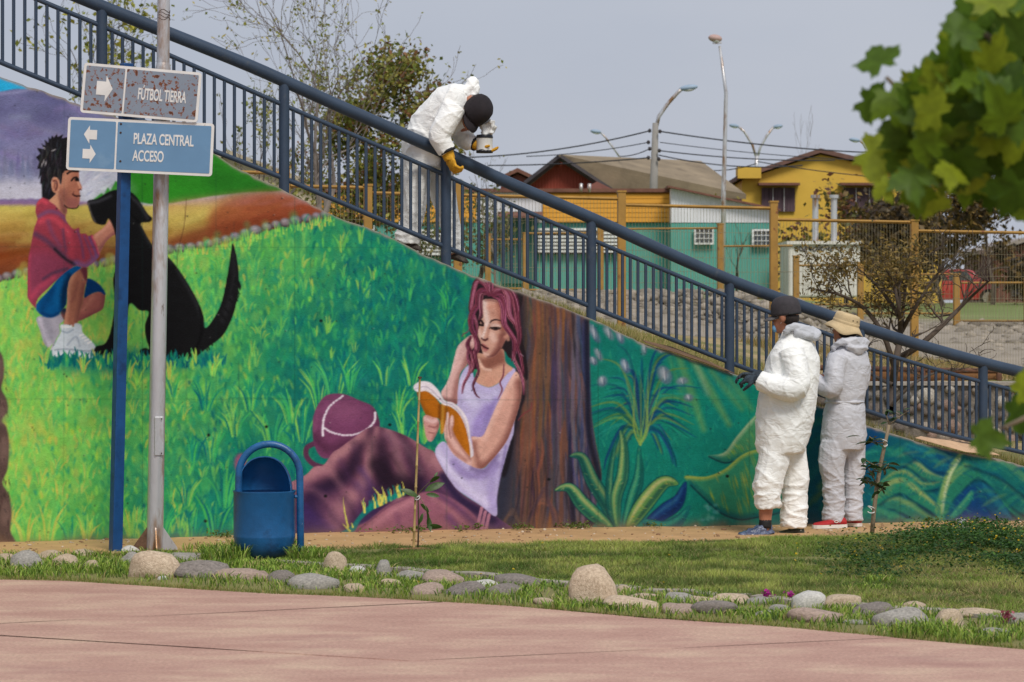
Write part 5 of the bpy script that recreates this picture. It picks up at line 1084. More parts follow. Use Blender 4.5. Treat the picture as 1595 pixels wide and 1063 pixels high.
# ------------------------------------------------------------------ stones, kerb
mat_st = [material('cobble_grey', lin((192, 186, 176)), .85, .22, 9, .7, 30, col2=lin((138, 134, 128))), material('cobble_tan', lin((226, 206, 180)), .85, .2, 9, .7, 30, col2=lin((176, 152, 126))), material('cobble_pink', lin((198, 174, 158)), .85, .22, 9, .7, 30, col2=lin((150, 130, 118)), cover=[(lin((206, 196, 186)), 30, .66, .06)]), material('cobble_white', lin((216, 212, 204)), .8, .14, 9, .4, 30, col2=lin((168, 166, 160))), material('cobble_dark', lin((160, 150, 142)), .85, .25, 9, .7, 30, col2=lin((112, 104, 98)), cover=[(lin((168, 164, 160)), 26, .66, .05)])]
def rock_mesh(seed, sub=3, lump=.18):
    b = bmesh.new(); bmesh.ops.create_icosphere(b, subdivisions=sub, radius=1.0); rs = random.Random(seed); off = Vector((rs.uniform(-50, 50), rs.uniform(-50, 50), rs.uniform(-50, 50)))
    for v in b.verts:
        n = mnoise.noise(v.co * .8 + off) * lump * 1.6 + mnoise.noise(v.co * 2.2 + off) * lump * .5 + mnoise.noise(v.co * 6 + off) * lump * .1
        v.co = v.co * (1 + n); 
        v.co = Vector((math.copysign(abs(v.co.x) ** .9, v.co.x), math.copysign(abs(v.co.y) ** .9, v.co.y), math.copysign(abs(v.co.z) ** .9, v.co.z)))
    for _ in range(7):
        d_ = Vector((rs.gauss(0, 1), rs.gauss(0, 1), rs.gauss(0, .8))).normalized(); hh = rs.uniform(.72, .95)
        for v in b.verts:
            e = v.co.dot(d_) - hh
            if e > 0: v.co -= d_ * e * .85
    me = bpy.data.meshes.new('rock'); b.to_mesh(me); b.free(); me.polygons.foreach_set('use_smooth', [True] * len(me.polygons)); return me
# photographed stones: x, base y, width, height (pixels), material, label
ROCKS = [(38, 895, 50, 27, 0, 'round grey river stone in grass near the blue sign post'), (101, 893, 38, 24, 1, 'small pale tan stone between grass tufts'), (140, 896, 26, 18, 1, 'small cream stone half sunk in grass'), (8, 880, 26, 12, 1, 'flat pale stone at the dirt edge'), (78, 875, 36, 12, 1, 'low pale stone behind grass near the dirt'), (130, 872, 40, 10, 1, 'low tan stone at the edge of the dirt'), (204, 890, 36, 22, 0, 'dull brown-grey stone beside the big tan boulder'), (240, 908, 76, 38, 1, 'large peach-tan boulder with a red mark, in front of the lamp pole'), (252, 909, 16, 7, 3, 'tiny white stone at the foot of the peach boulder'), (202, 866, 26, 10, 3, 'pale flat stone between sign post and lamp pole'), (285, 879, 42, 13, 0, 'flat pale grey stone behind the peach boulder'), (312, 886, 30, 10, 1, 'small flat cream stone behind the mauve stone'), (318, 908, 80, 25, 4, 'long mauve-grey stone beside the peach boulder'), (376, 910, 72, 17, 2, 'long flat pinkish stone in front of the bin'), (408, 907, 22, 12, 2, 'small pinkish stone in front of the bin'), (438, 914, 38, 18, 4, 'dark mauve stone left of the smooth olive stone'), (488, 923, 66, 23, 0, 'smooth long olive-grey stone at the paving edge'), (522, 897, 30, 29, 1, 'upright pale stone right of the bin'), (556, 900, 28, 13, 3, 'small white-veined stone beyond the upright pale stone'), (597, 905, 25, 26, 0, 'pointed blue-grey stone standing upright'), (550, 926, 32, 11, 1, 'flat cream stone at the paving edge'), (606, 920, 36, 13, 1, 'cream stone low in the grass'), (637, 909, 42, 14, 0, 'smooth light grey stone beside the pointed stone'), (691, 916, 58, 20, 2, 'speckled pink granite stone'), (665, 931, 48, 15, 2, 'low pinkish stone before the granite stone'), (755, 921, 42, 12, 3, 'cream white flat stone behind the dark slab stone'), (727, 934, 62, 19, 4, 'flat dark grey stone at the paving edge'), (806, 922, 62, 22, 4, 'large mauve stone with a pointed side'), (785, 935, 52, 19, 4, 'brownish stone in front of the large mauve stone'), (846, 945, 30, 8, 1, 'thin flat stone in the grass left of the round boulder'), (926, 952, 66, 54, 1, 'big round speckled beige boulder'), (971, 929, 24, 11, 1, 'small tan stone tucked behind the round boulder'), (1005, 939, 46, 10, 1, 'flat cream stone right of the round boulder'), (984, 953, 84, 16, 1, 'long low brown stone at the foot of the round boulder'), (1058, 945, 48, 15, 0, 'greenish grey flat stone'), (1062, 962, 56, 15, 2, 'flesh pink long stone at the paving edge'), (1098, 948, 40, 13, 1, 'small tan stone above the dark brown stone'), (1114, 963, 66, 18, 4, 'dark brown-grey angular stone'), (1140, 946, 56, 15, 1, 'pale flat stone with sharp edge near the kerb'), (1182, 947, 36, 12, 0, 'flat pale grey stone beside the kerb'), (1190, 966, 30, 9, 0, 'small grey stone at the paving edge'), (1214, 963, 30, 16, 0, 'grey stone beside the purple flowers'), (1261, 955, 56, 26, 3, 'bright white quartz stone'), (1313, 956, 54, 24, 1, 'pale peach domed stone beside the white quartz'), (1278, 976, 84, 20, 2, 'long pinkish brown stone at the paving edge'), (1358, 965, 54, 20, 4, 'grey-violet stone right of the peach domed stone'), (1336, 978, 40, 7, 0, 'sliver of grey stone low in the grass'), (1424, 957, 34, 14, 1, 'small cream domed stone near the kerb'), (1406, 986, 76, 30, 0, 'large olive grey slab stone'), (1480, 990, 46, 30, 1, 'brown rounded boulder in tall grass'), (1530, 968, 70, 13, 1, 'long low tan stone near the kerb'), (1586, 980, 36, 18, 0, 'blue-grey stone beside pink succulents'), (1552, 1001, 50, 14, 0, 'flat pale grey stone deep in grass'), (1640, 1000, 60, 24, 1, 'tan boulder past the blue-grey stone'), (-30, 896, 44, 24, 1, 'tan stone left of the grey river stone')]
rmesh = {}
rock_pos = []
for i, (x, yb, w, h, mi, lb) in enumerate(ROCKS):
    p = GP(x, yb - h * .10, .0); s = F / p.y
    me = rock_mesh(i, 3, .16); me.materials.append(mat_st[mi])
    o = mkobj('river_stone', me); rs = random.Random(i)
    rx, rz = w / s / 2 * 1.18, h / s * .86; ry = max(min(rx * rs.uniform(.62, .95), .2), rz * .7)
    o.scale = (rx, ry, rz); o.location = (p.x, p.y + ry * .6, rz * .3 + .01); o.rotation_euler = (rs.uniform(-.15, .15), rs.uniform(-.14, .14), rs.uniform(-.25, .25))
    tagit(o, lb, 'stone', 'river stones edging the lawn'); rock_pos.append((p.x, p.y + ry * .6, rx, ry))
# red paint fleck on the peach boulder
# kerb: thin concrete edging behind the stones
mat_kerb = material('worn_concrete_edging', lin((168, 158, 146)), .9, .2, 14, .4, 60)
KERB = gpts([(255, 873), (315, 874), (640, 898), (760, 906), (860, 917), (1000, 927), (1100, 934), (1200, 943), (1330, 954), (1470, 962), (1600, 974)])
def kerb():
    root = None; k = 0
    segs = [(0.0, .06), (.14, .27), (.30, .43), (.445, .60), (.61, .72), (.73, .86), (.87, 1.0)]
    P = KERB; L = np.concatenate([[0], np.cumsum(np.linalg.norm(np.diff(P, axis=0), axis=1))]); T = L[-1]
    at = lambda t: Vector((float(np.interp(t * T, L, P[:, 0])), float(np.interp(t * T, L, P[:, 1])), 0))
    base = at(.5); root = empty('lawn_edging', base, 'thin broken line of concrete edging between lawn and river stones', 'edging')
    for a, b in segs:
        rings = []
        for t in np.linspace(a, b, 10):
            p = at(t); d = (at(min(t + .01, 1)) - at(max(t - .01, 0))).normalized(); n = Vector((-d.y, d.x, 0)); zt = .042 + .012 * mnoise.noise(p * 3)
            rings.append([p - n * .045 + Vector((0, 0, -.06)), p - n * .042 + Vector((0, 0, zt)), p + n * .042 + Vector((0, 0, zt + .004)), p + n * .045 + Vector((0, 0, -.06))])
        MB().rings(rings).build('edging_block', mat_kerb, root)
kerb()
# ------------------------------------------------------------------ grass (uncountable), weeds, saplings
def blades(name, P, H, Wd, lean, col, mat, label=None, cat='grass', seg=1, seed=0):
    """P (n,3) roots; H heights; Wd widths; lean (n,2) tip offset; col (n,3)"""
    rs = np.random.RandomState(seed); n = len(P); a = rs.uniform(0, 6.283, n); d = np.stack([np.cos(a), np.sin(a) * .35, 0 * a], 1) * (Wd / 2)[:, None]
    if seg == 1:
        T = P.copy(); T[:, :2] += lean; T[:, 2] += H
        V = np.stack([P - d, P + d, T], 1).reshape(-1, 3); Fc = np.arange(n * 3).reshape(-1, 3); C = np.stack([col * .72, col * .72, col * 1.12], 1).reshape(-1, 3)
        me = np_mesh(name, V, Fc, np.clip(C, 0, 1))
    else:
        M1 = P.copy(); M1[:, :2] += lean * .22; M1[:, 2] += H * .5; M2 = P.copy(); M2[:, :2] += lean * .58; M2[:, 2] += H * .85; T = P.copy(); T[:, :2] += lean; T[:, 2] += H * rs.uniform(.8, 1.02, n)
        V = np.stack([P - d, P + d, M1 - d * .95, M1 + d * .95, M2 - d * .7, M2 + d * .7, T], 1).reshape(-1, 3); b = np.arange(n)[:, None] * 7
        tri = np.array([[0, 1, 3], [0, 3, 2], [2, 3, 5], [2, 5, 4], [4, 5, 6]]); Fc = (b[:, None, :] + tri[None]).reshape(-1, 3)
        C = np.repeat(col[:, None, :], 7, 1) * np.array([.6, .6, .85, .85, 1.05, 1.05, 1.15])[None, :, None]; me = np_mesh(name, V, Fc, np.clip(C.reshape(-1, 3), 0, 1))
    o = mkobj(name, me, mat); tagit(o, label, cat, kind='stuff'); return o
mat_grass = vcol_material('grass_blades', rough=.6, bump=0, trans=.3)
gr = np.random.RandomState(21)
kerb_y = lambda x: ext(KERB, x)
def lawn():
    n = 420000; x = gr.uniform(-4.2, 4.6, n); t = gr.rand(n); lo = np.maximum(kerb_y(x) - .02, edge_y(x) + .1); hi = lawn_y(x) + .12 * (fbm2(x, x * 0 + 3, .3, 60) - .3); y = lo + (hi - lo) * t
    ok = (hi > lo)
    # keep density even
    px = CX + F * x / y; ok &= gr.rand(n) < (hi - lo) / 6.0; ok &= (px > -250) & (px < 1850)
    bare = fbm2(x, y, .5, 61); ok &= gr.rand(n) < np.clip((bare - .22) * 6, .12, 1)
    x, y = x[ok], y[ok]; n = len(x); px = CX + F * x / y; py = HOR + F * EYE / y
    z = front_z(x, y); g = fbm2(x, y, .7, 62); g2 = fbm2(x, y, .18, 63)
    H = (.01 + .034 * np.clip(g2 * 2 - .6, 0, 1) + .016 * gr.rand(n)) * (.6 + .8 * g); W_ = .004 + .004 * gr.rand(n)
    light = np.array(lin((182, 192, 98))); midg = np.array(lin((130, 156, 62))); dk = np.array(lin((66, 98, 38))); dry = np.array(lin((186, 166, 118)))
    k = np.clip((g - .38) * 5 + gr.uniform(-.35, .35, n), 0, 1)[:, None]; c = light * k + midg * (1 - k)
    k2 = np.clip((fbm2(x, y * 2.2, .45, 64) - .46) * 8, 0, 1)[:, None]; c = c * (1 - k2 * .75) + dk * k2 * .75
    rd = sstep(1150, 1500, px) * np.clip((fbm2(x, y, .4, 65) - .35) * 4, 0, 1); k3 = ((gr.rand(n) < .10 + .35 * rd) * 1.0)[:, None]; c = c * (1 - k3) + dry * k3 * (.6 + .5 * gr.rand(n)[:, None])
    c = c * (.5 + .62 * gr.rand(n)[:, None]) * (.74 + .5 * g2)[:, None]
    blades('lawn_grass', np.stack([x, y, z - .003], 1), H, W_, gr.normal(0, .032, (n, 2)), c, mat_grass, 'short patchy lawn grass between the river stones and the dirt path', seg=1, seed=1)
lawn()
def in_rock(x, y):
    m = np.zeros(len(x), bool)
    for (rx_, ry_, a, b) in rock_pos: m |= ((x - rx_) / (a * .9)) ** 2 + ((y - ry_) / (b * .9)) ** 2 < 1
    return m
def stone_grass():
    X, Y, H, Cc = [], [], [], []
    n = 26000; x = gr.uniform(-4.3, 4.4, n); lo = edge_y(x) + .06; hi = np.where(x < -1.75, lawn_y(x) + .06, kerb_y(x) + .08); y = lo + (hi - lo) * gr.rand(n)
    cl = fbm2(x, y, .22, 70); ok = (gr.rand(n) < np.clip((cl - .3) * 4.5, .03, 1)) & ~in_rock(x, y); x, y, cl = x[ok], y[ok], cl[ok]; n = len(x)
    h = .018 + .05 * cl * gr.rand(n) + .02 * gr.rand(n)
    # long grass round the foot of the bin and posts, and in the right corner
    def clump(cx, cy, r, m, h0, h1, flat=1.0):
        a = gr.uniform(0, 6.283, m); q = r * np.sqrt(gr.rand(m)); return cx + np.cos(a) * q, cy + np.sin(a) * q * flat, gr.uniform(h0, h1, m)
    parts = [(x, y, h)]
    for (px, py, r, m, h0, h1) in [(412, 866, .24, 1500, .05, .15), (482, 880, .13, 600, .08, .2), (352, 880, .16, 900, .06, .18), (430, 896, .24, 900, .03, .08), (390, 892, .2, 600, .04, .1), (90, 893, .16, 420, .05, .12), (165, 896, .2, 700, .05, .13), (190, 888, .14, 360, .05, .11), (60, 900, .2, 380, .04, .09), (20, 898, .2, 400, .04, .1), (250, 872, .2, 260, .03, .08), (520, 905, .2, 420, .04, .09), (600, 918, .22, 420, .04, .09), (660, 906, .2, 240, .04, .09), (890, 948, .16, 320, .05, .1), (960, 950, .16, 280, .04, .09), (1240, 968, .2, 420, .04, .1), (1440, 992, .18, 480, .06, .15), (1520, 1000, .2, 480, .05, .12), (1575, 1000, .2, 420, .05, .13), (1340, 976, .18, 260, .04, .09), (1160, 962, .15, 200, .03, .08), (1350, 925, .15, 300, .04, .09), (1370, 915, .1, 200, .06, .11), (285, 885, .25, 400, .03, .08), (310, 862, .15, 110, .04, .1)]:
        p = GP(px, py); kk = .8 if px > 330 and px < 480 else .62; parts.append(clump(p.x, p.y, r, int(m * .8), h0 * kk, h1 * kk, .8))
    x = np.concatenate([p[0] for p in parts]); y = np.concatenate([p[1] for p in parts]); h = np.concatenate([p[2] for p in parts]); ok = (y > edge_y(x) + .01) & ~in_rock(x, y); x, y, h = x[ok], y[ok], h[ok]; n = len(x)
    a = np.array(lin((154, 178, 74))); b = np.array(lin((108, 140, 50))); d = np.array(lin((72, 100, 40))); k = gr.rand(n)[:, None]; c = np.where(k < .45, a, np.where(k < .85, b, d)) * (.75 + .45 * gr.rand(n)[:, None]); dr = (gr.rand(n) < .07)[:, None]; c = np.where(dr, np.array(lin((196, 180, 124))), c)
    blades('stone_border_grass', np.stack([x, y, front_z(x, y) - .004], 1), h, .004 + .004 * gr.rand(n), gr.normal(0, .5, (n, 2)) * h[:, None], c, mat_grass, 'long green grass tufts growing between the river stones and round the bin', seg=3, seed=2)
    # fringe of short blades creeping over the paving edge
    n = 9000; x = gr.uniform(-4.3, 4.4, n); y = edge_y(x) + gr.uniform(-.012, .07, n); c = np.where((gr.rand(n) < .3)[:, None], np.array(lin((176, 156, 104))), np.array(lin((120, 136, 56)))) * (.7 + .5 * gr.rand(n)[:, None])
    blades('paving_edge_grass', np.stack([x, y, 0 * x - .004], 1), gr.uniform(.012, .04, n), .003 + .003 * gr.rand(n), gr.normal(0, .014, (n, 2)), c, mat_grass, 'short fringe of grass creeping along the paving edge', seg=1, seed=3)
stone_grass()
def back_grass():
    n = 60000; q = .25 + gr.rand(n) ** 1.4 * 7.5; u = gr.uniform(4.2, 9.3, n); x = WALL0.x + WU.x * u - WN.x * q; y = WALL0.y + WU.y * u - WN.y * q; px = CX + F * x / y
    ok = (gr.rand(n) < np.clip((fbm2(x, y, .5, 80) - .34) * 4, .05, 1)) & ((y < 29.9) | (px < 1250)); x, y = x[ok], y[ok]; n = len(x)
    c = np.where((gr.rand(n) < .5)[:, None], np.array(lin((134, 138, 70))), np.array(lin((182, 164, 112)))) * (.6 + .5 * gr.rand(n)[:, None])
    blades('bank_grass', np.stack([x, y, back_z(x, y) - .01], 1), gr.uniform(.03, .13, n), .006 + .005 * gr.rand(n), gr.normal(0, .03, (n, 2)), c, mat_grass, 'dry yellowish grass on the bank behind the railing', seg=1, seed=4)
    n = 30000; y = gr.uniform(30.6, 41, n); x = gr.uniform(3.0, 10, n); ok = gr.rand(n) < np.clip((fbm2(x, y, .8, 81) - .3) * 4, .05, 1); x, y = x[ok], y[ok]; n = len(x)
    c = np.where((gr.rand(n) < .3)[:, None], np.array(lin((126, 128, 66))), np.array(lin((176, 150, 100)))) * (.6 + .5 * gr.rand(n)[:, None])
    blades('terrace_grass', np.stack([x, y, back_z(x, y) - .01], 1), gr.uniform(.04, .16, n), .008 + .006 * gr.rand(n), gr.normal(0, .05, (n, 2)), c, mat_grass, 'dry straw-coloured grass on the slope above the stone wall', seg=1, seed=5)
back_grass()
# clover patch
def leafquads(P, N_dir, size, col, rs, ratio=.55):
    """diamond leaves: P (n,3) centres, random orientation"""
    n = len(P); v = rs.normal(0, 1, (n, 3)); v[:, 2] = np.abs(v[:, 2]) + N_dir; v /= np.linalg.norm(v, axis=1)[:, None]; a = rs.normal(0, 1, (n, 3)); a -= v * (a * v).sum(1)[:, None]; a /= np.linalg.norm(a, axis=1)[:, None]; b = np.cross(v, a)
    s = size[:, None]; V = np.stack([P - a * s, P + b * s * ratio + v * s * .08, P + a * s, P - b * s * ratio + v * s * .08], 1).reshape(-1, 3); Fc = np.arange(n * 4).reshape(-1, 4); C = np.repeat(col[:, None, :], 4, 1).reshape(-1, 3); return V, Fc, C
mat_leafv = vcol_material('leaf_green', rough=.5, bump=0, trans=.35)
def clover():
    n = 30000; u = gr.rand(n); px = gr.uniform(1255, 1640, n); mid_ = 868 + 14 * np.sin(px * .02); py = mid_ + gr.normal(0, 17, n)
    z = np.zeros(n); d = F * EYE / (py - HOR); x = (px - CX) * d / F; y = d; ok = (y < lawn_y(x) - .02) & (gr.rand(n) < np.clip((fbm2(x, y, .35, 90) - .28) * 5, 0, 1) * np.clip((px - 1250) / 260, 0, 1) ** 1.5); x, y = x[ok], y[ok]; n = len(x)
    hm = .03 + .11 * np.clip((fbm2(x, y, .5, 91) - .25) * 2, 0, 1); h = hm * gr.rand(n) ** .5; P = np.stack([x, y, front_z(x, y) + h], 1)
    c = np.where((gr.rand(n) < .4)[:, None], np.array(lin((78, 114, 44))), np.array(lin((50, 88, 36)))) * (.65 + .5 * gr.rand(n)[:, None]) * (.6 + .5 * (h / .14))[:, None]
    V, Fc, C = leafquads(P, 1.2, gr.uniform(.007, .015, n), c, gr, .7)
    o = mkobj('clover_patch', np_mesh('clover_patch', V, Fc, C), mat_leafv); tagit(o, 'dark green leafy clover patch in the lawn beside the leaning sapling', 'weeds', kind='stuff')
    # yellow flowers
    m = 110; i = gr.randint(0, n, m); P = np.stack([x[i] + gr.normal(0, .05, m), y[i] - .04 + gr.normal(0, .05, m), front_z(x[i], y[i]) + hm[i] + gr.uniform(.005, .03, m)], 1); ext_ = np.stack([gr.uniform(-1, 3.6, 26), 0 * np.zeros(26), 0 * np.zeros(26)], 1); ext_[:, 1] = lawn_y(ext_[:, 0]) - gr.uniform(.3, 3.5, 26); ext_[:, 2] = .05; P = np.concatenate([P, ext_])
    V, Fc, C = leafquads(np.repeat(P, 3, 0), 2.0, np.repeat(gr.uniform(.005, .010, len(P)), 3), np.tile(np.array(lin((226, 196, 44))), (len(P) * 3, 1)), gr, .9)
    o = mkobj('yellow_wildflowers', np_mesh('yellow_wildflowers', V, Fc, C), mat_leafv); tagit(o, 'tiny yellow wildflowers dotted over the clover', 'flowers', kind='stuff')
clover()
# small plants along the foot of the wall and magenta flowers among stones
def weeds():
    Ps = []; cs = []
    for i in range(34):
        px = gr.choice([560, 600, 630, 640, 700, 730, 760, 805, 815, 880, 900, 1010, 1440, 1450, 1460, 340, 330]) + gr.uniform(-10, 10); u = uz(px, 500)[0]; b = wpos(u, float(wall_base_u(u)) + .015, gr.uniform(.03, .2)); m = gr.randint(12, 30)
        p = np.array(b)[None] + gr.normal(0, 1, (m, 3)) * [.03, .03, .012] + [0, 0, .025]; Ps.append(p); cs.append(np.tile(np.array(lin((104, 120, 56))), (m, 1)) * gr.uniform(.6, 1.2, (m, 1)))
    P = np.concatenate(Ps); C0 = np.concatenate(cs); V, Fc, C = leafquads(P, .8, gr.uniform(.008, .016, len(P)), C0, gr, .6)
    o = mkobj('wall_foot_weeds', np_mesh('wall_foot_weeds', V, Fc, C), mat_leafv); tagit(o, 'tiny green weeds sprouting along the foot of the mural wall', 'weeds', kind='stuff')
    for (px, py, lb) in ((1231, 944, 'magenta flower cluster beside the white quartz stone'), (1196, 943, 'small purple flowers by the grey stone'), (1570, 978, 'pink succulent rosettes beside the blue-grey stone')):
        b = GP(px, py); m = 70; p = np.array([b.x, b.y, .05])[None] + gr.normal(0, 1, (m, 3)) * [.015, .015, .016]; c = np.tile(np.array(lin((176, 40, 140) if py < 960 else (170, 92, 104))), (m, 1)) * gr.uniform(.6, 1.2, (m, 1))
        V, Fc, C = leafquads(p, .6, gr.uniform(.007, .014, m), c, gr, .8); o = mkobj('flower_clump', np_mesh('flower_clump', V, Fc, C), mat_leafv); tagit(o, lb, 'flowers', kind='stuff')
weeds()
# pebbles and clods on the dirt
def pebbles():
    V, Fc, C = [], [], []; b = bmesh.new(); bmesh.ops.create_icosphere(b, subdivisions=1, radius=1); bv = np.array([v.co[:] for v in b.verts]); bf = np.array([[v.index for v in f.verts] for f in b.faces]); b.free(); o = 0
    for i in range(700):
        x = gr.uniform(-3.8, 4.4); y = lawn_y(x) + gr.rand() * (wall_y(x) - lawn_y(x)); s = gr.uniform(.003, .011) if i > 60 else gr.uniform(.008, .017)
        V.append(bv * [s * gr.uniform(.8, 1.6), s, s * .7] * gr.uniform(.85, 1.15, bv.shape) + [float(x), float(y), float(front_z(x, y)) + s * .3]); Fc.append(bf + o); o += len(bv); C.append(np.tile(np.array(lin((196, 178, 156) if gr.rand() < .4 else (150, 118, 88))) * gr.uniform(.7, 1.1), (len(bv), 1)))
    me = np_mesh('path_pebbles', np.concatenate(V), np.concatenate(Fc), np.concatenate(C)); tagit(mkobj('path_pebbles', me, vcol_material('pebble', bump=0)), 'small pebbles and clods scattered on the dirt path', 'pebbles', kind='stuff')
pebbles()
# ---- saplings
mat_bamboo = material('bamboo', lin((190, 160, 104)), .55, .18, 30, .1, 80, stretch=(1, 1, .3)); mat_bark = material('young_bark', lin((150, 132, 108)), .85, .25, 20, .5, 80, stretch=(1, 1, .4)); mat_leaf = material('sapling_leaf', lin((72, 100, 44)), .45, .25, 12, trans=.25); mat_leafd = material('dark_sapling_leaf', lin((52, 78, 38)), .45, .25, 12, trans=.2); mat_tie = material('white_plastic_tie', lin((222, 222, 220)), .4, .05, 20)
def leaf_blade(L, W_, bend=.25, n=6):
    mb = MB(); vs = []; 
    for i in range(n + 1):
        t = i / n; w = W_ / 2 * math.sin(math.pi * min(1, t * .98 + .02)) ** .7; y = L * t; z = -bend * L * t * t
        vs += [Vector((-w, y, z + w * .25)), Vector((0, y, z)), Vector((w, y, z + w * .25))]
    fs_ = []
    for i in range(n):
        a = i * 3; fs_ += [(a, a + 1, a + 4, a + 3), (a + 1, a + 2, a + 5, a + 4)]
    mb.add(vs, fs_); me = mb.mesh('leaf', True); return me
leaf_a = leaf_blade(1, .36, .3); leaf_a.materials.append(mat_leaf); leaf_b = leaf_blade(1, .5, .2); leaf_b.materials.append(mat_leafd)
def put_leaf(parent, me, p, direction, L, roll=0.0):
    o = mkobj('leaf', me, None, parent); d = Vector(direction).normalized(); y = d; x = y.cross(Vector((0, 0, 1)));
    if x.length < 1e-3: x = Vector((1, 0, 0))
    x.normalize(); z = x.cross(y); M = Matrix((x, y, z)).transposed() @ Matrix.Rotation(roll, 3, 'Y'); o.rotation_euler = M.to_euler(); o.location = Vector(p) - parent_loc(parent); o.scale = (L, L, L); return o
def sapling_stake():
    b = GP(644, 861); d = b.y; top = PX(654, 589, d); root = empty('staked_sapling', b, 'spindly sapling with few long leaves tied to a bamboo stake', 'sapling')
    ax = top - b; pts, rad = [], []
    for i in range(9):
        t = i / 8
        for dt, r in ((-.004, .0085), (0, .0115), (.004, .0085)):
            pts.append(b + ax * min(max(t + dt, 0), 1)); rad.append(r * (1.08 - .25 * t))
    MB().tube(pts, rad, 10).build('stake', mat_bamboo, root, smooth=True)
    MB().lathe([(.004, 0), (.016, .002), (.013, .012), (.003, .014)], top - Vector((0, 0, .004)), 10).build('stake_cap', mat_bolt, root)
    tk = PX(653, 853, d - .02); mid_ = PX(651, 770, d - .02); tp = PX(676, 745, d - .02)
    stem = [b + Vector((.03, -.02, 0)), PX(652, 820, d - .02), mid_, PX(660, 760, d - .03), tp]; MB().tube(stem, [.006, .0055, .005, .004, .0025], 7).build('stem', material('dark_stem', lin((84, 70, 56)), .8, .2, 40), root, smooth=True)
    MB().tube([stem[2], PX(663, 790, d - .03), PX(668, 812, d - .02)], [.003, .0025, .0015], 6).build('twig', mat_bark, root, smooth=True); MB().tube([stem[1], PX(660, 800, d - .03), PX(672, 795, d - .02)], [.003, .0025, .0015], 6).build('twig', mat_bark, root, smooth=True)
    for (px, py, dx, dz, L) in ((651, 775, -.8, .55, .13), (662, 765, .9, .45, .14), (664, 770, .95, -.1, .09), (670, 752, .75, .65, .09), (664, 795, .3, -.95, .11), (667, 805, .15, -1, .1), (658, 800, -.2, -1, .07), (664, 822, .95, .15, .11), (655, 785, .6, -.5, .08), (676, 745, .5, .9, .05)):
        put_leaf(root, leaf_a, PX(px, py, d - .03), (dx, gr.uniform(-.4, .2), dz), L, gr.choice([-1, 1]) * gr.uniform(.7, 1.3))
    MB().tube([PX(650 + 4 * math.sin(t), 776 + 3 * math.cos(t * 1.3), d - .02 + .014 * math.cos(t)) for t in np.linspace(0, 12, 26)], .003, 5).build('tie', mat_tie, root)
    mb = MB(); mb.ell((b.x + .02, b.y - .05, -.015), (.26, .13, .055), 24, 8); me_o = mb.build('soil_mound', material('fresh_soil', lin((150, 106, 76)), .95, .3, 20, .9, 40), root, smooth=True)
    for v in me_o.data.vertices: v.co *= 1 + .25 * mnoise.noise(v.co * 9)
sapling_stake()
def sapling_lean():
    b = GP(1358, 838); d = b.y; root = empty('leaning_sapling', b, 'young leaning sapling with clusters of dark leaves and white tie strips', 'sapling')
    T = [b, PX(1361, 800, d), PX(1366, 757, d), PX(1372, 722, d), PX(1379, 690, d), PX(1385, 662, d)]; MB().tube(T, [.017, .016, .0155, .0145, .013, .011], 9).build('trunk', mat_bark, root, smooth=True)
    tw = [[T[5], PX(1400, 650, d), PX(1416, 640, d)], [T[5], PX(1381, 648, d), PX(1384, 638, d)], [T[3], PX(1362, 725, d - .03), PX(1348, 717, d - .05)], [T[2], PX(1356, 752, d - .03), PX(1344, 745, d - .05)], [T[3], PX(1378, 735, d), PX(1384, 722, d)], [T[4], PX(1366, 690, d - .02), PX(1354, 680, d - .04)], [T[2], PX(1372, 765, d - .03), PX(1378, 755, d - .04)], [T[2], PX(1358, 738, d - .05), PX(1352, 728, d - .08)]]
    for t in tw: MB().tube(t, [.006, .0045, .002], 6).build('branch', mat_bark, root, smooth=True)
    for i in range(95):
        t = tw[i % len(tw)]; k = gr.rand(); p = t[1] + (t[2] - t[1]) * k if k > .2 else t[0] + (t[1] - t[0]) * gr.uniform(.3, 1); a = gr.uniform(0, 6.28); ch = (i % len(tw)) < 2
        if ch and i > 44: continue
        put_leaf(root, leaf_b, p + Vector((gr.uniform(-.02, .02), gr.uniform(-.03, .03), gr.uniform(-.02, .02))), (math.cos(a), math.sin(a) * .6 - .2, gr.uniform(-.5, .5)), gr.uniform(.045, .085), gr.uniform(-.8, .8))
    for (px, py, L) in ((1372, 690, .16), (1395, 672, .09), (1347, 680, .11)): put_leaf(root, leaf_b, PX(px - 6, py, d - .03), (-.9 if px < 1390 else .95, -.1, .1), L)
    for (px, py) in ((1377, 686), (1357, 790)):
        MB().tube([PX(px + 5 * math.sin(t), py + 4 * math.cos(t * .7) + t * .6, d - .012 + .018 * math.cos(t)) for t in np.linspace(0, 11, 24)], .0035, 5).build('tie', mat_tie, root)
sapling_lean()
# ---- small things: pipe stub, cardboard
p = GP(1497, 828); root = empty('pipe_stub', p, 'short grey plastic pipe stub standing on the dirt by the wall', 'pipe')
mat_pvc = material('grey_pvc', lin((186, 190, 194)), .4, .08, 12)
MB().lathe([(.036, 0), (.036, .078), (.038, .08), (.038, .092), (.034, .092), (.034, .01), (.002, .01)], p, 22).build('pipe_wall', mat_pvc, root, auto=40); MB().lathe([(.0385, .05), (.0385, .056), (.036, .056), (.036, .05)], p, 22).build('pipe_rim', mat_pvc, root, auto=40)
mat_card = material('corrugated_cardboard', lin((208, 172, 138)), .85, .12, 6, .15, 60)
def card(name, pts, label, thick=.004, mat=mat_card, sag=.0):
    b = pts[0].copy(); root_ = None; mb = MB(); n = len(pts); mb.add(list(pts) + [q + Vector((0, 0, thick)) for q in pts], [tuple(range(n - 1, -1, -1)), tuple(range(n, 2 * n))] + [(i, (i + 1) % n, n + (i + 1) % n, n + i) for i in range(n)]); o = mb.build(name, mat, loc=b); tagit(o, label, 'cardboard'); return o
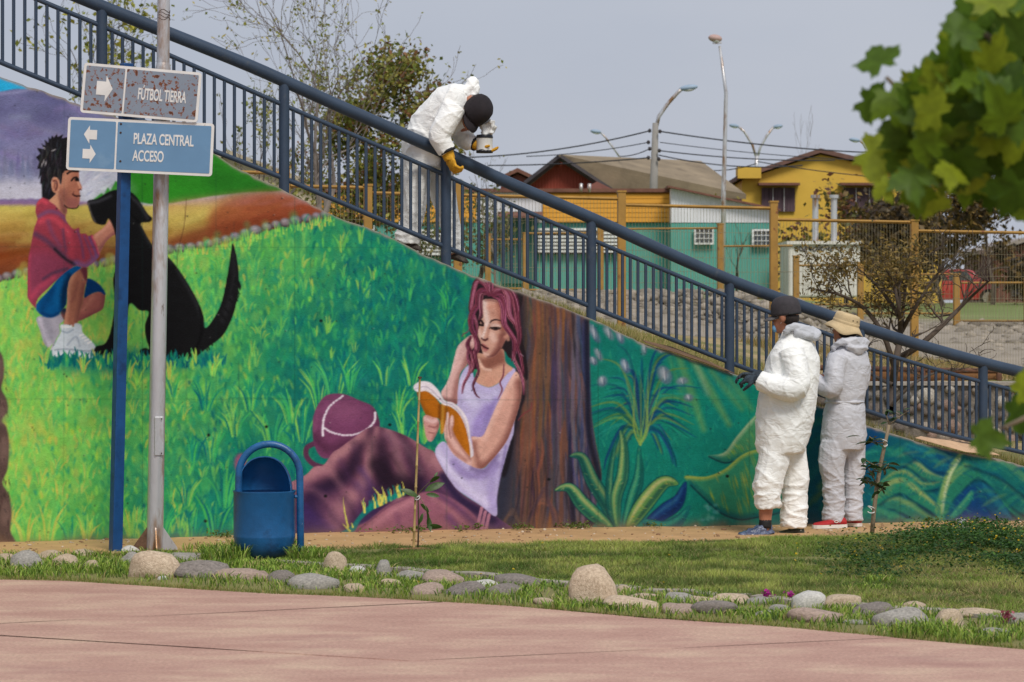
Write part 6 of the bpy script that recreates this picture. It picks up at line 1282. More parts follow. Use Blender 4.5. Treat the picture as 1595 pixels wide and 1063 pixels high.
def wt(px, back, dz=0.0, py=None):
    u = uz(px, 500)[0]; return wpos(u, float(wall_top_u(u)) + dz, -back)
card('cardboard_sheet', [wt(1425, -.01, .02), wt(1496, -.07, .012), wt(1552, -.04, .03), wt(1524, .17, .11), wt(1450, .14, .07)], 'flat tan cardboard sheet lying on the low end of the mural wall')
mat_card2 = material('brown_board', lin((120, 92, 66)), .85, .2, 6, .2, 40)
card('brown_board', [wt(1004, -.015, .008), wt(1080, -.03, .01), wt(1142, -.025, .006), wt(1120, .12, .05), wt(1060, .15, .07), wt(1010, .1, .04)], 'dark brown cardboard strip draped over the wall edge behind the railing', mat=mat_card2)
# ------------------------------------------------------------------ people
def fuse(mb, voxel, smooth=6, factor=.5, name='fused'):
    me = mb.mesh(name, False); o = bpy.data.objects.new('tmp', me); LINK(o)
    r = o.modifiers.new('r', 'REMESH'); r.mode = 'VOXEL'; r.voxel_size = voxel; s = o.modifiers.new('s', 'SMOOTH'); s.iterations = smooth; s.factor = factor
    bpy.context.view_layer.update(); dg = bpy.context.evaluated_depsgraph_get(); m2 = bpy.data.meshes.new_from_object(o.evaluated_get(dg)); bpy.data.objects.remove(o); m2.name = name; m2.polygons.foreach_set('use_smooth', [True] * len(m2.polygons)); return m2
def displace(me, fn):
    me.update(); n = len(me.vertices); co = np.empty(n * 3, np.float32); me.vertices.foreach_get('co', co); co = co.reshape(-1, 3); no = np.empty(n * 3, np.float32); me.vertex_normals.foreach_get('vector', no); no = no.reshape(-1, 3)
    d = np.array([fn(Vector(c), Vector(k)) for c, k in zip(co.tolist(), no.tolist())], np.float32); co2 = co + no * d[:, None]; me.vertices.foreach_set('co', co2.ravel()); me.update()
def ring(c, ax, rx, ry, n=20, face=(1, 0)):
    """ellipse ring around axis ax; rx along 'face' horizontal dir, ry across"""
    ax = Vector(ax).normalized(); f = Vector((face[0], face[1], 0)); f = (f - ax * f.dot(ax)).normalized(); g = ax.cross(f); return [Vector(c) + f * (rx * math.cos(2 * math.pi * j / n)) + g * (ry * math.sin(2 * math.pi * j / n)) for j in range(n)]
def limb(mb, pts, rad, n=14, sub=4):
    P = cr([tuple(p) for p in pts], sub); R0 = np.interp(np.linspace(0, 1, len(P)), np.linspace(0, 1, len(rad)), rad); mb.tube([Vector(p) for p in P], list(R0), n)
def head_shape(mb, c, f, up, s=1.0):
    """c centre, f facing, up: adds skull, jaw, nose, ears, brow"""
    f = Vector(f).normalized(); up = Vector(up).normalized(); r = f.cross(up).normalized(); up = r.cross(f).normalized(); M = Matrix((r, f, up)).transposed(); c = Vector(c)
    mb.ell(c + up * .02 * s, (.076 * s, .098 * s, .104 * s), 18, 12, M); mb.ell(c + f * .03 * s - up * .055 * s, (.058 * s, .068 * s, .072 * s), 14, 10, M); mb.ell(c + f * .055 * s - up * .1 * s, (.032 * s, .034 * s, .026 * s), 10, 8, M)
    mb.tube([c + f * .092 * s + up * .02 * s, c + f * .112 * s - up * .02 * s, c + f * .09 * s - up * .035 * s], [.009 * s, .014 * s, .012 * s], 8); mb.ell(c + f * .088 * s - up * .066 * s, (.024 * s, .012 * s, .012 * s), 10, 6, M)
    for k in (-1, 1):
        mb.ell(c + r * (k * .078 * s) - f * .008 * s - up * .008 * s, (.013 * s, .024 * s, .034 * s), 10, 8, M); mb.ell(c + r * (k * .034 * s) + f * .09 * s + up * .034 * s, (.022 * s, .01 * s, .008 * s), 8, 6, M)
def hand_shape(mb, wrist, d, palm_n, curl=.9, s=1.0, thumb_side=1, spread=.1):
    """hand with five fingers: d from wrist to knuckles, palm_n the side fingers curl to"""
    d = Vector(d).normalized(); n = Vector(palm_n); n = (n - d * n.dot(d)).normalized(); r = d.cross(n) * thumb_side; w = Vector(wrist)
    M = Matrix((r, d, n)).transposed(); mb.ell(w + d * .05 * s, (.043 * s, .056 * s, .02 * s), 14, 8, M); mb.tube([w - d * .03 * s, w + d * .02 * s], [.03 * s, .033 * s], 10)
    L = (.072, .08, .074, .058)
    for i in range(4):
        off = (1.5 - i) * .0205 * s; base = w + d * .086 * s + r * off; dirn = (d + r * ((1.5 - i) * spread)).normalized(); p = [base - dirn * .02 * s, base]; a = 0; q = base
        for k, fr in enumerate((.45, .32, .23)):
            a += curl * (.75 if k == 0 else .8); v = dirn * math.cos(a) + n * math.sin(a); q = q + v * (L[i] * fr * s); p.append(q)
        mb.tube(p, [.0105 * s, .0105 * s, .0098 * s, .009 * s, .0072 * s], 8)
    b = w + d * .028 * s + r * .03 * s; v1 = (r * .75 + d * .6 + n * .35).normalized(); v2 = (d * .75 + r * .1 + n * .6).normalized(); mb.tube([b - v1 * .01, b + v1 * .03 * s, b + v1 * .045 * s + v2 * .025 * s, b + v1 * .045 * s + v2 * .05 * s], [.0135 * s, .0125 * s, .011 * s, .0085 * s], 8)
mat_skin = material('skin', lin((176, 118, 92)), .55, .1, 12, .05, 120); mat_hair = material('dark_hair', lin((44, 34, 30)), .6, .3, 60, .4, 120, stretch=(1, 1, .2))
def tyvek(name, col, rough=.62, amt=.25):
    m = bpy.data.materials.new(name); m.use_nodes = True; N, L = m.node_tree.nodes, m.node_tree.links; b = N['Principled BSDF']; t = N.new('ShaderNodeTexCoord')
    mp_ = N.new('ShaderNodeMapping'); mp_.inputs['Scale'].default_value = (1, 1, 1.7); mp_.inputs['Rotation'].default_value = (.25, .2, 0); L.new(t.outputs['Object'], mp_.inputs['Vector'])
    n0 = N.new('ShaderNodeTexNoise'); n0.inputs['Scale'].default_value = 7; n0.inputs['Detail'].default_value = 2; n0.inputs['Distortion'].default_value = .8; L.new(mp_.outputs[0], n0.inputs['Vector'])
    v = N.new('ShaderNodeTexVoronoi'); v.feature = 'DISTANCE_TO_EDGE'; v.inputs['Scale'].default_value = 9; mxv = N.new('ShaderNodeMix'); mxv.data_type = 'RGBA'; mxv.inputs[0].default_value = .22; L.new(mp_.outputs[0], mxv.inputs[6]); L.new(n0.outputs['Color'], mxv.inputs[7]); L.new(mxv.outputs[2], v.inputs['Vector'])
    pw = N.new('ShaderNodeMath'); pw.operation = 'POWER'; pw.inputs[1].default_value = .45; L.new(v.outputs['Distance'], pw.inputs[0])
    n1 = N.new('ShaderNodeTexNoise'); n1.inputs['Scale'].default_value = 15; n1.inputs['Detail'].default_value = 4; n1.inputs['Distortion'].default_value = 1.2; L.new(mp_.outputs[0], n1.inputs['Vector'])
    ad = N.new('ShaderNodeMath'); ad.operation = 'MULTIPLY_ADD'; ad.inputs[1].default_value = .55; L.new(n1.outputs['Fac'], ad.inputs[0]); L.new(pw.outputs[0], ad.inputs[2])
    bp = N.new('ShaderNodeBump'); bp.inputs['Strength'].default_value = amt; bp.inputs['Distance'].default_value = .022; L.new(ad.outputs[0], bp.inputs['Height']); L.new(bp.outputs['Normal'], b.inputs['Normal'])
    b.inputs['Base Color'].default_value = (*col, 1); b.inputs['Roughness'].default_value = rough; b.inputs['Specular IOR Level'].default_value = .35; b.inputs['Sheen Weight'].default_value = .1
    nd = N.new('ShaderNodeTexNoise'); nd.inputs['Scale'].default_value = 5; nd.inputs['Detail'].default_value = 6; L.new(t.outputs['Object'], nd.inputs['Vector']); rr = N.new('ShaderNodeValToRGB'); rr.color_ramp.elements[0].position = .3; rr.color_ramp.elements[0].color = (*[c * .86 for c in col], 1); rr.color_ramp.elements[1].position = .6; rr.color_ramp.elements[1].color = (*col, 1); L.new(nd.outputs['Fac'], rr.inputs['Fac']); L.new(rr.outputs['Color'], b.inputs['Base Color'])
    return m
mat_suit_w = tyvek('white_coverall_fabric', lin((246, 246, 243))); mat_suit_g = tyvek('grey_white_coverall_fabric', lin((198, 198, 204)), .5)
def folds(seed, legz=.7, amp=.012):
    o = Vector((seed * 7.3, seed * 3.1, seed * 5.7))
    def fn(c, n):
        low = max(0, min(1, (legz + .1 - c.z) / .5)); q = Vector((c.x * 4, c.y * 4, c.z * (4.5 + 8 * low))) + o
        w = mnoise.noise_vector(q * .6) * .8; r = 1 - abs(mnoise.noise(q + w)); r2 = 1 - abs(mnoise.noise(q * 2.1 + w + Vector((9, 2, 4)))); dg = 1 - abs(mnoise.noise(Vector(((c.x + c.z * .8) * 6, c.y * 4, (c.z - c.x * .8) * 2.2)) + o))
        return amp * (.5 * (r ** 2 - .6) + 1.0 * (r ** 9 - .25) + .7 * (r2 ** 9 - .25) + .9 * (dg ** 10 - .2)) * (1 + .5 * low)
    return fn
def person_root(px, py, d, z, label, group=None):
    p = PX(px, py, d); p.z = z; return empty('person', p, label, 'person', group)
def fin(me, mat, name, root):
    me.materials.clear(); me.materials.append(mat); return mkobj(name, me, mat, root)
def shoe(mb, heel, toe, w=.05, h=.085, sole=True):
    """tapered shoe body from heel to toe at ground level"""
    heel, toe = Vector(heel), Vector(toe); a = (toe - heel); L = a.length; a.normalize(); r = a.cross(Vector((0, 0, 1))); up = Vector((0, 0, 1)); rings = []
    for t, wd, hh in ((0, .55, .72), (.06, .8, .9), (.22, .88, 1.0), (.4, .92, .86), (.6, 1.05, .62), (.8, 1.02, .5), (.93, .75, .42), (1, .3, .3)):
        c = heel + a * (L * t); n = 14; rings.append([c + r * (w * wd * math.cos(2 * math.pi * j / n)) * (1 if math.sin(2 * math.pi * j / n) < .2 else .86) + up * (h * hh * .5 + h * hh * .5 * max(-.98, math.sin(2 * math.pi * j / n))) for j in range(n)])
    mb.rings(rings)
def sole_mesh(heel, toe, w, h=.022):
    heel, toe = Vector(heel), Vector(toe); a = (toe - heel); L = a.length; a.normalize(); r = a.cross(Vector((0, 0, 1))); prof = ((0, .55), (.05, .8), (.2, .9), (.4, .88), (.6, 1.06), (.8, 1.05), (.94, .75), (1.01, .3)); p = [heel + a * (L * t) + r * (w * k) for t, k in prof] + [heel + a * (L * t) - r * (w * k) for t, k in reversed(prof)]; mb = MB(); mb.prism(p, h, (0, 0, 1)); return mb
def cap_mesh(c, f, up, s, brim=True, brim_len=.075, bw=.078):
    f = Vector(f).normalized(); up = Vector(up).normalized(); r = f.cross(up).normalized(); f = up.cross(r).normalized(); c = Vector(c); M = Matrix((r, f, up)).transposed(); mb = MB(); rings = []
    for (k, z) in ((1.02, -.02), (1.04, .0), (1.035, .03), (.99, .06), (.88, .088), (.66, .108), (.36, .118), (.05, .121)):
        rings.append([c + M @ Vector((.088 * s * k * math.cos(2 * math.pi * j / 24), (.108 * s * k) * math.sin(2 * math.pi * j / 24), z * s)) for j in range(24)])
    mb.rings(rings); return mb, M, c
def brim_mesh(c, M, s, L=.085, w=.086, drop=.02):
    mb = MB(); n = 12; top = []; inn = []
    for i in range(n + 1):
        a = math.pi * (.08 + .84 * i / n); x = math.cos(a) * w * s; y0 = math.sin(a) * .10 * s; e = math.sin(math.pi * i / n) ** .6; inn.append(c + M @ Vector((x, y0, -.008 * s - abs(math.cos(a)) * .012 * s))); top.append(c + M @ Vector((x * .98, y0 + L * s * e, -.012 * s - drop * s * e - abs(math.cos(a)) * .02 * s)))
    k = n + 1; off = M @ Vector((0, 0, -.006 * s)); vs = inn + top + [v + off for v in inn] + [v + off for v in top]; fs_ = []
    for i in range(n): fs_ += [(i, i + 1, k + i + 1, k + i), (2 * k + i, 3 * k + i, 3 * k + i + 1, 2 * k + i + 1), (k + i, k + i + 1, 3 * k + i + 1, 3 * k + i), (i + 1, i, 2 * k + i, 2 * k + i + 1)]
    fs_ += [(0, k, 3 * k, 2 * k), (n, 2 * k + n, 3 * k + n, k + n)]; mb.add(vs, fs_); return mb
mat_glove_d = material('dark_teal_glove', lin((52, 66, 76)), .7, .2, 40, .3, 120, col2=lin((30, 34, 42))); mat_cap_g = material('charcoal_cap_cloth', lin((64, 60, 64)), .85, .15, 30, .2, 200); mat_cap_b = material('black_cap_cloth', lin((34, 27, 31)), .85, .2, 30, .2, 200); mat_band = material('black_strap', lin((24, 24, 26)), .7, .1, 20)

def worker_standing():
    d = 21.45; s = F / d; z0 = float(front_z((1215 - CX) * d / F, d)); gy = HOR + (EYE - z0) * s
    root = person_root(1215, 835, d, z0, 'person in white coverall, dark cap and lowered blue mask, one trouser leg rolled up'); O = root.location
    L = lambda px, py, y=0.0: Vector(((px - 1215) / s, y, (gy - py) / s))
    f = Vector((-.86, .5, 0)); face = (f.x, f.y)
    # coverall
    mb = MB(); T = [(705, 1216, .175, .17), (688, 1218, .2, .19), (660, 1221, .215, .2), (622, 1226, .222, .21), (583, 1232, .206, .215), (556, 1236, .178, .222), (540, 1238, .145, .19), (527, 1238, .10, .12), (516, 1236, .085, .085)]
    mb.rings([ring(L(x, y), (0, 0, 1), a, b, 24, face) for y, x, a, b in T])
    limb(mb, [L(1208, 690, -.05), L(1203, 720, -.06), L(1195, 752, -.07), L(1194, 778, -.07), L(1195, 791, -.07)], [.118, .114, .108, .1, .092]); limb(mb, [L(1230, 690, .07), L(1238, 725, .09), L(1240, 765, .09), L(1238, 800, .08), L(1237, 822, .08)], [.118, .11, .1, .098, .102])
    limb(mb, [L(1238, 546, .13), L(1243, 575, .18), L(1232, 606, .2), L(1205, 600, .16), L(1184, 590, .07)], [.085, .086, .08, .07, .06]); limb(mb, [L(1229, 546, -.15), L(1236, 578, -.22), L(1235, 603, -.25), L(1212, 603, -.24), L(1180, 592, -.17)], [.095, .094, .094, .088, .07])
    # collar / folded hood
    me = fuse(mb, .0085, 6, name='coverall'); displace(me, folds(1, .75, .0055)); cov = fin(me, mat_suit_w, 'coverall', root)
    hb = MB()
    pts = [L(1219, 522, -.085), L(1228, 510, -.11), L(1246, 510, -.09), L(1266, 516, -.02), L(1262, 514, .06), L(1240, 508, .1)]; limb(hb, pts, [.016, .024, .028, .034, .028, .02]); limb(hb, [L(1236, 517, -.115), L(1252, 522, -.08), L(1270, 524, -.02)], [.025, .04, .035]); limb(hb, [L(1262, 514, .0), L(1273, 520, -.04), L(1268, 528, -.07)], [.04, .03, .02])
    me = fuse(hb, .009, 4, name='hood'); displace(me, folds(4, 9, .005)); fin(me, tyvek('grey_hood_lining', lin((196, 198, 204))), 'hood', cov)
    # body (one continuous figure under the suit)
    bb = MB(); bb.rings([ring(L(x, y), (0, 0, 1), a * .72, b * .72, 18, face) for y, x, a, b in T[1:-1]])
    limb(bb, [L(1236, 535), L(1230, 505, .0), L(1227, 495)], [.07, .062, .06]); limb(bb, [L(1208, 690, -.05), L(1203, 720, -.06), L(1195, 752, -.07), L(1193, 780, -.07), L(1191, 800, -.07), L(1190, 822, -.075), L(1182, 831, -.08)], [.085, .078, .06, .055, .05, .038, .034]); limb(bb, [L(1230, 690, .07), L(1238, 725, .09), L(1240, 765, .09), L(1238, 822, .08)], [.085, .075, .06, .042])
    limb(bb, [L(1229, 546, -.15), L(1236, 578, -.22), L(1235, 603, -.25), L(1212, 603, -.24), L(1176, 591, -.17)], [.06, .055, .05, .045, .03]); limb(bb, [L(1238, 546, .13), L(1243, 575, .18), L(1232, 606, .2), L(1205, 600, .16), L(1176, 588, .06)], [.06, .055, .05, .045, .03])
    hc = L(1224, 493, -.01); head_shape(bb, hc, f, (-.06, 0, 1), 1.02); me = fuse(bb, .009, 2, .4, 'body'); body = fin(me, mat_skin, 'body', root)
    hm = MB(); r = f.cross(Vector((0, 0, 1))); M = Matrix((r, f, Vector((0, 0, 1)))).transposed(); hm.ell(hc + Vector((.028, -.018, -.012)), (.074, .07, .062), 16, 10, M); h = hm.build('hair', mat_hair, None, smooth=True); h.parent = body
    cm, Mc, cc = cap_mesh(hc + Vector((0, 0, .028)), f, (-.1, 0, 1), 1.03); cap = cm.build('cap', mat_cap_g, None, smooth=True); cap.parent = root
    b_ = brim_mesh(cc, Mc, 1.0, .085, .082, .028).build('brim', material('faded_brim', lin((112, 108, 108)), .85, .2, 20), None, smooth=True); b_.parent = cap
    st = MB().tube([cc + Mc @ Vector((.095 * math.cos(a), .112 * math.sin(a), -.012)) for a in np.linspace(-2.6, -.5, 12)], .008, 6).build('strap', mat_band, None); st.parent = cap
    # mask lowered to chin, ear loop
    mk = MB(); mk.ell(hc + f * .088 + Vector((0, -.02, -.088)), (.03, .024, .03), 12, 8, M); m_ = mk.build('face_mask', material('blue_mask', lin((118, 172, 214)), .8, .1, 40), None, smooth=True); m_.parent = root
    lp = MB().tube([hc + r * -.0 + Vector((-.01, -.075, .02)), hc + f * .03 + Vector((0, -.075, -.03)), hc + f * .07 + Vector((0, -.05, -.075))], .0025, 5).build('ear_loop', mat_tie, None); lp.parent = m_
    # gloves
    for (w, dd, nn, side) in ((L(1178, 591, -.17), (-.85, .5, .06), (.3, .5, -.8), 1), (L(1177, 587, .04), (-.95, -.1, .12), (.2, -.3, -.9), -1)):
        g = MB(); hand_shape(g, w, dd, nn, .75, 1.1, side); limb(g, [w + Vector((.05, -.01, 0)), w + Vector((-.01, 0, 0))], [.05, .04]); me = fuse(g, .0045, 3, .4, 'glove'); fin(me, mat_glove_d, 'glove', root)
    # socks, shoes
    sk = MB(); limb(sk, [L(1191, 809, -.07), L(1190, 822, -.075)], [.046, .048]); o = sk.build('sock', mat_band, None, smooth=True); o.parent = root
    sm_ = MB(); shoe(sm_, L(1203, 837, -.05), L(1146, 838, -.15), .058, .10); limb(sm_, [L(1191, 826, -.075), L(1180, 830, -.09)], [.055, .055]); me = fuse(sm_, .007, 3, .5, 'shoe'); displace(me, folds(6, 9, .01)); o = fin(me, material('plastic_wrapped_shoe', lin((96, 108, 136)), .25, .3, 14, .6, 50, col2=lin((48, 56, 84)), spec=.7, cover=[(lin((206, 118, 104)), 9, .64, .05), (lin((150, 160, 180)), 16, .6, .1)]), 'shoe', root); o['label'] = 'shoe wrapped in bluish clear plastic'
    sm_ = MB(); shoe(sm_, L(1254, 837, .06), L(1212, 837, .1), .052, .085); me = fuse(sm_, .007, 3, .5, 'shoe'); o = fin(me, material('dark_trainer', lin((70, 76, 66)), .6, .3, 18, .2, 60, cover=[(lin((200, 206, 204)), 10, .63, .04)]), 'shoe', root); so = sole_mesh(L(1255, 837, .06), L(1211, 837, .1), .054, .018).build('sole', mat_band, None); so.parent = o
worker_standing()

def worker_hat():
    d = 22.3; s = F / d; z0 = float(front_z((1312 - CX) * d / F, d)); gy = HOR + (EYE - z0) * s
    root = person_root(1312, 820, d, z0, 'person in greyish coverall, beige bucket hat and red trainers'); L = lambda px, py, y=0.0: Vector(((px - 1312) / s, y, (gy - py) / s))
    f = Vector((-.66, .75, 0)); face = (f.x, f.y)
    mb = MB(); T = [(700, 1313, .15, .165), (680, 1314, .165, .18), (655, 1315, .16, .178), (636, 1316, .152, .165), (626, 1316, .14, .15), (616, 1317, .15, .165), (590, 1318, .155, .182), (566, 1320, .15, .19), (550, 1321, .13, .175), (540, 1321, .095, .12), (528, 1320, .075, .08)]
    mb.rings([ring(L(x, y), (0, 0, 1), a, b, 24, face) for y, x, a, b in T])
    limb(mb, [L(1300, 690, -.05), L(1295, 720, -.06), L(1297, 755, -.05), L(1298, 785, -.05), L(1296, 811, -.05)], [.112, .105, .085, .085, .088]); limb(mb, [L(1328, 690, .06), L(1330, 720, .07), L(1330, 755, .07), L(1330, 785, .07), L(1330, 813, .07)], [.108, .098, .084, .08, .082])
    limb(mb, [L(1303, 556, -.13), L(1296, 580, -.18), L(1293, 604, -.2), L(1276, 600, -.12), L(1262, 585, -.04)], [.08, .078, .074, .066, .052]); limb(mb, [L(1338, 556, .13), L(1346, 580, .18), L(1340, 606, .2), L(1310, 600, .24), L(1285, 590, .22)], [.08, .074, .07, .06, .05])
    me = fuse(mb, .0085, 6, name='coverall'); displace(me, folds(2, .8, .0055)); cov = fin(me, mat_suit_g, 'coverall', root)
    hb = MB(); limb(hb, [L(1294, 544, -.08), L(1306, 534, -.12), L(1326, 532, -.12), L(1343, 534, -.04), L(1344, 534, .04), L(1325, 530, .1)], [.018, .028, .034, .036, .032, .022]); limb(hb, [L(1316, 538, -.14), L(1334, 544, -.1), L(1345, 540, -.03)], [.025, .042, .034]); me = fuse(hb, .009, 4, name='hood'); displace(me, folds(5, 9, .005)); fin(me, mat_suit_g, 'hood', cov)
    wb = MB(); wb.rings([ring(L(1316, 626 + dy), (0, 0, 1), .146 + e, .156 + e, 40, face) for dy, e in ((2.2, -.01), (1.2, .004), (-1.2, .004), (-2.2, -.01))]); me = wb.mesh('waistband', True); displace(me, lambda c, n: .006 * math.sin(math.atan2(c.y, c.x) * 46)); fin(me, mat_suit_g, 'waistband', cov)
    bb = MB(); bb.rings([ring(L(x, y), (0, 0, 1), a * .72, b * .72, 18, face) for y, x, a, b in T[1:-1]]); limb(bb, [L(1320, 545), L(1318, 525), L(1316, 512)], [.06, .056, .055]); limb(bb, [L(1300, 690, -.05), L(1297, 755, -.05), L(1296, 813, -.05)], [.08, .058, .04]); limb(bb, [L(1328, 690, .06), L(1330, 755, .07), L(1330, 813, .07)], [.08, .058, .04]); limb(bb, [L(1303, 556, -.13), L(1293, 604, -.2), L(1262, 585, -.04)], [.056, .046, .03]); limb(bb, [L(1338, 556, .13), L(1340, 606, .2), L(1285, 590, .22)], [.056, .046, .03])
    hc = L(1315, 513, 0); head_shape(bb, hc, f, (-.1, .05, 1), .98)
    for (w, dd) in ((L(1262, 585, -.04), (-.6, .7, .3)), (L(1285, 590, .22), (-.8, .5, .1))): hand_shape(bb, w, dd, (0, 0, -1), .5, 1.0, 1)
    me = fuse(bb, .0085, 2, .4, 'body'); body = fin(me, mat_skin, 'body', root); hm = MB(); r = f.cross(Vector((0, 0, 1))); M = Matrix((r, f, Vector((0, 0, 1)))).transposed(); hm.ell(hc + Vector((.02, -.022, -.01)), (.076, .08, .07), 16, 10, M); h = hm.build('hair', mat_hair, None, smooth=True); h.parent = body
    # bucket hat, tilted
    up = Vector((.30, -.10, 1)).normalized(); c = hc + Vector((.01, 0, .035)); ff = Vector((-.9, .4, 0)); r = ff.cross(up).normalized(); ff = up.cross(r); Mh = Matrix((r, ff, up)).transposed()
    prof = [(.155, -.052), (.158, -.049), (.135, -.025), (.108, .002), (.102, .012), (.100, .045), (.096, .072), (.085, .085), (.05, .092), (.004, .094)]; n = 40; hb = MB(); rr = []
    for k, (q, z) in enumerate(prof): rr.append([c + Mh @ Vector((q * math.cos(2 * math.pi * j / n) * .92, q * math.sin(2 * math.pi * j / n) * 1.02, z + (.012 * math.sin(3 * 2 * math.pi * j / n + 1) + .008 * math.sin(5 * 2 * math.pi * j / n) if k < 3 else 0))) for j in range(n)])
    rr.insert(0, [v + (c - v) * .05 + up * .004 for v in rr[0]]); hb.rings(rr, cap=False); hb.rings(rr[-2:]); mat_hat = material('beige_hat_cotton', lin((206, 182, 142)), .9, .1, 14, .25, 160); hat = hb.build('bucket_hat', mat_hat, None, smooth=True); hat.parent = root
    e = MB().lathe([(.1035, .006), (.1045, .01), (.1045, .026), (.102, .03)], c, 40, Mh @ Matrix.Diagonal((.92, 1.02, 1))).build('hat_band', mat_hat, None, smooth=True); e.parent = hat
    for a in (2.2, 2.6): q = MB().ell(c + Mh @ Vector((.1 * .92 * math.cos(a + 1.7), .1 * 1.02 * math.sin(a + 1.7), .05)), (.005, .005, .005), 8, 6).build('eyelet', mat_bolt, None); q.parent = hat
    mat_red = material('red_knit_trainer', lin((176, 36, 40)), .7, .12, 30, .2, 200); mat_sole = material('white_sole', lin((226, 222, 216)), .6, .06, 20)
    for (h_, t_, nm) in ((L(1316, 821, -.06), L(1263, 821, -.16), 1), (L(1342, 821, .05), L(1306, 821, .16), 0)):
        sm_ = MB(); shoe(sm_, h_ + Vector((0, 0, .012)), t_ + Vector((0, 0, .012)), .047, .075); me = fuse(sm_, .006, 3, .5, 'shoe'); o = fin(me, mat_red, 'shoe', root); so = sole_mesh(h_, t_, .05, .026).build('sole', mat_sole, None); so.parent = o
        if nm:                                # small white emblem on the side: two interlocking arcs
            a = (t_ - h_).normalized(); q = MB(); side = Vector((a.y, -a.x, 0)); side = side if side.y < 0 else -side; c0 = h_ + a * .105 + side * .044 + Vector((0, 0, .05))
            for sg_ in (-1, 1): q.tube([c0 + a * (.017 * math.cos(t)) + Vector((0, 0, sg_ * (.004 - .012 * math.sin(t)))) + side * .004 for t in np.linspace(0, math.pi, 9)], .0028, 6)
            em = q.build('emblem', mat_sole, None); em.parent = o
worker_hat()

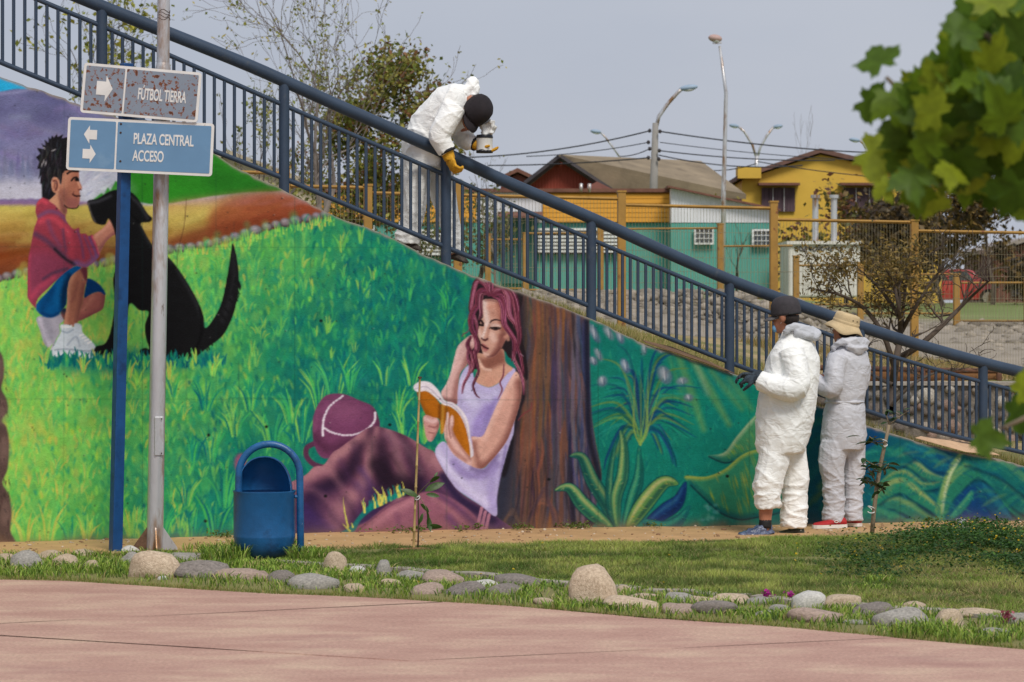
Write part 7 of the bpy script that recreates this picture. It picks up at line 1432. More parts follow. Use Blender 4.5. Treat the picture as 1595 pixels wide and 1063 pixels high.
def worker_bent():
    d = 21.62; s = F / d; px0, py0 = 668, 398; O_ = PX(px0, py0, d); z0 = O_.z
    root = person_root(px0, py0, d, z0, 'person in white coverall and black cap leaning over the railing with yellow gloves'); L = lambda px, py, y=0.0: Vector(((px - px0) / s, y, (py0 - py) / s))
    f = Vector((.95, -.3, 0)); face = (f.x, f.y)
    mb = MB(); spine = [(L(664, 262, .03), (0, 0, 1), .15, .17), (L(662, 245, .03), (-.05, 0, 1), .165, .185), (L(660, 226, .02), (.15, 0, 1), .165, .185), (L(668, 205, 0), (.5, -.05, .85), .165, .18), (L(684, 185, -.03), (.7, -.1, .7), .165, .19), (L(702, 168, -.06), (.85, -.15, .5), .16, .205), (L(718, 158, -.09), (.92, -.2, .35), .13, .19), (L(729, 156, -.11), (.95, -.25, .1), .09, .11), (L(738, 160, -.13), (.95, -.3, -.1), .07, .08)]
    mb.rings([ring(c, ax, a, b, 24, (0.3, -.95)) if False else ring(c, ax, a, b, 24, face) for c, ax, a, b in spine])
    limb(mb, [L(652, 250, -.02), L(648, 285, -.03), L(646, 310, -.03), L(640, 345, -.02), L(634, 378, -.01)], [.125, .105, .092, .088, .1]); limb(mb, [L(676, 255, .1), L(686, 290, .14), L(694, 320, .15), L(702, 360, .14), L(706, 395, .13)], [.12, .1, .086, .08, .088])
    limb(mb, [L(708, 170, -.22), L(697, 192, -.25), L(686, 214, -.26), L(691, 228, -.25), L(698, 240, -.24)], [.088, .086, .08, .074, .062]); limb(mb, [L(726, 176, .06), L(722, 205, .08), L(722, 218, .04), L(732, 222, -.06), L(741, 226, -.1)], [.085, .076, .07, .062, .05])
    me = fuse(mb, .0085, 6, name='coverall'); displace(me, folds(3, .5, .0065)); cov = fin(me, mat_suit_w, 'coverall', root)
    hb = MB(); limb(hb, [L(722, 152, -.14), L(730, 140, -.12), L(737, 130, -.1), L(735, 143, -.04), L(728, 150, .02)], [.035, .045, .04, .045, .04]); limb(hb, [L(737, 152, -.15), L(742, 142, -.12), L(740, 134, -.1)], [.018, .024, .02]); me = fuse(hb, .009, 3, name='hood'); displace(me, folds(7, 9, .008)); fin(me, mat_suit_w, 'hood', cov)
    bb = MB(); bb.rings([ring(c, ax, a * .72, b * .72, 18, face) for c, ax, a, b in spine[1:-1]]); limb(bb, [L(720, 160, -.1), L(732, 160, -.12), L(740, 168, -.14)], [.07, .06, .058]); limb(bb, [L(652, 250, -.02), L(646, 310, -.03), L(634, 380, -.01)], [.085, .062, .045]); limb(bb, [L(676, 255, .1), L(694, 320, .15), L(706, 398, .13)], [.085, .062, .045]); limb(bb, [L(708, 170, -.22), L(686, 214, -.26), L(700, 246, -.24)], [.06, .05, .03]); limb(bb, [L(726, 176, .06), L(722, 218, .04), L(744, 229, -.1)], [.06, .05, .03])
    hc = L(739, 178, -.15); hf = Vector((.25, -.75, -.62)); hu = Vector((.55, -.45, .55)); head_shape(bb, hc, hf, hu, 1.0); me = fuse(bb, .0085, 2, .4, 'body'); fin(me, mat_skin, 'body', root)
    up = Vector((.72, -.48, .46)).normalized(); ff = Vector((-.15, -.62, -.75)); r = ff.cross(up).normalized(); ff = up.cross(r)
    cm, Mc, cc = cap_mesh(hc + up * .012, ff, up, 1.12); cap = cm.build('cap', mat_cap_b, None, smooth=True); cap.parent = root; b_ = brim_mesh(cc, Mc, 1.08, .075, .082, .02).build('brim', mat_cap_b, None, smooth=True); b_.parent = cap
    mat_yg = material('yellow_leather_glove', lin((214, 158, 34)), .7, .15, 30, .3, 90)
    g = MB(); hand_shape(g, L(699, 244, -.24), (.35, -.1, -.85), (.8, .35, -.3), .95, 1.22, -1); limb(g, [L(697, 238, -.24), L(702, 252, -.24)], [.05, .042]); me = fuse(g, .0045, 3, .4, 'glove'); fin(me, mat_yg, 'glove', root)
    g = MB(); hand_shape(g, L(743, 228, -.1), (.8, -.1, -.35), (.2, -.2, .95), .55, 1.1, 1); limb(g, [L(739, 224, -.1), L(747, 230, -.1)], [.045, .038]); me = fuse(g, .0045, 3, .4, 'glove'); fin(me, mat_yg, 'glove', root)
    for (p, q, rr) in ((L(696.5, 237, -.24), L(698.5, 241, -.24), .066), (L(739, 225, -.09), L(742, 227, -.1), .052)): o = MB().tube([p, q], rr, 18).build('cuff', mat_band, None, smooth=True); o.parent = root
    mat_boot = material('dusty_dark_shoe', lin((86, 78, 72)), .8, .2, 20, .2, 80)
    for (h_, t_) in ((L(628, 387, .02), L(656, 392, -.05)), (L(702, 404, .14), L(728, 411, .08))): sm_ = MB(); shoe(sm_, h_, t_, .05, .085); me = fuse(sm_, .007, 3, .5, 'shoe'); fin(me, mat_boot, 'shoe', root)
    # tin of paint with crumpled bag held in the far hand
    b = O_ + L(755, 239, -.13); tin = empty('paint_tin', b, 'white paint tin with dark drips held over the railing by the leaning person', 'paint tin'); mat_tin = material('white_tin', lin((222, 222, 218)), .45, .06, 14, cover=[(lin((170, 170, 166)), 10, .62, .1)]); mat_drip = material('black_paint', lin((22, 22, 28)), .3, .1, 20)
    MB().lathe([(.056, 0), (.06, .004), (.06, .11), (.062, .114), (.056, .114), (.055, .02), (.002, .02)], b, 28).build('tin_body', mat_tin, tin, auto=40)
    mb = MB(); mb.lathe([(.061, -.006), (.063, .0), (.0625, .012), (.0605, .014)], b, 28); mb.ell(b + Vector((-.02, -.055, .006)), (.03, .012, .014), 12, 8); mb.ell(b + Vector((.03, -.05, .004)), (.02, .012, .01), 12, 8); mb.build('paint_drips', mat_drip, tin, smooth=True)
    MB().lathe([(.063, .104), (.0635, .112), (.058, .128), (.03, .132), (.002, .132)], b, 28).build('paint_lid', mat_drip, tin, auto=40)
    mb = MB(); limb(mb, [b + Vector((.0, .02, .13)), b + Vector((.018, .02, .19)), b + Vector((.03, .0, .235))], [.045, .052, .03]); limb(mb, [b + Vector((.045, -.02, .13)), b + Vector((.05, -.03, .2)), b + Vector((.03, -.02, .24))], [.02, .022, .02]); me = fuse(mb, .008, 3, name='bag'); displace(me, folds(9, 9, .02)); me.transform(Matrix.Translation(-b)); o = fin(me, tyvek('crumpled_white_bag', lin((224, 224, 222))), 'crumpled_bag', tin)
worker_bent()
# ------------------------------------------------------------------ background
b0 = bmesh.new(); bmesh.ops.create_icosphere(b0, subdivisions=1, radius=1); ICO_V = np.array([v.co[:] for v in b0.verts]); ICO_F = np.array([[v.index for v in f.verts] for f in b0.faces]); b0.free()
def rubble(name, pts, sizes, cols, label, rs, mat):
    V, Fc, C = [], [], []
    for i, (p, s, c) in enumerate(zip(pts, sizes, cols)):
        v = ICO_V * (rs.uniform(.75, 1.25, ICO_V.shape)) * np.array([s * rs.uniform(.8, 1.5), s, s * rs.uniform(.45, .8)]); a = rs.uniform(0, 6.28); ca, sa = math.cos(a), math.sin(a); v = np.stack([v[:, 0] * ca - v[:, 1] * sa, v[:, 0] * sa + v[:, 1] * ca, v[:, 2]], 1)
        V.append(v + p); Fc.append(ICO_F + i * len(ICO_V)); C.append(np.tile(c, (len(ICO_V), 1)))
    o = mkobj(name, np_mesh(name, np.concatenate(V), np.concatenate(Fc), np.concatenate(C)), mat); tagit(o, label, 'stones', kind='stuff'); return o
mat_rub = vcol_material('rubble_stone', bump=.3, bscale=20)
br = np.random.RandomState(77)
n = 5200; y = br.uniform(47.5, 64, n); x = br.uniform(-6, 13, n); z = back_z(x, y)
rubble('riprap', np.stack([x, y, z - .02], 1), br.uniform(.04, .15, n), np.array(lin((150, 140, 126)))[None] * br.uniform(.55, 1.15, (n, 1)), 'grey rubble stones paving the far canal bank', br, mat_rub)
n = 900; q = br.uniform(.5, 9, n); u = br.uniform(2.5, 6.5, n); x = WALL0.x + WU.x * u - WN.x * q; y = WALL0.y + WU.y * u - WN.y * q
rubble('bank_rubble', np.stack([x, y, back_z(x, y) - .01], 1), br.uniform(.015, .05, n), np.array(lin((170, 158, 142)))[None] * br.uniform(.65, 1.1, (n, 1)), 'loose gravel on the bank just behind the railing', br, mat_rub)
# ---- stone retaining wall on the terrace
def stone_wall():
    D = 30.0; a, b = PX(1150, 690, D), PX(1860, 690, D); base = Vector((a.x, a.y, .2)); root = empty('boulder_wall', base, 'low retaining wall of mortared boulders on the bank behind the railing', 'wall'); root['kind'] = 'thing'
    ux = (b - a); ux.z = 0; Ln = ux.length; ux.normalize(); nn = Vector((ux.y, -ux.x, 0)); zt = .885; mm = material('grey_mortar', lin((128, 120, 110)), .95, .25, 8, .8, 30)
    p = lambda u_, z_, o_: base + ux * u_ + nn * o_ + Vector((0, 0, z_ - .2)); mb = MB(); mb.add([p(0, .05, 0), p(Ln, .05, 0), p(Ln, zt, 0), p(0, zt, 0), p(0, .05, -.35), p(Ln, .05, -.35), p(Ln, zt, -.35), p(0, zt, -.35)], [(0, 1, 2, 3), (3, 2, 6, 7), (5, 4, 7, 6), (0, 3, 7, 4), (1, 5, 6, 2)]); mb.build('mortar_core', mm, root)
    mb = MB(); mb.box(p(Ln / 2, zt + .012, -.12), (Ln, .34, .035), math.atan2(ux.y, ux.x)); mb.build('coping', material('coping_concrete', lin((168, 160, 150)), .9, .2, 6, .4, 40), root)
    ms = [rock_mesh(300 + k, 2, .2) for k in range(6)]; mats = [material('wall_boulder', lin(c), .9, .25, 4, .6, 14) for c in ((150, 140, 128), (176, 164, 150), (118, 108, 100), (164, 138, 124), (198, 190, 178), (132, 128, 124))]
    for k, m in enumerate(ms): m.materials.append(mats[k])
    rs = random.Random(4); placed = []; t = 0
    while t < 2600 and len(placed) < 210:
        t += 1; r = rs.uniform(.055, .13) * (1 if t < 500 else .62); u_ = rs.uniform(.1, Ln - .1); z_ = rs.uniform(.2, zt - r * .6)
        if any((u_ - q[0]) ** 2 + (z_ - q[1]) ** 2 < (.86 * (r + q[2])) ** 2 for q in placed): continue
        placed.append((u_, z_, r)); o = mkobj('boulder', ms[rs.randrange(6)], None, root); o.location = p(u_, z_, -.015) - base; o.scale = (r * rs.uniform(.95, 1.2), .07, r * rs.uniform(.8, 1)); o.rotation_euler = (0, rs.uniform(-.8, .8), math.atan2(ux.y, ux.x))
    rust = material('rusty_pipe', lin((110, 76, 58)), .85, .3, 12, .3, 60); rr = empty('pipe_barrier', base + Vector((0, .6, .7)), 'rusty horizontal pipe barrier above the boulder wall', 'barrier'); zz = EYE - (578 - HOR) / 149
    MB().tube([p(0, zz + .05, -.5), p(Ln * .5, zz, -.5), p(Ln, zz - .02, -.5)], .028, 8).build('pipe', rust, rr, smooth=True)
    for k in range(6): MB().tube([p(Ln * (.08 + .17 * k), .8, -.5), p(Ln * (.08 + .17 * k), zz + .02, -.5)], .03, 8).build('stake', rust, rr, smooth=True)
    bo = MB(); bo.box(p(2.0, zt + .07, -.62), (1.6, .04, .12), math.atan2(ux.y, ux.x)); tagit(bo.build('timber_plank', material('weathered_orange_plank', lin((150, 108, 70)), .9, .2, 4, .3, 30, stretch=(.2, 3, 3)), loc=p(2.0, zt, -.62)), 'weathered orange-brown plank lying along the top of the boulder wall', 'plank')
stone_wall()
# ---- yellow mesh fences
mat_yel = material('ochre_fence_paint', lin((166, 126, 58)), .6, .14, 4, .1, 60, cover=[(lin((120, 72, 42)), 7, .6, .06), (lin((104, 62, 40)), 30, .68, .04)]); mat_wire = material('fence_wire', lin((140, 132, 104)), .5, .2, 6)
def mesh_fence(name, label, posts, tops, bots, dep, w, step, hstep, rail=True, wr=.0028, rails=()):
    P = [PX(px, 400, dep(px)) for px in posts]; base = Vector((P[0].x, P[0].y, EYE - (bots[0] - HOR) * dep(posts[0]) / F)); root = empty(name, base, label, 'fence'); zz = lambda px, py: EYE - (py - HOR) * dep(px) / F
    for px, t, b in zip(posts, tops, bots):
        c = PX(px, 0, dep(px)); z0, z1 = zz(px, b) - .2, zz(px, t); rounded(MB().box((c.x, c.y, (z0 + z1) / 2), (w, w, z1 - z0), .1).build('post', mat_yel, root), .01)
        MB().box((c.x, c.y, z1 + .012), (w * 1.15, w * 1.15, .025), .1).build('post_cap', mat_yel, root)
    for i in range(len(posts) - 1):
        a, b = posts[i], posts[i + 1]; A = PX(a, 0, dep(a)); B = PX(b, 0, dep(b)); ta = zz(a, tops[i]) - .12; tb = zz(b, tops[i + 1]) - .12; ba = zz(a, bots[i]) + .06; bb_ = zz(b, bots[i + 1]) + .06; top = (ta + tb) / 2; bot = (ba + bb_) / 2
        A2 = Vector((A.x, A.y, 0)); B2 = Vector((B.x, B.y, 0)); d_ = (B2 - A2).normalized(); A2 = A2 + d_ * w * .6; B2 = B2 - d_ * w * .6
        for zz_ in ((top, bot) if rail else (top,)): MB().tube([A2 + Vector((0, 0, zz_)), B2 + Vector((0, 0, zz_))], .022, 4).build('panel_rail', mat_yel, root)
        mb = MB(); L = (B2 - A2).length; nv = int(L / step)
        for k in range(1, nv): q = A2 + d_ * (L * k / nv); mb.tube([q + Vector((0, 0, bot)), q + Vector((0, 0, top))], wr, 3, False)
        nh = max(2, int((top - bot) / hstep))
        for k in range(1, nh): zk = bot + (top - bot) * k / nh; mb.tube([A2 + Vector((0, .004, zk)), B2 + Vector((0, .004, zk))], wr * 1.2, 3, False)
        o = mb.build('wire_mesh', mat_wire, root); o['kind'] = 'stuff'
nearp = [180, 445, 573, 713, 968, 1205, 1424, 1640, 1850]
mesh_fence('mesh_fence', 'tall ochre steel fence with welded wire panels on the near canal bank', nearp, [240, 262, 290, 285, 300, 316, 345, 352, 360], [float(np.interp(p, [q[0] for q in FB], [q[1] for q in FB])) for p in nearp], lambda px: F / fs(px), .105, .05, .3, rail=False, wr=.0022)
far_p = [760, 819, 935, 1122, 1240, 1340, 1490, 1600, 1720]
mesh_fence('low_mesh_fence', 'lower ochre wire fence along the top of the far canal bank', far_p, [366, 364, 346, 350, 400, 410, 428, 436, 440], [454, 454, 458, 464, 474, 484, 502, 507, 510], lambda px: 64.6 - .004 * (px - 800), .13, .08, .4, wr=.004)
# ---- houses
def wallmat(name, c, wave=None, var=.06):
    m = material(name, lin(c), .75, var, 1.2, 0, 20, cover=[(tuple(v * .75 for v in lin(c)), .6, .58, .2)])
    if wave:
        N, L = m.node_tree.nodes, m.node_tree.links; w = N.new('ShaderNodeTexWave'); w.bands_direction = 'X'; w.inputs['Scale'].default_value = wave; t = N.new('ShaderNodeTexCoord'); L.new(t.outputs['Object'], w.inputs['Vector']); bp = N.new('ShaderNodeBump'); bp.inputs['Strength'].default_value = .5; bp.inputs['Distance'].default_value = .03; L.new(w.outputs['Fac'], bp.inputs['Height']); L.new(bp.outputs['Normal'], N['Principled BSDF'].inputs['Normal'])
    return m
mat_teal = wallmat('teal_corrugated_sheet', (92, 166, 152), 5.0); mat_ochre = wallmat('ochre_siding', (224, 160, 60)); mat_ivory = wallmat('white_corrugated_sheet', (226, 226, 230), 4.0); mat_redw = wallmat('oxide_red_boards', (150, 66, 50), 3.0); mat_yw = wallmat('yellow_render', (216, 176, 70)); mat_roof_t = material('tan_asbestos_roof', lin((148, 132, 108)), .9, .18, .8, .4, 12, stretch=(1, 1, 1), cover=[(lin((112, 98, 80)), 1.1, .55, .15)]); mat_roof_r = material('rusty_roof_edge', lin((124, 84, 70)), .85, .2, 3); mat_dark = material('dark_interior', lin((58, 52, 54)), .6, .2, 3); mat_glass = material('window_glass', lin((70, 78, 84)), .15, .1, 3, spec=.7); mat_bar = material('white_window_bars', lin((224, 224, 222)), .6, .05, 6); mat_curt = material('violet_curtain', lin((92, 72, 80)), .8, .25, 3, stretch=(8, 1, .5))
GZ = 2.12
def slab(px0, px1, py0, py1, d, th=.1, out=0.0):
    a = PX(px0, py1, d); b = PX(px1, py0, d); return MB().box(((a.x + b.x) / 2, d - out - th / 2, (a.z + b.z) / 2), (b.x - a.x, th, b.z - a.z))
def window(root, px0, px1, py0, py1, d, bars=(4, 3), glass=mat_glass, fr=.05, out=.06):
    w = slab(px0, px1, py0, py1, d, .05, out).build('window', glass, root); a = PX(px0, py1, d); b = PX(px1, py0, d); y = d - out - .08
    for (c, s) in () if fr == 0 else (((a.x, y, (a.z + b.z) / 2), (fr, .05, b.z - a.z + fr)), ((b.x, y, (a.z + b.z) / 2), (fr, .05, b.z - a.z + fr)), (((a.x + b.x) / 2, y, a.z), (b.x - a.x - fr, .05, fr)), (((a.x + b.x) / 2, y, b.z), (b.x - a.x - fr, .05, fr))): q = MB().box(c, s).build('frame', mat_bar, None); q.parent = w; q.location = -parent_loc(w)
    for k in range(1, bars[0]): q = MB().box((a.x + (b.x - a.x) * k / bars[0], y - .05, (a.z + b.z) / 2), (.016, .02, b.z - a.z)).build('bar', mat_bar, None); q.parent = w; q.location = -parent_loc(w)
    for k in range(1, bars[1]): q = MB().box(((a.x + b.x) / 2, y - .09, a.z + (b.z - a.z) * k / bars[1]), (b.x - a.x, .02, .018)).build('bar', mat_bar, None); q.parent = w; q.location = -parent_loc(w)
    return w
def house_teal():
    D = 82.0; s = F / D; yb = HOR - (GZ - EYE) * s; a = PX(545, yb, D); root = empty('corrugated_house', Vector((PX(1045, 0, D).x, D, GZ)), 'long low house with teal lower walls, ochre boards above and rusty roof edge', 'house')
    slab(500, 1045, 347, yb + 4, D, 7.9, -8.0).build('lower_wall', mat_teal, root); slab(742, 845, 300, 347, D, 7.9, -7.98).build('white_panel', mat_ivory, root)
    slab(500, 742, 303, 346.6, D, 7.9, -7.985).build('upper_wall', mat_ochre, root); slab(845, 1045, 300, 346.6, D, 7.9, -7.985).build('upper_wall', mat_ochre, root)
    for x0, x1 in ((505, 741), (846, 1044)):
        for k in range(6): o = slab(x0, x1, 303 + k * 7.3, 309.6 + k * 7.3, D, .03, .0).build('siding_board', mat_ochre, root)
    mb = MB(); e0, e1 = PX(490, 297, D), PX(1052, 297, D); mb.add([(e0.x, D - .12, e0.z - .05), (e1.x, D - .12, e1.z - .05), (e1.x, D - .12, e1.z + .05), (e0.x, D - .12, e0.z + .05), (e0.x, D + 8.2, e0.z - .1), (e1.x, D + 8.2, e1.z - .1), (e1.x, D + 8.2, e1.z + .0), (e0.x, D + 8.2, e0.z + .0)], [(0, 1, 2, 3), (3, 2, 6, 7), (4, 5, 1, 0), (5, 4, 7, 6), (0, 3, 7, 4), (1, 5, 6, 2)]); mb.build('roof', mat_roof_r, root)
    # right wing with sloping top
    D2 = 81.2; p = [PX(1045, yb + 3, D2), PX(1212, yb + 3, D2), PX(1212, 328, D2), PX(1045, 293, D2)]; mb = MB(); mb.prism([PX(1045.5, 347, D2 - .02), PX(1212, 347, D2 - .02), PX(1212, 328, D2 - .02), PX(1045.5, 293, D2 - .02)], 6.5, (0, 1, 0)); mb.build('gable_wall', mat_ivory, root)
    mb = MB(); mb.prism([PX(1045, yb + 3, D2), PX(1212, yb + 3, D2), PX(1212, 347.3, D2), PX(1045, 347.3, D2)], 6.4, (0, 1, 0)); mb.build('lower_wall', mat_teal, root)
    mb = MB(); mb.prism([PX(1040, 292, D2 - .3), PX(1216, 329, D2 - .3), PX(1216, 326, D2 - .3), PX(1040, 289, D2 - .3)], 7.2, (0, 1, 0)); mb.build('roof', mat_roof_r, root)
    slab(500, 1212, yb - 3, yb + 2, D2, .1, .06).build('base_strip', material('white_plinth', lin((206, 200, 190)), .8, .1, 3), root)
    for (x0, x1, y0, y1) in ((838, 966, 356, 396), (645, 700, 358, 400), (556, 584, 352, 372)):
        sh = slab(x0, x1, y0, y1, D, .05, .03).build('shutter', mat_dark, root)
        for k in range(7): q = slab(x0, x1, y0 + (y1 - y0) * k / 7, y0 + (y1 - y0) * (k + .62) / 7, D, .05, .09).build('slat', mat_bar, None); q.parent = sh; q.location = -parent_loc(sh)
    window(root, 1082, 1110, 356, 380, D2, (4, 3)); window(root, 1172, 1199, 359, 384, D2, (4, 3))
    slab(782, 836, 340, 442, D, .06, .03).build('door', material('dark_teal_door', lin((58, 104, 94)), .6, .1, 2), root); mb = MB(); c0, c1 = PX(775, 338, D), PX(845, 330, D); mb.add([(c0.x, D - .05, c1.z), (c1.x, D - .05, c1.z), (c1.x, D - .9, c0.z), (c0.x, D - .9, c0.z), (c0.x, D - .05, c1.z - .06), (c1.x, D - .05, c1.z - .06), (c1.x, D - .9, c0.z - .06), (c0.x, D - .9, c0.z - .06)], [(0, 1, 2, 3), (7, 6, 5, 4), (3, 2, 6, 7), (0, 3, 7, 4), (1, 5, 6, 2), (0, 4, 5, 1)]); mb.build('awning', mat_roof_r, root)
    for px in (905, 918): q = PX(px, 300, D - .1); MB().tube([q, q + Vector((0, 0, .25))], .05, 8).build('vent_pipe', mat_galv, root, smooth=True)
house_teal()
def roofed(name, label, wall_m, poly, D, depth, roof_m, ridge_px=None, over=.3, base_py=None):
    """gable-fronted house: poly = photographed gable outline (left eave, apex, right eave) at depth D"""
    s = F / D; yb = HOR - (GZ - EYE) * s; l, a, r = poly; root = empty(name, Vector((PX(a[0], 0, D).x, D, GZ)), label, 'house'); mb = MB(); mb.prism([PX(l[0] + 4, yb + 4, D), PX(r[0] - 3, yb + 4, D), PX(r[0] - 3, r[1] + 2, D), PX(a[0], a[1] + 3, D), PX(l[0] + 4, l[1] + 2, D)], depth, (0, 1, 0)); mb.build('wall', wall_m, root)
    ax = Vector((0, depth + over, 0)); L_, A_, R_p = PX(l[0] - 4, l[1] + 2, D - over), PX(a[0], a[1], D - over), PX(r[0] + 4, r[1] + 2, D - over); t = Vector((0, 0, .16))
    for p0, p1 in ((L_, A_), (A_, R_p)): MB().add([p0, p1, p1 + ax, p0 + ax, p0 + t, p1 + t, p1 + ax + t, p0 + ax + t], [(0, 1, 2, 3), (7, 6, 5, 4), (4, 5, 1, 0), (6, 7, 3, 2), (5, 6, 2, 1), (7, 4, 0, 3)]).build('roof', roof_m, root)
    return root
def house_red():
    D = 100.0; s = F / D; yb = HOR - (GZ - EYE) * s; root = empty('red_house', Vector((PX(890, 0, D).x, D, GZ)), 'oxide red gabled house with long tan corrugated roof', 'house')
    B, A, C = PX(824, 281, D), PX(873, 245, D), PX(958, 300, D); mb = MB(); mb.prism([PX(826, yb + 4, D), PX(958, yb + 4, D), C, A, B], 9, (.25, .97, 0)); mb.build('wall', mat_redw, root)
    r0, r1, e1, e0 = PX(872, 241, D - .4), PX(1092, 251, D + 6), PX(1162, 303, D - 1), PX(960, 299, D - .5); t = Vector((0, 0, -.16)); MB().add([r0, r1, e1, e0, r0 + t, r1 + t, e1 + t, e0 + t], [(0, 1, 2), (0, 2, 3), (6, 5, 4), (7, 6, 4), (3, 2, 6, 7), (0, 3, 7, 4), (1, 0, 4, 5), (2, 1, 5, 6)]).build('roof', mat_roof_t, root)
    l0 = PX(818, 283, D - .5); MB().add([r0, l0, l0 + Vector((2, 9, 0)), r0 + Vector((2, 9, 0)), r0 + t, l0 + t, l0 + Vector((2, 9, -.16)), r0 + Vector((2, 9, -.16))], [(0, 1, 2, 3), (7, 6, 5, 4), (0, 4, 5, 1), (1, 5, 6, 2)]).build('roof', mat_roof_t, root)
    for p, q in ((l0, r0), (r0, e0)): MB().tube([p + Vector((0, -.1, -.1)), q + Vector((0, -.1, -.1))], .11, 4).build('fascia', mat_dark, root)
    mb = MB(); mb.prism([PX(960, yb + 3, D + .5), PX(1155, yb + 3, D + .5), PX(1155, 305, D + .5), PX(960, 302, D + .5)], 5, (0, 1, 0)); mb.build('side_wall', material('brown_timber_wall', lin((98, 66, 60)), .8, .2, 2), root)
    mb = MB(); mb.prism([PX(915, yb, D - 2), PX(958, yb, D - 2), PX(958, 297, D - 2), PX(930, 283, D - 2), PX(915, 291, D - 2)], 2.2, (0, 1, 0)); mb.build('lean_to', material('pale_red_sheet', lin((150, 96, 86)), .8, .2, 2), root)
house_red()
def house_yellow():
    D = 106.0; r = roofed('yellow_house', 'yellow rendered house with low gable and violet-curtained windows', mat_yw, ((1152, 279), (1278, 238), (1470, 282)), D, 9, material('brown_tile_roof', lin((118, 88, 78)), .85, .2, 2))
    window(r, 1186, 1238, 293, 330, D, (3, 1), mat_curt, .0); window(r, 1312, 1374, 293, 335, D, (3, 1), mat_curt, .0); slab(1146, 1182, 262, 280, D + .5, 1.0, .0).build('parapet', mat_yw, r)
    a, b = PX(1180, 290, D), PX(1244, 290, D); MB().box(((a.x + b.x) / 2, D - .3, a.z + .05), (b.x - a.x, .55, .09)).build('window_hood', mat_roof_r, r); a, b = PX(1306, 290, D), PX(1380, 290, D); MB().box(((a.x + b.x) / 2, D - .3, a.z + .05), (b.x - a.x, .55, .09)).build('window_hood', mat_roof_r, r)
house_yellow()
r = roofed('beige_house', 'pale beige roofed house behind the bare budding tree', wallmat('cream_wall', (196, 180, 156)), ((250, 300), (352, 240), (520, 302)), 96, 10, material('pale_beige_roof', lin((186, 172, 150)), .9, .15, 1)); window(r, 400, 430, 310, 340, 96)
r = roofed('brown_shed', 'brown timber shed with grey sheet roof beside the red car', material('shed_timber', lin((112, 70, 58)), .8, .25, 2, stretch=(6, 1, .4)), ((1548, 392), (1600, 376), (1760, 400)), 112, 8, material('grey_sheet_roof', lin((156, 146, 140)), .7, .15, 1)); slab(1575, 1592, 400, 462, 112, .06, .05).build('door', mat_dark, r)
r = roofed('far_shed', 'small dark red shed roof left of the red gabled house', material('maroon_wall', lin((120, 66, 58)), .8, .2, 2), ((776, 282), (806, 268), (840, 284)), 118, 5, mat_roof_r)
# white tank-like block with scribble and two pipes
D = 78.0; p = PX(1280, 0, D); root = empty('white_block_shed', Vector((p.x, D, GZ)), 'whitewashed block shed with black scribbles and two vent pipes', 'shed'); mat_wb = wallmat('whitewash', (216, 212, 204), None, .1); rounded(slab(1228, 1340, 380, 463, D, 2.5, -2.5).build('wall', mat_wb, root), .05); slab(1225, 1343, 376, 381, D, 2.7, -2.6).build('roof', mat_wb, root)
mb = MB(); rs = random.Random(3); x_ = 1238
for k in range(11):
    w = rs.uniform(5, 8); mb.tube([PX(x_ + w * .5 + w * .42 * math.cos(t * (1 + .2 * (k % 3))) , 388 + 3.6 * math.sin(t * (1 + .35 * (k % 2))) - .4 * k * (k % 2), D - .015) for t in np.linspace(0, 5.6, 12)], .016, 4); x_ += w + .6
mb.build('scribble', mat_drip if 'mat_drip' in globals() else mat_dark, root)
for px in (1270, 1299): q = PX(px, 376, D + .5); MB().tube([q, PX(px, 308, D + .5)], .085, 10).build('vent_pipe', mat_galv, root, auto=40); MB().tube([PX(px, 309, D + .5), PX(px, 304, D + .5)], .13, 10).build('pipe_cap', mat_galv, root, auto=40)
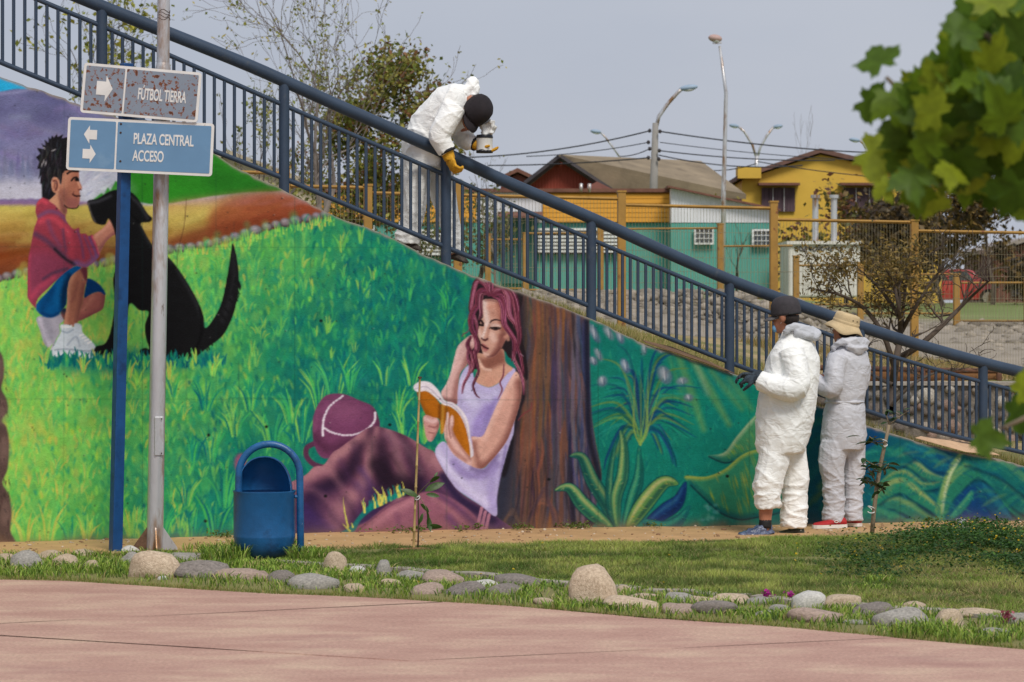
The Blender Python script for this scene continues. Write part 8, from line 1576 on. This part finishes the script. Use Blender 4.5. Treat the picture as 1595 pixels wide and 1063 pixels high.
# ---- red car
def car():
    D = 114.0; s = F / D; z0 = 2.0; xc = PX(1490, 0, D).x; root = empty('parked_car', Vector((xc, D, z0)), 'red hatchback car parked beyond the fences', 'car'); L = 4.0; mat_red = material('red_car_paint', lin((176, 42, 52)), .3, .06, 1, spec=.6, coat=.6); rings = []
    prof = [(-2.0, .35, .62), (-1.95, .3, .85), (-1.4, .25, .93), (-.9, .22, .96), (0, .22, .96), (.9, .22, .95), (1.5, .25, .92), (1.92, .3, .84), (2.0, .36, .66)]
    mb = MB(); mb.rings([[Vector((x, -.82, zl_)), Vector((x, -.84, (zl_ + zt_) / 2)), Vector((x, -.78, zt_)), Vector((x, .78, zt_)), Vector((x, .84, (zl_ + zt_) / 2)), Vector((x, .82, zl_))] for x, zl_, zt_ in prof]); me = mb.mesh('body'); o = mkobj('body', me, mat_red, root); rounded(o, .05)
    mb = MB(); mb.rings([[Vector((x, -y_, .93)), Vector((x * .98 + dx, -y_ * .84, z_)), Vector((x * .98 + dx, y_ * .84, z_)), Vector((x, y_, .93))] for x, dx, y_, z_ in ((-1.75, .35, .74, 1.2), (-1.2, .3, .77, 1.40), (.3, .0, .77, 1.42), (1.15, -.45, .76, 1.36))]); o = mkobj('cabin', mb.mesh('cabin'), mat_red, root); rounded(o, .04)
    for (x0, x1) in ((-1.25, -.35), (-.25, .62)): mb = MB(); mb.add([(x0, -.775, .98), (x1 + .1, -.775, .98), (x1 - .15, -.69, 1.33), (x0 + .1, -.69, 1.33)], [(0, 1, 2, 3)]); mkobj('side_window', mb.mesh('w'), mat_glass, root)
    mb = MB(); mb.add([(1.2, -.66, .98), (1.2, .66, .98), (.72, .56, 1.34), (.72, -.56, 1.34)], [(0, 1, 2, 3)]); mkobj('windscreen', mb.mesh('w'), mat_glass, root)
    for x in (-1.25, 1.3):
        for y_ in (-.8, .8): w = MB().lathe([(.05, -.09), (.31, -.09), (.33, -.05), (.33, .05), (.31, .09), (.05, .09)], (x, y_, .31), 20, Matrix.Rotation(R_(90), 3, 'X')).mesh('t', True); wo = mkobj('wheel', w, mat_band, root); rm = MB().lathe([(.02, .0), (.2, .0), (.21, .02), (.02, .03)], (x, y_ - .1, .31), 16, Matrix.Rotation(R_(90), 3, 'X')).mesh('rim'); q = mkobj('rim', rm, mat_galv, wo)
    for y_ in (-.6, .6): o = MB().ell((1.93, y_, .72), (.08, .16, .08), 10, 8).mesh('h', True); mkobj('headlight', o, mat_bar, root)
    root.rotation_euler = (0, 0, R_(-14))
car()
# ---- lamps, poles, cables
mat_conc = material('grey_concrete_pole', lin((150, 146, 140)), .85, .12, 2); mat_lamp = material('lamp_housing', lin((150, 170, 190)), .5, .1, 3); mat_lamp_p = material('faded_pink_lamp', lin((190, 160, 152)), .6, .1, 3)
def lamp_head(root, c, d, L=.62, m=mat_lamp, flip=1):
    mb = MB(); M = Matrix.Rotation(R_(-8 * flip), 3, 'Y'); mb.ell(c, (L / 2, .14, .10), 16, 8, M); mb.build('lamp_head', m, root, smooth=True); MB().ell(c + Vector((.02, 0, -.06)), (L * .3, .11, .06), 12, 6, M).build('lens', mat_bar, root, smooth=True)
def pole(name, label, D, shaft, rad, arms, head_m=mat_lamp, L=.62, cat='street lamp', shaft_m=None):
    b = PX(*shaft[0], D); b.z = GZ - .05; root = empty(name, b, label, cat); MB().tube([b] + [PX(x, y, D) for x, y in shaft[1:]], rad, 10).build('shaft', shaft_m or mat_galv, root, smooth=True)
    for a in arms: p = [PX(x, y, D) for x, y in a]; MB().tube(p, rad[-1] * .62 if hasattr(rad, '__len__') else rad * .6, 8).build('arm', mat_galv, root, smooth=True); lamp_head(root, p[-1] + Vector((.2 if a[-1][0] > a[0][0] else -.2, 0, .02)), D, L, head_m, 1 if a[-1][0] > a[0][0] else -1)
    return root
ut = pole('utility_pole', 'square grey concrete utility pole carrying cables and a curved lamp arm', 95, [(1017, 460), (1018, 300), (1021, 192)], [.16, .14, .10], [[(1022, 200), (1026, 182), (1040, 162), (1056, 144), (1063, 138)]], shaft_m=mat_conc, cat='utility pole')
for k, (px, py) in enumerate(((1012, 204), (1028, 205), (1010, 222), (1012, 232), (1027, 235), (1010, 246), (1026, 248))): MB().ell(PX(px, py, 94.8), (.06, .06, .07), 8, 6).build('insulator', mat_dark, ut, smooth=True)
pole('thin_lamp', 'slender kinked steel mast with pinkish flat lamp on top', 74, [(1125, 462), (1127, 300), (1131, 146), (1121, 72)], [.065, .06, .05, .035], [], cat='street lamp'); r = [o for o in bpy.data.objects if o.name.startswith('thin_lamp')][-1]; lamp_head(r, PX(1114, 60, 74), 74, .36, mat_lamp_p, -1); MB().box(PX(1117, 67, 74), (.22, .1, .05)).build('bracket', mat_galv, r)
pole('twin_lamp', 'twin-armed street lamp behind the yellow house', 140, [(1178, 462), (1178, 262), (1179, 243)], [.14, .12, .1], [[(1179, 248), (1172, 226), (1160, 206), (1150, 197)], [(1179, 248), (1184, 230), (1194, 212), (1205, 198)]], L=.5)
pole('distant_lamp', 'far street lamp leaning left over the red house roof', 130, [(968, 462), (968, 262), (966, 244)], [.12, .1, .07], [[(966, 246), (955, 230), (943, 214), (935, 206)]], L=.5)
pole('distant_lamp', 'far street lamp half hidden by the plane leaves', 130, [(1352, 462), (1352, 262), (1350, 232)], [.12, .1, .07], [[(1350, 234), (1345, 224), (1338, 219)]], L=.5)
mat_cab = material('black_cable', lin((52, 54, 60)), .7, .1, 3)
cables = [((1012, 204), (700, 246), 10, .024, 'thick cable sagging left from the top of the utility pole'), ((1010, 222), (820, 244), 4, .016, 'thin cable left of the utility pole, second from its top'), ((1010, 246), (760, 258), 3, .022, 'lower cable running left from the utility pole past the red roof'), ((1012, 232), (965, 244), 3, .018, 'short looping cable left of the utility pole'), ((1028, 205), (1420, 240), 7, .024, 'thick cable running right from the top of the utility pole'), ((1028, 222), (1420, 252), 6, .014, 'thin cable running right below the thick top cable'), ((1027, 235), (1300, 250), 5, .02, 'third cable running right from the utility pole'), ((1026, 242), (1250, 258), 9, .02, 'lowest drooping cable right of the utility pole'), ((1178, 255), (1110, 266), 3, .018, 'short cable left of the twin-armed lamp'), ((1180, 252), (1480, 282), 6, .018, 'cable crossing in front of the yellow house')]
for i, (a, b, sag, r_, lb) in enumerate(cables):
    D = 95 if i < 8 else 100; A, B = PX(*a, D), PX(*b, D + 6); o = MB().tube([A + (B - A) * t + Vector((0, 0, -sag / F * D * 4 * t * (1 - t))) for t in np.linspace(0, 1, 16)], r_, 5).build('overhead_cable', mat_cab, loc=A, smooth=True); tagit(o, lb, 'cable', 'overhead cables')
# ---- trees
def grow(rs, p, d, L, r, depth, out, tips, spread=.55, up=.15, kink=.18, ratio=.74, nb=(2, 3), minr=.004):
    n = 4; pts = [p]; rad = [r]; q = p.copy(); dd = d.copy()
    for i in range(n):
        dd = (dd + Vector((rs.gauss(0, kink), rs.gauss(0, kink), rs.gauss(0, kink) + up * .3))).normalized(); q = q + dd * (L / n); pts.append(q.copy()); rad.append(max(minr, r * (1 - .38 * (i + 1) / n)))
        if depth <= 2 and i >= 1: tips.append((q.copy(), dd.copy()))
    out.append((pts, rad, depth))
    if depth == 0: tips.append((q, dd)); return
    for k in range(rs.randint(*nb)):
        t = 1.0 if k == 0 else rs.uniform(.35, .95); j = min(n, max(1, int(t * n))); a = dd.orthogonal().normalized(); a.rotate(Quaternion(dd, rs.uniform(0, 6.28))); nd = (dd + a * (spread * rs.uniform(.6, 1.3)) + Vector((0, 0, up))).normalized(); grow(rs, pts[j], nd, L * ratio * rs.uniform(.8, 1.15), rad[j] * .68, depth - 1, out, tips, spread, up, kink, ratio, nb, minr)
def tree(name, label, base, h, r, depth, seed, leaf_n, leaf_s, cols, bark, spread=.5, up=.2, lean=(0, 0, 1), jitter=.12, nb=(2, 3), cat='tree', group=None, ratio=.74, kink=.18, stems=1, crown=None):
    rs = random.Random(seed); nr = np.random.RandomState(seed); out, tips = [], []
    for k in range(stems):
        ln = Vector(lean) if stems == 1 else (Vector(lean) + Vector((rs.uniform(-.5, .5), rs.uniform(-.4, .4), 0)))
        grow(rs, Vector((0, 0, 0)), ln.normalized(), h * .32, r, depth, out, tips, spread, up, kink, ratio, nb)
    root = empty(name, base, label, cat, group); t = MB(); b = MB()
    for pts, rad, dp in out: (t if dp == depth else b).tube(pts, rad, 7 if dp >= depth - 1 else 4, False)
    mkobj('trunk', t.mesh('trunk', True, False), bark, root); o = mkobj('branches', b.mesh('branches', True, False), bark, root); o['kind'] = 'stuff'
    if leaf_n:
        i = nr.randint(0, len(tips), leaf_n); P = np.array([tips[k][0][:] for k in i]) + nr.normal(0, jitter, (leaf_n, 3))
        if crown:
            cc, cr_, cn = crown; ct = nr.normal(0, 1, (cn, 3)); ct /= np.linalg.norm(ct, axis=1)[:, None]; ct = np.array(cc) + ct * np.array(cr_) * nr.uniform(.35, 1, (cn, 1)) ** .6; m_ = int(leaf_n * .75); P[:m_] = ct[nr.randint(0, cn, m_)] + nr.normal(0, .22, (m_, 3)) * [1, 1, .75]
        c = np.array([lin(q) for q in cols])[nr.randint(0, len(cols), leaf_n)] * nr.uniform(.6, 1.25, (leaf_n, 1)); V, Fc, C = leafquads(P, .2, leaf_s * nr.uniform(.6, 1.3, leaf_n), c, nr, .6); o = mkobj('foliage', np_mesh('foliage', V, Fc, C), mat_leafv, root); o['kind'] = 'stuff'
    return root
bark_g = material('grey_bark', lin((128, 118, 110)), .9, .2, 6, .4, 30); bark_d = material('dark_bark', lin((90, 78, 68)), .9, .2, 6, .4, 30)
def tb(px, d, z=None): p = PX(px, 0, d); p.z = GZ - .3 if z is None else z; return p
tree('budding_tree', 'tall nearly bare tree just budding, grey twigs behind the railing', tb(488, 58), 8.2, .085, 6, 11, 1500, .045, [(150, 150, 70), (128, 138, 56), (172, 160, 90)], bark_g, .55, .22, jitter=.05, ratio=.78, stems=2)
tree('budding_tree', 'slender bare branched sapling left of the tall budding tree', tb(395, 60), 6.4, .07, 5, 23, 700, .045, [(150, 146, 72), (120, 130, 56)], bark_g, .45, .25, jitter=.05)
tree('leafy_tree', 'olive green leafy tree behind the leaning person', tb(608, 66), 5.8, .11, 6, 5, 14000, .065, [(116, 126, 52), (98, 110, 46), (154, 146, 66), (136, 98, 66), (166, 162, 84)], bark_d, .62, .1, jitter=.2, nb=(2, 3), ratio=.72, crown=((.05, 0, 3.9), (1.6, 1.2, 2.0), 85))
tree('leafy_tree', 'low leafy bush between leafy tree and yellow boards', tb(745, 70), 3.2, .08, 5, 9, 1800, .06, [(110, 116, 56), (138, 128, 80), (96, 100, 52)], bark_d, .6, .15, jitter=.15, crown=((-.6, 0, 1.9), (1.3, .8, 1.0), 40))
tree('twiggy_tree', 'thin twiggy sapling right of the leaning person', tb(772, 68), 4.6, .04, 4, 15, 60, .04, [(130, 130, 80)], bark_g, .35, .4)
tree('budding_tree', 'sparse yellow-leaved tree behind the upper end of the railing', tb(70, 62), 8.8, .10, 6, 31, 1500, .075, [(172, 164, 62), (148, 148, 56), (120, 128, 52)], bark_d, .5, .2, jitter=.12)
tree('twiggy_tree', 'bare upright tree behind the yellow house roof', tb(1300, 124), 8.4, .10, 5, 17, 0, .05, [], bark_g, .28, .5)
tree('twiggy_tree', 'small bare tree against the teal wall', tb(1150, 80), 2.8, .05, 4, 19, 0, .05, [], bark_d, .4, .3)
for k, (px, d, h, n_, lb, cs) in enumerate([(1235, 98, 4.2, 1100, 'climbing yellow-green shrub in front of the curtained window', [(150, 140, 60), (100, 104, 50), (110, 70, 54)]), (1318, 96, 4.8, 1100, 'tall rust and green shrub by the yellow house', [(140, 118, 56), (92, 92, 48), (118, 78, 56)]), (1400, 92, 4.6, 3000, 'dense brown-olive bush below the plane leaves', [(92, 78, 52), (118, 96, 58), (74, 64, 48)]), (1470, 94, 5.0, 3400, 'dark brown bush left of the shed', [(84, 70, 52), (66, 58, 46), (120, 98, 60)]), (1545, 98, 5.6, 3200, 'tall straw-brown tree beside the shed', [(150, 122, 70), (96, 80, 56), (74, 66, 50)]), (1440, 100, 5.6, 2600, 'ochre-leaved tree behind the dark brown bush', [(168, 132, 64), (120, 100, 58), (90, 78, 52)]), (1600, 96, 5.2, 2600, 'shaggy brown bush over the shed roof', [(140, 116, 76), (96, 82, 60)])]):
    tree('garden_bush', lb, tb(px, d), h, .09, 5, 50 + k, n_, .11, cs, bark_d, .65, .1, jitter=.28, cat='bush')
# shrub on the near bank, with feathery brown foliage
sb = PX(1388, 640, 28.2); sb.z = .3
def shrub():
    rs = random.Random(8); root = empty('bank_shrub', sb, 'spreading half-bare shrub with brownish feathery leaves behind the railing', 'shrub'); out, tips = [], []; D = 28.2; L = lambda px, py, dy=0.0: PX(px, py, D + dy) - sb; main = []
    for pts, r in (([(1388, 640), (1390, 600), (1396, 560), (1402, 520), (1400, 480), (1392, 440)], .05), ([(1396, 560), (1430, 540), (1470, 505), (1505, 470), (1540, 438)], .036), ([(1394, 575), (1375, 520), (1345, 480), (1310, 460), (1275, 452)], .03), ([(1402, 520), (1425, 480), (1450, 440), (1470, 415)], .026), ([(1400, 490), (1370, 450), (1345, 425)], .024), ([(1392, 600), (1360, 585), (1330, 560), (1300, 545)], .022), ([(1388, 632), (1420, 600), (1460, 580), (1500, 575)], .02), ([(1404, 515), (1410, 450), (1418, 410)], .022)):
        P = [L(x, y, rs.uniform(-.25, .25)) for x, y in pts]; P = [Vector(q) for q in cr([tuple(q) for q in P], 4)]; rad = list(np.linspace(r, r * .3, len(P))); main.append((P, rad))
        for k in range(len(P) // 2, len(P), 2):
            for _ in range(2): grow(rs, P[k], (Vector((rs.uniform(-1, 1), rs.uniform(-.7, .7), rs.uniform(.0, 1.0)))).normalized(), .26, rad[k] * .55, 2, out, tips, .6, .12, .25, .72, (2, 3), .003)
    mb = MB()
    for P, rad in main: mb.tube(P, rad, 7, False)
    mkobj('trunk', mb.mesh('trunk', True, False), bark_d, root); mb = MB()
    for P, rad, dp in out: mb.tube(P, rad, 4, False)
    o = mkobj('branches', mb.mesh('branches', True, False), bark_d, root); o['kind'] = 'stuff'; nr = np.random.RandomState(4); T = np.array([t[0][:] for t in tips]); zt = T[:, 2] + sb.z; ok = (zt > EYE - (490 - HOR) / 160) & (T[:, 0] < L(1448, 0).x); T = T[ok]; i = nr.randint(0, len(T), 3000); Pp = T[i] + nr.normal(0, .055, (3000, 3)); c = np.array([lin(q) for q in ((134, 112, 60), (112, 100, 54), (152, 128, 72))])[nr.randint(0, 3, 3000)] * nr.uniform(.6, 1.2, (3000, 1)); V, Fc, C = leafquads(Pp, .1, nr.uniform(.016, .034, 3000), c, nr, .4); o = mkobj('foliage', np_mesh('foliage', V, Fc, C), mat_leafv, root); o['kind'] = 'stuff'
shrub()
# blue play figure by the fence: small blue-grey rounded post
# ------------------------------------------------------------------ plane tree reaching in from the right
def plane_leaf(seed):
    rs = random.Random(seed); tipsA = [(-125, .55), (-60, .86), (0, 1.0), (60, .86), (125, .55)]; pts = [(180, .12)]
    for k, (a, r) in enumerate(tipsA):
        a += rs.uniform(-6, 6); r *= rs.uniform(.9, 1.1); pts += [(a - 22, r * .70), (a - 13, r * .80), (a - 10, r * .74), (a, r), (a + 10, r * .75), (a + 13, r * .81), (a + 22, r * .70)]
        if k < 4: pts.append(((a + tipsA[k + 1][0]) / 2, .56 * rs.uniform(.9, 1.1)))
    vs = [Vector((0, 0, 0))]; 
    for a, r in pts: t = R_(a); x, y = math.sin(t) * r, math.cos(t) * r; vs.append(Vector((x, y, .22 * abs(x) - .38 * (x * x + y * y) + .05 * math.sin(6 * x + seed))))
    n = len(pts); fs_ = [(0, 1 + (i + 1) % n, 1 + i) for i in range(n)]; me = MB().add(vs, fs_).mesh('leaf', True, False); return me
mat_pl = [material('plane_leaf', lin(c), .5, .2, 3, trans=.5, spec=.25) for c in ((106, 136, 24), (66, 96, 14), (142, 160, 36), (90, 122, 38))]
def plane_tree():
    D = 6.6; rs = random.Random(12); tr = Vector((2.9, 7.1, 0)); root = empty('plane_tree', tr, 'plane tree branch with large lobed green leaves hanging in from the side', 'tree'); L = lambda px, py, dy=0.0: PX(px, py, D + dy) - tr; bm_ = material('plane_bark', lin((120, 108, 88)), .85, .25, 4, .4, 30)
    MB().tube([tr, tr + Vector((.02, 0, 1.2)), tr + Vector((-.05, .05, 2.6)), tr + Vector((0, 0, 5))], [.14, .12, .11, .07], 14).build('trunk', bm_, root, smooth=True)
    B = [[Vector((-.04, .03, 2.35)), L(1720, 120, .2), L(1610, 165), L(1540, 190), L(1470, 205), L(1400, 215)], [L(1610, 165), L(1570, 90), L(1530, 50), L(1500, 40)], [L(1540, 190), L(1500, 250), L(1460, 290)], [L(1610, 165), L(1600, 240), L(1570, 290)], [L(1470, 205), L(1420, 160), L(1380, 120)], [Vector((-.08, .02, 1.75)), L(1700, 600, .1), L(1620, 640), L(1560, 668)]]
    for k, b in enumerate(B): MB().tube([Vector(q) + tr for q in cr([tuple(q) for q in b], 5)], list(np.linspace(.022 if k in (0,) else .011, .004, (len(b) - 1) * 5 + 1)), 8).build('branch', bm_, root, smooth=True)
    ms = [plane_leaf(k) for k in range(5)]; lm = []
    for k in range(5):
        for m in mat_pl: q = ms[k].copy(); q.materials.append(m); lm.append(q)
    spots = [(1372, 108, .085, 20), (1388, 160, .09, 200), (1350, 168, .08, 260), (1455, 135, .095, 10), (1398, 200, .1, 230), (1358, 248, .11, 250), (1418, 218, .1, 160), (1445, 190, .1, 60), (1498, 148, .1, 20), (1505, 88, .1, 320), (1488, 62, .09, 290), (1515, 38, .09, 330), (1545, 16, .1, 0), (1580, 20, .1, 30), (1550, 72, .1, 20), (1582, 95, .1, 60), (1535, 118, .1, 350), (1485, 112, .09, 320), (1470, 170, .1, 200), (1500, 190, .1, 120), (1424, 268, .085, 200), (1430, 306, .075, 180), (1452, 316, .08, 170), (1492, 258, .095, 190), (1512, 288, .08, 170), (1540, 256, .095, 170), (1584, 300, .1, 160), (1586, 220, .11, 100), (1590, 160, .1, 60), (1460, 224, .09, 220), (1440, 240, .08, 200), (1374, 298, .05, 210), (1560, 150, .1, 40), (1530, 210, .1, 150), (1560, 250, .1, 190), (1400, 250, .09, 230), (1470, 268, .08, 180), (1520, 160, .1, 90), (1575, 190, .1, 130), (1600, 60, .11, 30), (1610, 260, .11, 150), (1598, 330, .09, 170), (1555, 190, .1, 10), (1505, 225, .09, 240), (1480, 215, .09, 160), (1420, 180, .09, 300), (1565, 50, .1, 300), (1600, 120, .1, 80), (1540, 300, .07, 180), (1640, 100, .11, 20), (1650, 200, .11, 100), (1680, 60, .12, 10), (1700, 180, .12, 140), (1525, 690, .075, 265), (1578, 655, .08, 280), (1592, 620, .075, 300), (1620, 650, .09, 250), (1430, 150, .08, 330)]
    spots += [(x + rs.uniform(-16, 16), y + rs.uniform(-16, 16), r * rs.uniform(.8, 1), a + rs.uniform(-60, 60)) for (x, y, r, a) in spots * 2 if x > 1405 and y < 300]
    for i, (px, py, r, ang) in enumerate(spots):
        dy = rs.uniform(-.35, .35); c = L(px, py - 10, dy); o = mkobj('leaf', lm[rs.randrange(len(lm))], None, root); o.location = c; r *= .92; o.scale = (r, r, r); tilt = rs.uniform(-.9, .7); o.rotation_euler = (Matrix.Rotation(R_(-ang), 3, 'Y') @ Matrix.Rotation(R_(90) + tilt, 3, 'X') @ Matrix.Rotation(rs.uniform(-.5, .5), 3, 'Y')).to_euler()
    for k in range(150):                                    # rest of the crown, outside the picture
        b = B[0] if k % 3 else B[5]; q = Vector(b[0]).lerp(Vector(b[1]), rs.uniform(.0, 1.0)) + Vector((rs.gauss(0, .16), rs.gauss(0, .22), rs.gauss(.02, .14) if b is B[0] else rs.gauss(0, .05)))
        if CX + F * (q.x + tr.x) / (q.y + tr.y) < 1650: continue
        o = mkobj('leaf', lm[rs.randrange(len(lm))], None, root); o.location = q; r = rs.uniform(.07, .1); o.scale = (r, r, r); o.rotation_euler = (rs.uniform(.6, 2.4), rs.uniform(-1.5, 1.5), rs.uniform(0, 6))
plane_tree()
